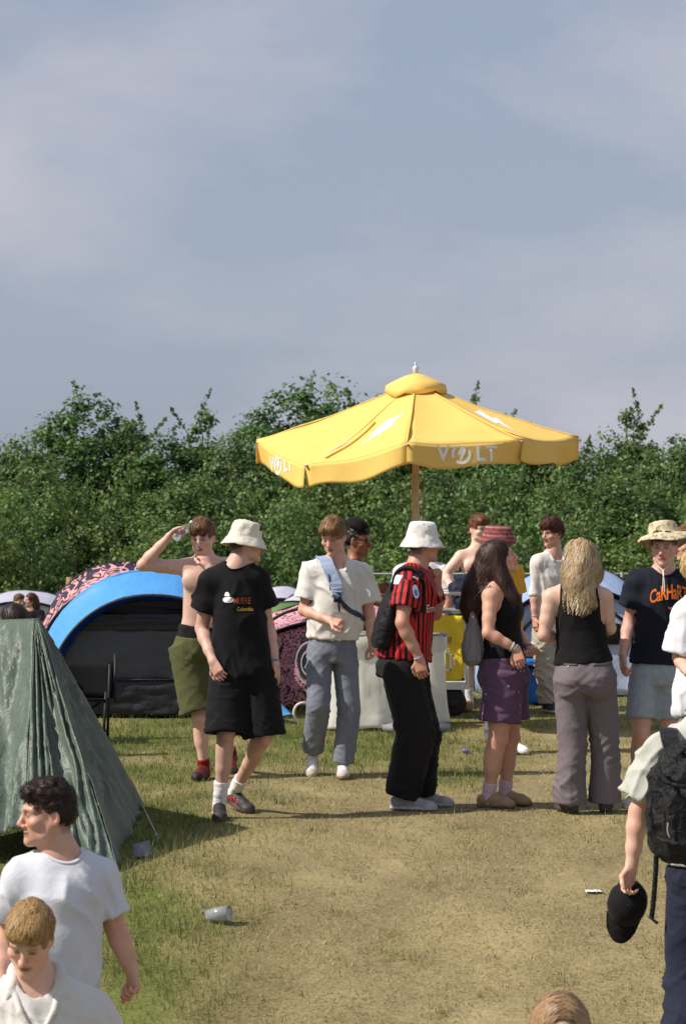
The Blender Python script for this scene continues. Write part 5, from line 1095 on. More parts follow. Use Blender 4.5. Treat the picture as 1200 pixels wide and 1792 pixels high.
o = p.tshirt(fabric('white_pique', srgb(214, 210, 203), bump=.5), name='polo_shirt', hem=.16, aw=.2, bw=.15, ah=.185, bh=.135, sl=(.72, .72), sr=(.09, .098), seed=8, amp=.014, vneck=.035)
v = Vol(p.J['nk']-.16, p.J['nk']+.16, .007)
for sg in (1, -1):
    pts = smooth_path([p.J['nk']-p.ft*.078+Z3*.035, p.J['nk']+p.e1*sg*.07-p.ft*.02+Z3*.035, p.J['nk']+p.e1*sg*.068+p.ft*.045+Z3*.005, p.J['nk']+p.e1*sg*.05+p.ft*.105-Z3*.05], 10); v.path(pts, [.014, .016, .017, .017, .017, .017, .016, .015, .013, .010], k=.004)
p.finish('collar', v, fabric('white_pique', srgb(214, 210, 203)))
M_grey_jean = fabric('grey_denim', srgb(119, 124, 136), bump=.5, var=.2, vscale=14); p.trousers(M_grey_jean, name='jeans', waist=.2, rt=.094, rk=.083, ra=.078, hips=(.175, .14), ww=(.165, .125), seed=2, amp=.0055, stack=.6, len_=.98)
for q in 'lr': p.shoe(q, M_shoe, flat_shoe((214, 208, 202), (140, 116, 92), accent=(104, 98, 98), toe=(190, 180, 170), lace=(240, 238, 235)), ln=.29)
p.hair(short_hair(top=.024, fringe=.03, hl=.062, side=.014), fwd, seed=5, n=2000, length=.06, amp=.009, freq=30, tip=(176, 138, 92))
M_sling = fabric('pale_blue_nylon', srgb(150, 164, 190), bump2=.15); M_slingd = fabric('slate_nylon', srgb(62, 66, 82))
j = p.J
pts, nn = on_body(p, 'polo_shirt', [j['nk']-p.e1*.105-p.ft*.1+Z3*.03, j['nk']-p.e1*.1+Z3*.06, j['nk']-p.e1*.055+p.ft*.16-Z3*.07, p.spine(.66)+p.e1*.02+p.ft*.2], 24, .008)
bag = Thing('sling_bag', 'pale blue padded sling bag strap worn diagonally over the white polo shirt', 'bag', p.spine(.5)+p.ft*.15)
V, Fc = strap(pts, .085, .016, nn); bag.part('padded_strap', V, Fc, M_sling, smooth=False)
pts2, nn2 = on_body(p, 'polo_shirt', [pts[-1], p.spine(.5)+p.e1*.12+p.ft*.17, p.spine(.38)+p.e1*.22, p.spine(.38)+p.e1*.1-p.ft*.2], 20, .006)
V, Fc = strap(pts2, .034, .007, nn2); bag.part('webbing', V, Fc, M_slingd, smooth=False)
for dx in (-.10, .0):
    a = pts[-2 if dx == 0 else -9]+vec(dx*.2, -.02, 0); V, Fc = strap(np.array([a, a+vec(.01, -.01, -.05), a+vec(.015, -.005, -.115)]), .014, .003, np.array([p.ft]*3)); bag.part('strap_end', V, Fc, M_slingd)
mb = MB(); mb.box(pts[-1]+p.ft*.006, (.035, .012, .028), np.stack([nrm(pts[-1]-pts[-3]), p.ft, np.cross(nrm(pts[-1]-pts[-3]), p.ft)])); bag.part('buckle', mb.V, mb.F, plain('black_plastic', (34, 36, 44), .4))
# ------------------------------------------------------------------ 4 man with black cap behind
p = Person('man in dark t-shirt and black cap seen in profile behind the white polo shirt', 25.7, dict(hd=(625, 946, 0), nk=(621, 984, 0), sl=(613, 1001, .18), sr=(617, 1001, -.18), el=(620, 1050, .2), er=(624, 1052, -.2), wl=(660, 1030, .12), fl=(678, 1026, .1), wr=(652, 1048, -.22), fr=(672, 1054, -.22),
    pe=(614, 1115, 0), kl=(614, 1185, .1), kr=(614, 1185, -.1), al=('g', 618, .12), ar=('g', 608, -.12)), face=(.95, -.25, -.08), skin=(150, 100, 76), hairc=(24, 19, 17), lod=1.35, hs=1.12)
p.feet = dict(l=vec(1, -.2, 0), r=vec(1, -.2, 0)); p.body(legs=False, muscle=0, thin=.92, fade=.85)
p.tshirt(fabric('charcoal_cotton', srgb(40, 38, 42)), hem=.0, aw=.17, seed=11, neck=.012); p.trousers(fabric('dark_trouser_cloth', srgb(40, 42, 52)), seed=3)
for q in 'lr': p.shoe(q, M_shoe, flat_shoe((40, 40, 42), (200, 196, 190)))
p.hair(short_hair(top=-.01, fringe=.0, hl=.07, side=.0), fwd, seed=6, n=900, length=.02, amp=.004, zmax=.03)
def cap(p_or_t, T, m, name='hat', brim=(0, 1)):
    n = 32; V = []
    for i in range(9):
        a = i/8*math.pi/2
        for k in range(n): g = 2*math.pi*k/n; V.append((.086*math.cos(a)*math.cos(g), .103*math.cos(a)*math.sin(g), .085*math.sin(a)))
    V = np.array(V); V += .003*np.stack([fbm(V*25, 2), fbm(V*25+9, 2), fbm(V*25+30, 2)], 1); Fc = [tuple(f) for f in grid_faces(n, 9, True)]; V, Fc = thicken(V, Fc, .004)
    o = T(name, V, Fc, m)
    P = []; nx, ny = 13, 7
    for i in range(ny):
        for k in range(nx):
            x = (k/(nx-1)*2-1); y = .092*math.sqrt(max(0, 1-(x*.8)**2))+.0+i/(ny-1)*.085*math.sqrt(max(0.0, 1-abs(x)**2.6)); P.append((x*.073, y, .004-.022*x*x+.004*math.sin(i)))
    V, Fc = thicken(np.array(P), [tuple(f) for f in grid_faces(nx, ny)], .005); T('brim', V, Fc, m, o); return o
M_capb = fabric('black_cap_twill', srgb(20, 20, 22))
tilt = (-.42, .0)
cap(p, lambda nme, V, Fc, m, par=None: p.t.part(nme, head_mesh(p, V@np.diag([-1, -1, 1.]), .098, tilt, 1.05), [f[::-1] for f in Fc] if False else Fc, m, parent=par), M_capb)
sunglasses(p, M_dark, y=.1, z=.003)
# ------------------------------------------------------------------ 5 man in red striped jersey
p = Person('man in red and black striped football jersey and white bucket hat, hand at his chin', 18.3, dict(hd=(741, 950, .02), nk=(727, 994, 0), sr=(713, 1018, -.17), sl=(738, 1016, .19), er=(703, 1090, -.26), wr=(733, 1152, -.23), fr=(741, 1192, -.23), el=(762, 1075, .24), wl=(765, 1022, .14), fl=(768, 996, .08),
    pe=(706, 1170, 0), kr=(727, 1285, -.08), kl=(735, 1285, .1), ar=('g', 702, -.05), al=('g', 732, .18)), face=(.88, .45, .0), skin=(194, 146, 122), hairc=(62, 46, 36))
p.feet = dict(l=vec(1, -.25, 0), r=vec(1, -.3, 0)); p.hip = nrm(vec(-.12, 1, 0)*1.0+vec(.35, 0, 0)); p.hft = nrm(np.cross(p.hip, Z3)); p.J['hl'] = p.J['pe']+p.hip*.09; p.J['hr'] = p.J['pe']-p.hip*.09
p.body(legs=False, muscle=0, thin=.92, fade=.8, hand=dict(r=dict(palm=(.3, .9, 0), curl=.5), l=dict(palm=(-.5, .3, .2), curl=1.3)))
def jersey(nt, L, obj, c, pr):
    a = N(nt, 'ShaderNodeAttribute', attribute_name='stripe'); s1 = N(nt, 'ShaderNodeMath', operation='SINE'); L(a.outputs['Fac'], s1.inputs[0])
    g = N(nt, 'ShaderNodeMath', operation='GREATER_THAN'); L(s1.outputs[0], g.inputs[0]); g.inputs[1].default_value = .05
    mx = N(nt, 'ShaderNodeMix', data_type='RGBA'); L(g.outputs[0], mx.inputs[0]); mx.inputs[6].default_value = (*srgb(196, 38, 40), 1); mx.inputs[7].default_value = (*srgb(30, 17, 22), 1); return mx.outputs[2]
M_jersey = fabric('striped_jersey', (.5, .1, .1), rough=.6, fn=jersey, var=.06)
def stripes(V):
    q = V-p.spine(.5); g = np.arctan2(q@p.ft, q@p.e1); out = g*.185*2*math.pi/.042
    for k in 'lr':
        sh, el = p.J['s'+k], p.J['e'+k]; D = nrm(el-sh); w = V-sh; t = w@D; r = np.linalg.norm(w-np.outer(t, D), axis=1); a = nrm(np.cross(D, p.ft)); b = np.cross(D, a); ga = np.arctan2(w@a, w@b)
        sg = 1 if k == 'l' else -1
        on = (r < .115) & (t > .015) & ((w@p.e1)*sg > -.035); out = np.where(on, ga*.09*2*math.pi/.042, out)
    return dict(stripe=out)
o = p.tshirt(M_jersey, name='jersey', hem=.1, aw=.195, bw=.15, ah=.2, bh=.165, sl=(.66, .66), sr=(.086, .095), seed=6, amp=.009, flf=stripes)
p.trousers(fabric('black_baggy_twill', srgb(27, 26, 28)), waist=.18, rt=.125, rk=.125, ra=.105, hips=(.175, .17), ww=(.165, .14), seed=9, amp=.008, len_=.995)
for q in 'lr': p.shoe(q, M_shoe, flat_shoe((150, 148, 150), (176, 174, 172), toe=(164, 162, 164), lace=(190, 190, 190)), ln=.31, wd=.055)
p.hair(short_hair(top=-.012, fringe=.0, side=-.004), fwd, seed=3, n=500, length=.015, zmax=.01)
bucket_hat(p, fabric('white_cotton_hat', srgb(216, 214, 208), bump2=.2, b2scale=30), BUCKET, dz=.002, tilt=(-.02, -.02), seed=4, wob=.006)
bracelet(p, 'r', plain('lilac_band', (160, 165, 200)), t=.03)
sd = vec(0, 1, 0)
cs = at(727, 1035, 18.05)
pad = [(.018*math.cos(g), .03*math.sin(g)+(.014 if math.sin(g) > 0 else -.014)) for g in np.linspace(0, 2*math.pi, 20)[:-1]]
printed(p, flat_shape([pad]), 'jersey', cs, nrm(vec(1, 0, .25)), nrm(vec(-.2, 0, 1)), sd, plain('white_badge', (214, 222, 236)), parent=o)
printed(p, flat_shape([[(x*.55, y*.5-.008) for x, y in pad]]), 'jersey', cs, nrm(vec(1, 0, .25)), nrm(vec(-.2, 0, 1)), sd, plain('blue_badge', (70, 130, 190)), parent=o, off=.0045)
printed(p, flat_shape([[(-.026, .012), (-.012, .016), (.004, .004), (.026, .012), (.014, -.002), (.008, -.014), (.0, -.004), (-.018, .004)]]), 'jersey', cs+vec(.004, 0, .082), ex, ez, sd, W_, parent=o)
printed(p, text_shape('Emirates', .07, .004, sx=.8), 'jersey', at(757, 1065, 18.25)+vec(.04, 0, 0), nrm(vec(.85, .5, 0)), ez, sd, plain('pale_lettering', (214, 200, 196)), parent=o)
printed(p, flat_shape([[(-.06, -.03), (.06, -.03), (.06, .03), (-.06, .03)]], .02), 'jersey', at(690, 1014, 18.1), nrm(vec(.6, -.5, 0)), nrm(vec(.3, 0, 1)), nrm(vec(.75, .65, 0)), W_, parent=o)
# his backpack
M_packb = fabric('black_nylon', srgb(21, 21, 23), rough=.6, bump2=.3, b2scale=22)
def pack_mesh(c, Rm, size, seed=0, wr=.008, pocket=True, h=.009):
    w, t, hh = size; up, sdv, bk = Rm[2], Rm[0], Rm[1]; v = Vol(np.asarray(c)-max(size)*1.1-.05, np.asarray(c)+max(size)*1.1+.05, h)
    v.loft(np.asarray(c)-up*hh, np.asarray(c)+up*hh, sdv, [(0, w*.72, t*.7), (.08, w*.93, t*.95), (.35, w*1.02, t*1.05), (.7, w*.95, t*.95), (.88, w*.78, t*.8), (.97, w*.5, t*.5), (1, w*.2, t*.25)], k=0)
    if pocket: v.box(np.asarray(c)+bk*t*.85-up*hh*.32, Rm, (w*.72, t*.42, hh*.48), .03, .025)
    V, Fc = v.mesh(); V = relax(V, Fc, 2, .5); Nn = vnormals(V, Fc); q = V-c
    r = np.clip(1-np.abs(noise3(np.stack([q@sdv*9+seed, q@bk*9, q@up*7], 1)+.5*noise3(q*6)[:, None]))*2.4, 0, 1)**2
    return V+Nn*(wr*r+wr*.6*fbm(q*14+seed, 2))[:, None], Fc
bkd = nrm(-p.ft*.9+vec(0, -.25, 0)); c = at(681, 1078, 18.22); up = nrm(vec(.28, 0, 1)); sdv = nrm(np.cross(up, bkd)); bkd = nrm(np.cross(sdv, up)); Rm = np.stack([sdv, bkd, up])
V, Fc = pack_mesh(c, Rm, (.14, .075, .215), seed=2, wr=.006, pocket=False)
bp = Thing('backpack', 'slim black backpack on the back of the man in the striped jersey', 'backpack', c); bp.part('pack_body', V, Fc, M_packb)
pts, nn = on_body(p, 'jersey', [c+up*.16-sdv*.08*np.sign(sdv[1]), at(700, 1000, 18.12), at(722, 992, 18.1), at(737, 1004, 18.1), at(741, 1030, 18.12), at(733, 1070, 18.15)], 26, .006); V, Fc = strap(pts, .055, .012, nn); bp.part('shoulder_strap', V, Fc, M_packb, smooth=False)
pts, nn = on_body(p, 'jersey', [c+up*.16+sdv*.08*np.sign(sdv[1]), at(718, 988, 18.4), at(742, 1000, 18.5), at(752, 1040, 18.5)], 20, .006); V, Fc = strap(pts, .055, .012, nn); bp.part('shoulder_strap', V, Fc, M_packb, smooth=False)
# ------------------------------------------------------------------ 6 white t-shirt behind the jersey
M_white = fabric('white_cotton', srgb(212, 212, 218))
p = Person('person in white t-shirt mostly hidden behind the man in the striped jersey', 27.2, dict(hd=(737, 948, 0), nk=(739, 985, 0), sl=(702, 1002, 0), sr=(777, 1002, .0), el=(694, 1052, -.05), er=(783, 1054, -.05), wl=(705, 1090, -.1), wr=(772, 1092, -.1), pe=(740, 1108, 0), kl=(728, 1170, 0), kr=(750, 1170, 0), al=('g', 724, 0), ar=('g', 754, 0)), face=(-.1, 1, 0), hairc=(70, 52, 36), lod=1.5)
p.feet = dict(l=vec(0, 1, 0), r=vec(0, 1, 0)); p.body(legs=False, muscle=0, thin=.92); p.tshirt(M_white, hem=.02, aw=.18, seed=12); p.trousers(fabric('dark_trouser_cloth', srgb(40, 42, 52)))
for q in 'lr': p.shoe(q, M_shoe, flat_shoe((210, 205, 200), (150, 140, 130)))
p.hair(short_hair(), fwd, n=800)
# ------------------------------------------------------------------ 7 shirtless man at the trolley
p = Person('thin shirtless young man resting a hand on the trolley rail', 26.75, dict(hd=(838, 926, -.02), nk=(838, 965, 0), sr=(806, 975, -.02), sl=(872, 974, .05), er=(777, 1006, -.05), wr=(794, 1034, -.22), fr=(810, 1041, -.3), el=(880, 1028, 0), wl=(874, 1070, -.06), pe=(832, 1096, 0), kr=(818, 1170, -.03), kl=(848, 1170, 0), ar=('g', 820, -.05), al=('g', 853, .05)), face=(.55, -.8, -.05), skin=(226, 186, 166), hairc=(104, 66, 44))
p.feet = dict(l=vec(.3, -1, 0), r=vec(-.15, -1, 0)); p.body(thin=.85, arms=('l', 'r'), muscle=.7, fade=.35, hand=dict(r=dict(palm=(.1, .2, -1), curl=.8)))
p.trousers(fabric('dark_blue_denim', srgb(52, 58, 78)), name='shorts', waist=.16, len_=.46, rt=.105, ra=.12, hips=(.17, .13), ww=(.14, .11))
for q in 'lr': p.shoe(q, M_shoe, flat_shoe((142, 104, 66), (90, 66, 44)), sock=M_sockw, sockh=.22, collar=.06)
p.hair(short_hair(top=.018, fringe=.025), fwd, seed=9, n=1200, tip=(150, 96, 62))
# ------------------------------------------------------------------ 8 yellow t-shirt, striped hat
p = Person('person in mustard yellow t-shirt with a red striped bucket hat behind the dark-haired woman', 22.3, dict(hd=(873, 949, 0), nk=(877, 988, 0), sr=(850, 1004, -.12), sl=(898, 1004, .1), er=(848, 1065, -.15), el=(905, 1062, .1), wr=(862, 1115, -.2), wl=(908, 1115, .05), pe=(878, 1128, 0), kr=(868, 1210, 0), kl=(888, 1210, 0), ar=('g', 868, 0), al=('g', 889, 0)), face=(.75, -.6, .0), skin=(176, 124, 100), hairc=(60, 40, 30), lod=1.4)
p.feet = dict(l=vec(.7, -.7, 0), r=vec(.7, -.7, 0)); p.body(legs=False, muscle=0, thin=.92, hand=dict()); p.tshirt(fabric('mustard_cotton', srgb(206, 156, 34)), hem=-.02, aw=.165, sr=(.084, .095), seed=14)
p.trousers(fabric('grey_flannel', srgb(96, 96, 102)))
for q in 'lr': p.shoe(q, M_shoe, flat_shoe((225, 222, 220), (200, 198, 190)))
def knit(V):
    z = V[:, 2]; c = np.tile(srgb(112, 42, 48), (len(V), 1)); b = np.mod(np.floor(z/.0125), 5); g = z*0
    for k, cc in ((1, (146, 88, 84)), (2, (120, 62, 76)), (3, (128, 46, 48)), (4, (150, 120, 112))): c[b == k] = srgb(*cc)
    return c
bucket_hat(p, mat('striped_knit', attr=True, rough=.9, var=.15, vscale=80, bump=.6, bscale=120), [(.01, .13), (.06, .131), (.09, .125), (.1, .11), (.11, .08), (.12, .045), (.13, .02), (.135, -.004)], tilt=(-.05, .0), colf=knit)
# ------------------------------------------------------------------ 9 dark-haired woman
p = Person('woman with long dark hair in black top and purple patterned shorts looking up', 18.4, dict(hd=(874, 977, 0), nk=(868, 1022, 0), sr=(858, 1044, -.155), sl=(868, 1044, .16), er=(853, 1108, -.24), wr=(903, 1136, -.24), fr=(912, 1168, -.27), el=(905, 1108, .2), wl=(926, 1135, .02), fl=(936, 1146, -.06),
    pe=(882, 1182, 0), kr=(871, 1292, -.1), kl=(892, 1288, .08), ar=('g', 854, -.03), al=('g', 883, .1)), face=(.92, -.05, .32), up=(-.3, 0, 1), skin=(206, 158, 132), hairc=(62, 42, 34), female=True, hs=.95)
p.feet = dict(l=vec(1, -.3, 0), r=vec(.9, -.35, 0)); p.hip = nrm(vec(.15, 1, 0)); p.hft = nrm(np.cross(p.hip, Z3)); p.J['hl'] = p.J['pe']+p.hip*.09; p.J['hr'] = p.J['pe']-p.hip*.09
p.body(bust=1.05, arms=('l', 'r'), fade=.6, thin=1.04, hand=dict(r=dict(palm=(.2, .8, .1), curl=.5), l=dict(palm=(-.4, .2, .8), curl=1.1)))
v = Vol(p.spine(.55)-.36, p.spine(.55)+.36, .008)
st = [(0, .178, .142, 0, .0), (.2, .152, .125, 0, .01), (.45, .142, .118, 0, .012), (.66, .15, .135, 0, .02), (.85, .145, .13, 0, .012), (1, .10, .085, 0, -.0)]
v.loft(p.spine(.2), p.spine(.97), p.e1, st, k=0)
for sg in (1, -1): v.ell(p.spine(.70)+p.e1*sg*.07+p.ft*.088, np.stack([p.e1, p.ft, Z3]), (.08, .066, .08), k=.03)
for sg in (1, -1): v.cone(p.J['sl' if sg > 0 else 'sr']+Z3*.05+p.e1*sg*.03, p.J['sl' if sg > 0 else 'sr']-Z3*.06+p.e1*sg*.03, .085, .075, k=.01, op='s')
v.cone(p.J['nk']+p.ft*.07+Z3*.06, p.J['nk']+p.ft*.1-Z3*.04, .085, .06, k=.01, op='s'); v.cone(p.J['nk'], p.J['nk']+Z3*.2, .062, .09, k=.01, op='s')
p.finish('tank_top', v, fabric('black_jersey', srgb(20, 19, 21)), p.folds(.005, seed=3))
def floral(nt, L, obj, c, pr):
    vo = N(nt, 'ShaderNodeTexVoronoi', Scale=15.0, Randomness=1.0); L(obj, vo.inputs['Vector']); g = N(nt, 'ShaderNodeMath', operation='LESS_THAN'); g.inputs[1].default_value = .12
    L(vo.outputs['Distance'], g.inputs[0]); mx = N(nt, 'ShaderNodeMix', data_type='RGBA'); L(g.outputs[0], mx.inputs[0]); L(c, mx.inputs[6]); mx.inputs[7].default_value = (*srgb(170, 160, 160), 1); return mx.outputs[2]
p.trousers(fabric('purple_print_cotton', srgb(94, 70, 94), fn=floral), name='shorts', waist=.21, len_=.37, rt=.12, ra=.135, hips=(.192, .165), ww=(.172, .145), seed=5, amp=.008)
for q in 'lr': p.shoe(q, M_shoe, flat_shoe((158, 132, 100), (112, 92, 70)), ln=.255, wd=.046, sock=fabric('pale_pink_sock', srgb(206, 186, 196)), sockh=.085, collar=.015)
bracelet(p, 'r', plain('teal_band', (110, 140, 130)), t=.02, r=.029); bracelet(p, 'r', plain('pale_band', (190, 190, 180)), t=.11, r=.03); bracelet(p, 'l', plain('blue_band', (90, 120, 180)), t=.03, r=.029)
j = p.J; back = -p.ft
sh = dict(lo=(-.2, -.25, -.42), hi=(.1, .25, .05), ops=[('u', 'E', (0, -.02, .035), (.088, .106, .097), .0), ('u', 'E', (0, .0, .07), (.082, .092, .06), .02),
    ('s', 'E', (0, .105, -.045), (.07, .078, .108), .012), ('s', 'E', (0, .06, -.1), (.09, .08, .09), .02),
    ('u', 'W', [p.hp(.0, -.075, .02), p.hp(0, -.11, -.06), j['nk']+back*.12-Z3*.02, j['nk']+back*.15-Z3*.14, j['nk']+back*.15-Z3*.24], [.085, .09, .092, .08, .045], .03),
    ('u', 'W', [p.hp(-.07, -.03, .0), p.hp(-.075, -.03, -.08), j['nk']-p.e1*.085+p.ft*.05+Z3*.02, j['nk']-p.e1*.09+p.ft*.12-Z3*.09, j['nk']-p.e1*.08+p.ft*.14-Z3*.2], [.04, .045, .042, .034, .012], .03),
    ('u', 'W', [p.hp(.07, -.03, .0), p.hp(.075, -.03, -.08), j['nk']+p.e1*.085+p.ft*.05+Z3*.02, j['nk']+p.e1*.09+p.ft*.12-Z3*.1], [.04, .045, .04, .015], .03)])
def fl9(q): return (np.array([q[0]*2, -.55 if q[2] > -.02 else -.1, -1.0]), 1.0 if q[2] < .03 else .7)
ho = p.hair(sh, fl9, n=4000, length=.18, width=.0024, wave=.006, jit=.16, amp=.010, freq=14, seed=4, h=.009, vary=.5, lift=.004)
p.loose_hair(ho, 700, back, (.32, .5), seed=9, amp=.014, cyc=3.0, width=.0045, tip=(104, 72, 54), spread=.25, away=.09, vary=.6, ang=1.5)
# grey drawstring bag behind her
c = at(827, 1128, 18.35); v = Vol(c-.26, c+.3, .008); v.loft(c-Z3*.13, c+Z3*.22, (1, 0, 0), [(0, .03, .03), (.08, .062, .07), (.3, .072, .085), (.55, .055, .062), (.8, .026, .028), (1, .008, .008)], k=0)
V, Fc = v.mesh(); V = relax(V, Fc, 2, .5); Nn = vnormals(V, Fc); q = V-c; r = np.clip(1-np.abs(noise3(np.stack([np.arctan2(q[:, 1], q[:, 0])*2.2, q[:, 2]*5, q[:, 2]*0], 1)))*2.2, 0, 1)**2; V = V+Nn*(.008*r+.004*fbm(q*20, 2))[:, None]
gb = Thing('drawstring_bag', 'dark grey drawstring bag hanging behind the woman in purple shorts', 'bag', c-Z3*.13); gb.part('sack', V, Fc, fabric('grey_bag_cloth', srgb(132, 130, 135), bump2=.3))
for dx in (-.01, .012):
    mb = MB(); mb.tube(smooth_path([c+Z3*.2+vec(dx, 0, 0), c+vec(.02+dx, -.02, .3), j['sr']+vec(-.015+dx, -.02, .07)], 10), .005, 6); gb.part('drawstring', mb.V, mb.F, plain('grey_cord', (90, 88, 92)))
# ------------------------------------------------------------------ 10 boy in white shirt
p = Person('curly-haired young man in white shirt and beige trousers looking left beside the tents', 26.6, dict(hd=(966, 933, 0), nk=(967, 972, 0), sr=(941, 984, -.08), sl=(996, 984, .1), er=(935, 1036, -.08), wr=(935, 1082, -.12), fr=(937, 1108, -.15), el=(1003, 1038, .1), wl=(1000, 1085, .0), pe=(962, 1112, 0), kr=(954, 1180, -.05), kl=(972, 1180, .06), ar=('g', 957, -.02), al=('g', 982, .1)), face=(-.78, -.6, -.06), skin=(206, 158, 136), hairc=(74, 40, 28))
p.feet = dict(l=vec(-.2, -1, 0), r=vec(.25, -1, 0)); p.body(legs=False, muscle=0, thin=.9, fade=.5)
p.tshirt(fabric('white_linen', srgb(214, 210, 205)), name='shirt', hem=.0, aw=.165, bw=.13, sl=(1.12, 1.12), sr=(.06, .056), seed=21, amp=.012, vneck=.03)
v = Vol(p.J['nk']-.16, p.J['nk']+.16, .008)
for sg in (1, -1):
    pts = smooth_path([p.J['nk']-p.ft*.078+Z3*.035, p.J['nk']+p.e1*sg*.07-p.ft*.02+Z3*.035, p.J['nk']+p.e1*sg*.068+p.ft*.045+Z3*.005, p.J['nk']+p.e1*sg*.06+p.ft*.1-Z3*.05], 10); v.path(pts, [.014, .016, .017, .017, .017, .018, .018, .017, .014, .010], k=.004)
p.finish('collar', v, fabric('white_linen', srgb(214, 210, 205)))
p.trousers(fabric('beige_chino', srgb(176, 168, 154)), rt=.1, rk=.09, ra=.088, seed=12, amp=.013)
for q in 'lr': p.shoe(q, M_shoe, flat_shoe((36, 34, 36), (190, 186, 180)))
p.hair(short_hair(top=.028, fringe=.03, puff=.012), fwd, seed=8, n=1500, wave=.006, amp=.014, freq=38, tip=(110, 60, 40)); bracelet(p, 'r', plain('pink_band', (200, 150, 160)))
# ------------------------------------------------------------------ 11 blonde woman from behind
p = Person('woman with long wavy blonde hair seen from behind in black camisole and grey flared trousers', 18.15, dict(hd=(1012, 976, .0), nk=(1011, 1024, 0), sl=(964, 1046, 0), sr=(1056, 1046, -.02), el=(951, 1112, -.02), er=(1066, 1100, .04), wl=(985, 1118, .26), wr=(1040, 1090, .28), pe=(1022, 1190, 0), hl=(998, 1190, 0), hr=(1048, 1190, 0), kl=(1001, 1300, -.02), kr=(1058, 1298, .03), al=('g', 997, -.02), ar=('g', 1057, .05)), face=(-.3, .95, -.05), skin=(216, 176, 154), hairc=(166, 138, 102), female=True, hs=.95, arms=1.1)
p.feet = dict(l=vec(-.35, .9, 0), r=vec(.15, .9, 0)); p.body(legs=False, arms=('l', 'r'), bust=1.0, thin=1.09, fade=.3, hand=dict())
v = Vol(p.spine(.5)-.36, p.spine(.5)+.36, .008); v.loft(p.spine(.18), p.spine(.86), p.e1, [(0, .188, .145, 0, 0), (.25, .162, .128), (.5, .158, .125, 0, .01), (.8, .163, .135, 0, .012), (1, .158, .125)], k=0)
v.ell(p.spine(.98)-p.ft*.16, np.stack([p.e1, p.ft, Z3]), (.125, .13, .10), k=.015, op='s'); v.ell(p.spine(1.02)+p.ft*.14, np.stack([p.e1, p.ft, Z3]), (.12, .1, .1), k=.015, op='s')
for sg in (1, -1): v.cone(p.J['sl' if sg > 0 else 'sr']+p.e1*sg*.02-Z3*.0, p.J['sl' if sg > 0 else 'sr']-Z3*.11+p.e1*sg*.02, .075, .06, k=.015, op='s')
cami = p.finish('camisole', v, fabric('black_rib_knit', srgb(18, 17, 19)), p.folds(.004, seed=6))
for sg in (1, -1):
    x = p.J['nk']+p.e1*sg*.105; pts = smooth_path([p.spine(.80)+p.e1*sg*.118-p.ft*.13, p.spine(.92)+p.e1*sg*.112-p.ft*.118, x-p.ft*.045+Z3*.012, x+p.ft*.04+Z3*.0, p.spine(.85)+p.e1*sg*.10+p.ft*.13], 16)
    V, Fc = strap(pts, .013, .005, pts-p.spine(.8)); p.t.part('shoulder_strap', V, Fc, fabric('black_rib_knit', srgb(18, 17, 19)), parent=cami)
tr = p.trousers(fabric('mauve_grey_twill', srgb(112, 103, 108)), waist=.23, rt=.112, rk=.089, ra=.106, glutes=.85, hips=(.2, .155), ww=(.176, .132), seed=15, amp=.0075, len_=1.04, seat=-.015, stack=.8)
M_seam = fabric('mauve_grey_seam', srgb(100, 92, 97))
up11 = nrm(p.spine(.23)-p.J['pe'])
def welt(x0, x1, z):
    pts = np.array([p.J['pe']+p.e1*x+Z3*z-p.ft*.3 for x in np.linspace(x0, x1, 9)]); P = []; Nn = []
    for q in pts:
        h_ = p.bvh['trousers'].ray_cast(q.tolist(), p.ft.tolist())
        if h_[0] is not None: P.append(np.array(h_[0])-p.ft*.002); Nn.append(-p.ft)
    V, Fc = strap(np.array(P), .012, .004, np.array(Nn)); p.t.part('pocket_welt', V, Fc, M_seam, parent=tr)
welt(.16, .05, .105); welt(-.05, -.16, .105)
for x in (.185, .0, -.17):
    q = p.J['pe']+p.e1*x-p.ft*.3; P = []
    for z in np.linspace(.15, .20, 4):
        h_ = p.bvh['trousers'].ray_cast((q+Z3*z).tolist(), p.ft.tolist())
        if h_[0] is not None: P.append(np.array(h_[0])-p.ft*.003)
    if len(P) > 2: V, Fc = strap(np.array(P), .012, .005, np.array([-p.ft]*len(P))); p.t.part('belt_loop', V, Fc, M_seam, parent=tr)
mb = MB(); hbt = p.bvh['trousers'].ray_cast((p.J['pe']+p.e1*.105-p.ft*.3+Z3*.092).tolist(), p.ft.tolist())
if hbt[0] is not None: mb.lathe(np.array(hbt[0])-p.ft*.004, [(.001, .004), (.007, .003), (.008, 0)], 10, np.stack([p.e1, Z3, -p.ft])); p.t.part('button', mb.V, mb.F, plain('pale_button', (190, 186, 180)), parent=tr)
for q in 'lr': p.shoe(q, M_shoe, flat_shoe((70, 62, 60), (60, 54, 52)), ln=.26)
j = p.J; bk = -p.ft
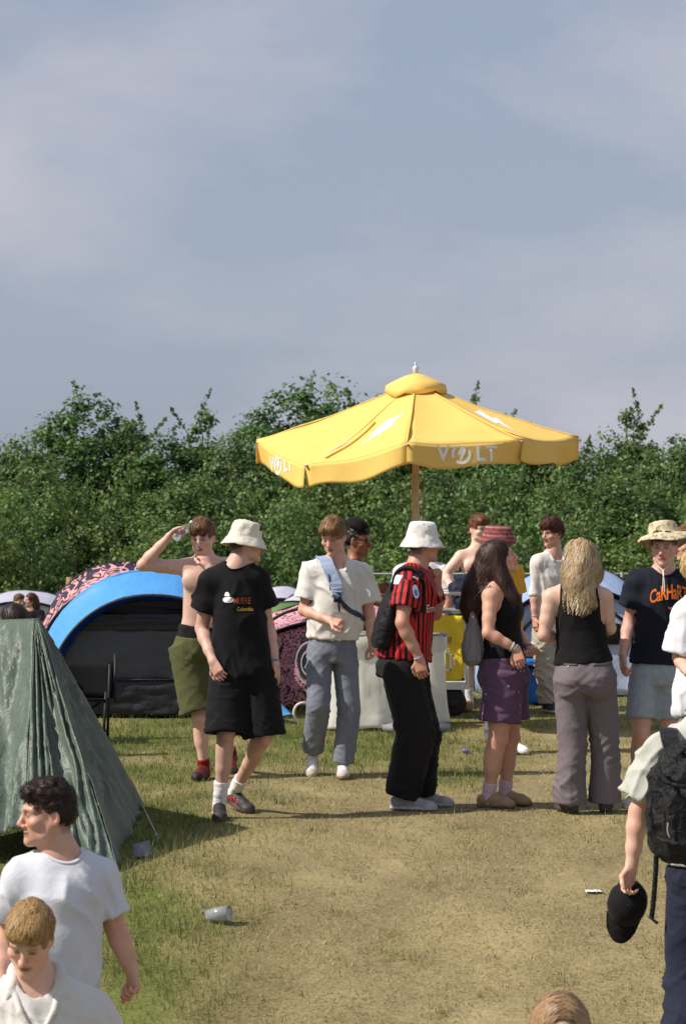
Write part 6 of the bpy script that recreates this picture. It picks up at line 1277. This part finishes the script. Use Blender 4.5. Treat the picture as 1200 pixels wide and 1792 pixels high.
sh = dict(lo=(-.12, -.3, -.42), hi=(.12, .15, .05), ops=[('u', 'E', (0, -.02, .032), (.081, .102, .094), .0), ('s', 'E', (0, .12, -.04), (.075, .078, .1), .012),
    ('u', 'W', [p.hp(0, -.06, .03), p.hp(0, -.085, -.06), j['nk']+bk*.085+Z3*.02, j['nk']+bk*.11-Z3*.06], [.08, .088, .082, .045], .03),
    ('u', 'W', [p.hp(.05, -.05, -.03), p.hp(.075, -.05, -.10), j['nk']+p.e1*.06+bk*.075-Z3*.0], [.05, .056, .02], .03), ('u', 'W', [p.hp(-.05, -.05, -.03), p.hp(-.075, -.05, -.10), j['nk']-p.e1*.075+bk*.075-Z3*.02], [.05, .058, .025], .03),
    ('u', 'W', [j['nk']+bk*.12-Z3*.05+p.e1*.0, j['nk']+bk*.13-Z3*.19-p.e1*.03], [.03, .008], .02), ('u', 'W', [j['nk']+bk*.12-Z3*.04-p.e1*.05, j['nk']+bk*.13-Z3*.12-p.e1*.09], [.05, .012], .02)])
def fl11(q): return (np.array([q[0]*5, -.25 if q[2] > 0 else 0, -1.0]), 1.0)
ho = p.hair(sh, fl11, n=5000, length=.2, width=.0022, wave=.011, jit=.16, amp=.014, freq=12, seed=14, h=.009, vary=.8, lift=.008, tip=(218, 200, 166))
p.loose_hair(ho, 1500, -p.ft, (.24, .385), seed=5, amp=.009, cyc=3.6, width=.0045, tip=(222, 204, 168), spread=.3, away=.045, vary=.7)
# ------------------------------------------------------------------ 12 man in navy t-shirt
p = Person('man in navy t-shirt with orange lettering, pale denim shorts and a wide camouflage sun hat', 18.4, dict(hd=(1161, 957, -.02), nk=(1160, 1003, 0), sr=(1117, 1020, .0), sl=(1205, 1022, .03), er=(1101, 1088, .04), wr=(1089, 1146, -.08), fr=(1091, 1184, -.14), el=(1214, 1092, .0), wl=(1212, 1150, -.05), pe=(1149, 1180, 0), kr=(1121, 1284, -.06), kl=(1174, 1284, .0), ar=('g', 1110, .05), al=('g', 1170, .2)), face=(-.28, -.96, -.06), skin=(208, 160, 140), hairc=(70, 50, 34))
p.feet = dict(r=vec(-.35, -.95, 0), l=vec(.2, -1, 0)); p.body(muscle=0, thin=.95, fade=.4, wide=1.0) if False else p.body(muscle=0, thin=.95, fade=.4, hand=dict(r=dict(palm=(.8, .3, 0), curl=.5)))
o = p.tshirt(fabric('navy_cotton', srgb(24, 27, 40)), hem=.1, aw=.175, bw=.145, chest=.165, sl=(.62, .62), sr=(.088, .1), seed=17, amp=.008)
p.trousers(fabric('pale_denim', srgb(150, 162, 170), bump=.5, var=.12), name='shorts', waist=.2, len_=.375, rt=.094, ra=.1, hips=(.17, .138), ww=(.165, .125), seed=19, amp=.008)
for q in 'lr': p.shoe(q, M_shoe, flat_shoe((196, 186, 176), (214, 208, 200), accent=(60, 66, 110), lace=(60, 66, 110)), sock=fabric('light_blue_sock', srgb(150, 160, 180)), sockh=.1)
p.hair(short_hair(top=-.004, fringe=.03, side=.002), fwd, seed=10, n=1100, length=.04, zmax=.075)
def camo(nt, L, obj, c, pr):
    n = N(nt, 'ShaderNodeTexNoise', Scale=26.0, Detail=2.0); L(obj, n.inputs['Vector']); r = N(nt, 'ShaderNodeValToRGB'); r.color_ramp.interpolation = 'CONSTANT'; e = r.color_ramp.elements
    e[0].color = (*srgb(206, 192, 160), 1); e[1].position = .52; e[1].color = (*srgb(178, 162, 130), 1); q = e.new(.6); q.color = (*srgb(132, 118, 92), 1); q = e.new(.66); q.color = (*srgb(214, 202, 174), 1); L(n.outputs['Fac'], r.inputs[0]); return r.outputs[0]
h_ = bucket_hat(p, fabric('camouflage_cotton', (.5, .4, .3), fn=camo), [(.01, .128), (.05, .1295), (.078, .126), (.09, .116), (.097, .09), (.101, .062), (.106, .05), (.128, .042), (.15, .03), (.166, .012), (.172, -.002)], dz=.03, tilt=(.24, -.14), wavy=.022, seed=2)
mb = MB(); ch = p.hp(0, .06, -.13)
for dx in (-.006, .008):
    mb.tube(smooth_path([p.hp(-.075 if dx < 0 else .075, .01, -.04), p.hp(-.045 if dx < 0 else .045, .05, -.105), ch+vec(0, -.03, -.02), ch+vec(dx*.5, -.055, -.08), ch+vec(dx, -.06, -.165)], 14), .0035, 6)
p.t.part('chin_cord', mb.V, mb.F, plain('cream_cord', (222, 214, 196)), parent=h_)
T = text_shape('CaRHaRTT', .105, .018, step=.02, sx=.62, space=.92); V = T[0].copy(); x = V[:, 0]; V[:, 1] = V[:, 1]*(1+.25*np.cos(x*9))-1.9*x*x; T = (V, T[1]); cT = at(1171, 1036, 18.4)
printed(p, T, 't_shirt', cT, ex, ez, ft, plain('orange_print', (222, 112, 34)), parent=o)
printed(p, flat_shape([[(-.05, .012), (.06, .02), (.02, -.012), (.0, -.03), (-.01, -.006), (-.04, 0)]]), 't_shirt', cT+vec(.02, 0, -.105), ex, ez, ft, plain('pink_print', (196, 96, 124)), parent=o)
# ------------------------------------------------------------------ 13 head at the right edge behind
p = Person('man with short ginger hair at the right edge behind the navy t-shirt', 20.6, dict(hd=(1206, 952, 0), nk=(1209, 996, 0), sr=(1196, 1014, -.16), sl=(1225, 1014, .16), er=(1190, 1080, -.22), el=(1232, 1080, .2), wr=(1180, 1130, -.25), wl=(1215, 1130, .1), pe=(1212, 1150, 0), kr=(1208, 1250, -.1), kl=(1214, 1250, .1), ar=('g', 1205, -.1), al=('g', 1212, .1)), face=(-.95, -.25, 0), skin=(214, 164, 136), hairc=(128, 90, 56), lod=1.4)
p.feet = dict(l=vec(-1, -.2, 0), r=vec(-1, -.2, 0)); p.body(legs=False, muscle=0, thin=.92); p.tshirt(fabric('dark_blue_cotton', srgb(36, 40, 58)), hem=.02, aw=.17, seed=23); p.trousers(M_grey_jean, name='jeans')
for q in 'lr': p.shoe(q, M_shoe, flat_shoe((210, 205, 200), (150, 140, 130)))
p.hair(short_hair(top=.018, fringe=.015), fwd, seed=12, n=1200, tip=(170, 124, 78))
# ------------------------------------------------------------------ 14 blond man in white t-shirt, right edge
p = Person('blond man in loose white t-shirt and grey jeans holding a cup at the right edge', 16.9, dict(hd=(1222, 998, .0), nk=(1228, 1044, 0), sl=(1200, 1074, -.06), sr=(1266, 1070, .12), el=(1188, 1150, -.05), wl=(1204, 1178, -.26), fl=(1218, 1180, -.32), er=(1276, 1150, .1), wr=(1270, 1210, .05), pe=(1232, 1238, 0), kl=(1213, 1350, 0), kr=(1248, 1350, .05), al=('g', 1214, 0), ar=('g', 1250, .1)), face=(.7, .65, -.05), skin=(218, 172, 148), hairc=(196, 166, 112))
p.feet = dict(l=vec(.6, .7, 0), r=vec(.7, .6, 0)); p.body(legs=False, muscle=0, thin=.92, hand=dict(l=dict(palm=(.2, 0, 1), curl=1.0)))
p.tshirt(M_white, hem=-.06, aw=.19, bw=.16, sl=(.9, .8), sr=(.1, .115), seed=26, amp=.013); p.trousers(M_grey_jean, name='jeans', seed=5, h=.012)
for q in 'lr': p.shoe(q, M_shoe, flat_shoe((220, 216, 210), (180, 170, 160)))
p.hair(short_hair(top=.02, fringe=.02, side=.016), lambda q: np.array([q[0]*3, .5, -.9]), seed=15, n=1500, tip=(226, 204, 156))
hb, D_, P_, S_ = p.grip['l']; mb = MB(); cc = hb+P_*.045+D_*.02; mb.lathe(cc-Z3*.05, [(.001, 0), (.028, 0), (.036, .11), (.0335, .11), (.026, .004), (.001, .004)], 20); cu = single('plastic_cup', mb.V, mb.F, mat('frosted_plastic', (.85, .87, .88), .3, var=0, trans=.5), 'translucent plastic cup held by the blond man at the right edge', 'cup')
# ------------------------------------------------------------------ 15 man with big backpack, near
p = Person('man walking away in pale t-shirt and dark jeans carrying a large black backpack', 12.5, dict(hd=(1248, 1190, .12), nk=(1243, 1262, 0), sl=(1158, 1318, -.02), sr=(1330, 1315, .0), el=(1116, 1420, .0), wl=(1104, 1517, -.02), fl=(1094, 1560, -.04), er=(1372, 1420, 0), wr=(1380, 1520, 0), pe=(1238, 1540, 0), hl=(1205, 1540, 0), hr=(1270, 1540, 0), kl=(1200, 1715, -.04), kr=(1270, 1700, .1), al=('g', 1195, -.2, .03), ar=('g', 1275, .25)), face=(.1, 1, -.05), skin=(216, 172, 150), hairc=(70, 50, 36), gz=-.52, fine=.005)
p.feet = dict(l=vec(0, 1, -.2), r=vec(.1, 1, 0)); p.body(legs=False, muscle=0, thin=.95, hand=dict(l=dict(palm=(.55, -.75, -.1), curl=.75, thumb=.8)))
p.tshirt(fabric('pale_sage_cotton', srgb(180, 181, 172)), hem=.1, aw=.2, bw=.15, sl=(.78, .78), sr=(.095, .112), seed=31, amp=.011, slant=.8, h=.008)
p.trousers(fabric('dark_indigo_denim', srgb(34, 38, 56), bump=.6, var=.2, vscale=12), name='jeans', waist=.22, rt=.105, rk=.095, ra=.09, hips=(.18, .14), seed=33, amp=.012)
for q in 'lr': p.shoe(q, M_shoe, flat_shoe((40, 40, 44), (180, 176, 170)))
p.hair(short_hair(), fwd, seed=17, n=900)
c = at(1231, 1402, 12.22); Rm = np.stack([vec(1, 0, 0), vec(0, -1, 0), Z3]); M_pack2 = fabric('black_pack_nylon', srgb(22, 22, 24), rough=.55, bump2=.5, b2scale=26, bump=.4, bscale=180)
V, Fc = pack_mesh(c, np.stack([vec(1, 0, 0), vec(0, -1, 0), Z3]), (.245, .13, .26), seed=7, wr=.012, h=.009)
bp = Thing('backpack', 'large black backpack with a loose hanging strap on the man walking away', 'backpack', c-Z3*.26); bp.part('pack_body', V, Fc, M_pack2)
for u0 in (1178, 1296):
    sg = 1 if u0 < 1236 else -1
    pts = smooth_path([at(u0+sg*8, 1345, 12.18), at(u0-sg*6, 1300, 12.30), at(u0-sg*10, 1279, 12.46), at(u0-sg*8, 1290, 12.62)], 14); V, Fc = strap(pts, .075, .016, np.array([vec(0, -.6, .8)]*14)); bp.part('shoulder_strap', V, Fc, M_pack2, smooth=False)
mb = MB(); mb.tube(smooth_path([at(1190, 1318, 12.14), at(1205, 1307, 12.1), at(1240, 1306, 12.1), at(1262, 1320, 12.14)], 14), .009, 8); bp.part('haul_loop', mb.V, mb.F, M_pack2)
pts = smooth_path([at(1148, 1488, 12.2), at(1146, 1530, 12.2), at(1143, 1570, 12.2), at(1139, 1608, 12.2)], 10); V, Fc = strap(pts, .022, .004, np.array([vec(0, -1, 0)]*10)); bp.part('loose_strap', V, Fc, M_pack2)
V, Fc = strap(np.array([at(1133, 1602, 12.19), at(1140, 1608, 12.19), at(1150, 1616, 12.19)]), .012, .008, np.array([vec(0, -1, 0)]*3)); bp.part('strap_buckle', V, Fc, plain('black_plastic', (34, 36, 44), .4))
for pts in ([at(1140, 1395, 12.1), at(1136, 1420, 12.08), at(1150, 1465, 12.07), at(1190, 1478, 12.0)], [at(1150, 1340, 12.12), at(1165, 1368, 12.05), at(1200, 1378, 12.02)]):
    V, Fc = strap(smooth_path(pts, 12), .018, .006, np.array([vec(-.3, -1, 0)]*12)); bp.part('compression_strap', V, Fc, M_pack2)
mb = MB(); mb.tube(smooth_path([at(1168, 1440, 11.98), at(1167, 1455, 11.97), at(1171, 1466, 11.96)], 6), .0035, 6); bp.part('zip_pull', mb.V, mb.F, plain('grey_zip', (130, 130, 134), .4))
hb, D_, P_, S_ = p.grip['l']; cc = at(1094, 1592, 12.45)
M_ = np.stack([nrm(vec(.6, -.8, .0)), nrm(vec(-.3, -.2, -1)), vec(0, 0, 0)]); M_[2] = np.cross(M_[0], M_[1]); M_[1] = np.cross(M_[2], M_[0])
ct = Thing('baseball_cap', 'black baseball cap held down by the man with the large backpack', 'cap', cc-Z3*.13)
ca = nrm(vec(-.22, 0, -1)); Rc = np.stack([nrm(np.cross(ca, vec(0, -1, 0))), ca, vec(0, -1, 0)]); Rc[2] = np.cross(Rc[0], Rc[1])
cap(None, lambda nme, V, Fc, m, par=None: ct.part(nme, at(1096, 1594, 12.48)+(V*1.02+np.array([0, -.03, -.04]))@Rc, Fc, m, parent=par), M_capb, name='crown')
# ------------------------------------------------------------------ 16, 17, 18 near people at the left and bottom
p = Person('dark-haired boy in white t-shirt looking left in front of the green tarp', 11.2, dict(hd=(84, 1424, -.02), nk=(112, 1500, 0), sr=(38, 1537, -.02), sl=(172, 1536, .06), er=(6, 1625, .05), wr=(2, 1720, -.1), el=(203, 1625, .08), wl=(231, 1700, .06), fl=(238, 1742, .02), pe=(95, 1762, 0), kr=(70, 1960, -.05), kl=(130, 1960, .05), ar=('g', 70, 0), al=('g', 130, .1)), face=(-.96, -.27, -.02), skin=(204, 156, 132), hairc=(46, 31, 25), gz=-.92, fine=.0046, h=.0095)
p.feet = dict(l=vec(0, -1, 0), r=vec(-.1, -1, 0)); p.body(legs=False, muscle=0, thin=.92, fade=.5, hand=dict(l=dict(palm=(-.8, -.4, 0), curl=1.1)))
p.tshirt(fabric('white_cotton_tee', srgb(204, 206, 214)), hem=.06, aw=.175, bw=.135, chest=.165, sl=(.74, .74), sr=(.074, .08), seed=35, amp=.013, h=.0075); p.trousers(M_black, waist=.12, seed=6, h=.018)
for q in 'lr': p.shoe(q, M_shoe, flat_shoe((220, 216, 210), (180, 170, 160)), h=.013)
p.hair(short_hair(top=.012, fringe=.0, puff=.0, hl=.062, side=.002), lambda q: (np.array([q[0]*3, .9, .25-.25*(q[1] > .04)]), .15 if q[1] > .04 else 1.), seed=21, n=4200, length=.04, wave=.003, amp=.008, freq=40, width=.0022, h=.0055, vary=.35)
p = Person('fair-haired boy in open-collared white shirt looking down at the lower left corner', 10.4, dict(hd=(52, 1642, -.04), nk=(64, 1716, .02), sr=(-28, 1772, 0), sl=(158, 1770, .05), er=(-60, 1880, .05), wr=(-50, 1980, -.1), el=(190, 1880, .05), wl=(180, 1980, -.1), pe=(70, 2020, 0), kr=(40, 2200, 0), kl=(110, 2200, 0), ar=('g', 40, 0), al=('g', 110, 0)), face=(-.12, -.88, -.48), up=(.1, 0, 1), skin=(216, 170, 146), hairc=(150, 116, 74), gz=-1.2, fine=.0046, h=.0095, hs=.98)
p.feet = dict(l=vec(0, -1, 0), r=vec(-.1, -1, 0)); p.body(legs=False, muscle=0, thin=.92, fade=.2)
p.tshirt(fabric('white_shirting', srgb(208, 204, 198)), name='shirt', hem=.02, aw=.185, bw=.15, sl=(.8, .8), sr=(.088, .1), seed=37, h=.008, amp=.015, vneck=.06, neck=.022)
v = Vol(p.J['nk']-.18, p.J['nk']+.18, .006); k_ = p.J['nk']
for sg in (1, -1):
    pts = smooth_path([k_-p.ft*.085+Z3*.05, k_+p.e1*sg*.08-p.ft*.02+Z3*.045, k_+p.e1*sg*.085+p.ft*.05+Z3*.0, k_+p.e1*sg*.105+p.ft*.085-Z3*.05], 10); v.path(pts, [.014, .017, .019, .02, .021, .022, .021, .02, .016, .010], k=.004)
    v.path([k_+p.e1*sg*.085+p.ft*.06-Z3*.01, k_+p.e1*sg*.06+p.ft*.13-Z3*.09, k_+p.e1*sg*.02+p.ft*.16-Z3*.16], [.014, .013, .008], k=.004)
p.finish('collar', v, fabric('white_shirting', srgb(208, 204, 198)))
p.trousers(fabric('dark_trouser_cloth', srgb(40, 42, 52)), waist=.12, h=.018)
for q in 'lr': p.shoe(q, M_shoe, flat_shoe((220, 216, 210), (180, 170, 160)), h=.013)
p.hair(short_hair(top=.016, fringe=.03, side=.008), fwd, seed=24, n=4500, length=.05, width=.0021, amp=.008, freq=28, h=.0055, tip=(196, 160, 108), vary=.35)
p = Person('light brown-haired girl whose head shows at the bottom edge', 9.3, dict(hd=(980, 1805, 0), nk=(982, 1880, .02), sr=(905, 1915, 0), sl=(1060, 1915, 0), er=(890, 2030, 0), wr=(900, 2130, -.1), el=(1080, 2030, 0), wl=(1070, 2130, -.1), pe=(982, 2190, 0), kr=(950, 2400, 0), kl=(1010, 2400, 0), ar=('g', 950, 0), al=('g', 1010, 0)), face=(.0, -.95, -.28), skin=(226, 184, 162), hairc=(146, 116, 84), female=True, gz=-1.25, hs=.95, fine=.0048)
p.feet = dict(l=vec(0, -1, 0), r=vec(0, -1, 0)); p.body(legs=False, bust=.9, fade=.0); p.tshirt(fabric('grey_green_cotton', srgb(120, 126, 116)), hem=.1, aw=.16, seed=41, h=.014); p.trousers(M_grey_jean, name='jeans', h=.02)
for q in 'lr': p.shoe(q, M_shoe, flat_shoe((220, 216, 210), (180, 170, 160)), h=.013)
j = p.J
sh = dict(lo=(-.1, -.15, -.3), hi=(.1, .2, .0), ops=[('u', 'E', (0, -.016, .037), (.085, .106, .096), .0), ('s', 'E', (0, .115, -.01), (.06, .078, .1), .015), ('s', 'C', (0, .09, .135), (0, -.06, .1375), .008, .004, .008),
    ('u', 'W', [p.hp(.06, -.01, .03), p.hp(.078, .0, -.05), p.hp(.085, .01, -.15), p.hp(.09, .02, -.26)], [.035, .036, .04, .03], .02), ('u', 'W', [p.hp(-.06, -.01, .03), p.hp(-.078, .0, -.05), p.hp(-.085, .01, -.15), p.hp(-.09, .02, -.26)], [.035, .036, .04, .03], .02), ('u', 'W', [p.hp(0, -.06, 0), p.hp(0, -.085, -.1), p.hp(0, -.1, -.25)], [.09, .09, .08], .03)])
p.hair(sh, lambda q: np.array([np.sign(q[0])*1.2 if q[2] > .06 else q[0]*2, .12, -.35 if q[2] > .06 else -1.]), n=3000, length=.12, width=.004, amp=.003, freq=20, seed=27, h=.006, lift=.002, vary=.35, tip=(170, 140, 106))
# far people sitting beyond the tarp
for i, (lab, u, v_, d_, hc, tc, fc) in enumerate((('dark-haired person sitting behind the green tarp, only the head showing', 22, 1085, 22.0, (40, 28, 24), (60, 58, 60), (-.6, .7, 0)), ('seated person in white far off by the pale grey tents', 34, 1052, 52.0, (110, 84, 60), (220, 216, 212), (.6, -.7, 0)), ('seated person in black top far off by the pale grey tents', 54, 1050, 51.0, (84, 56, 42), (28, 26, 28), (-.8, -.5, 0)))):
    px = F/d_
    Q = lambda x, z, y=0: (u+x*px, v_-z*px, y)
    p = Person(lab, d_, dict(hd=Q(0, 0), nk=Q(0, -.19), sr=Q(-.17, -.25), sl=Q(.17, -.25), er=Q(-.22, -.48, -.1), el=Q(.22, -.48, -.1), wr=Q(-.1, -.55, -.3), wl=Q(.1, -.55, -.3), pe=Q(0, -.68, .05), kr=Q(-.12, -.5, -.4), kl=Q(.12, -.5, -.4), ar=Q(-.14, -.95, -.5), al=Q(.14, -.95, -.5)), face=fc, hairc=hc, female=i > 0, fine=.008, h=.016, lod=1.5, gz=float(terr(0, d_)))
    p.body(legs=True, muscle=0, thin=.92); p.tshirt(fabric('far_top_%d' % i, srgb(*tc)), hem=.05, aw=.17, seed=50+i); p.trousers(M_grey_jean, name='jeans', len_=.97)
    j = p.J; sh = short_hair(top=.015) if i == 1 else dict(lo=(-.1, -.1, -.25), hi=(.1, .1, 0), ops=[('u', 'E', (0, -.02, .035), (.09, .106, .098), .0), ('s', 'E', (0, .11, -.04), (.07, .078, .1), .012), ('u', 'W', [p.hp(0, -.06, .0), p.hp(0, -.09, -.1), p.hp(0, -.1, -.22)], [.09, .085, .05], .03)])
    p.hair(sh, lambda q: np.array([q[0]*2, -.2, -1]), n=500, length=.1, h=.011, width=.006)
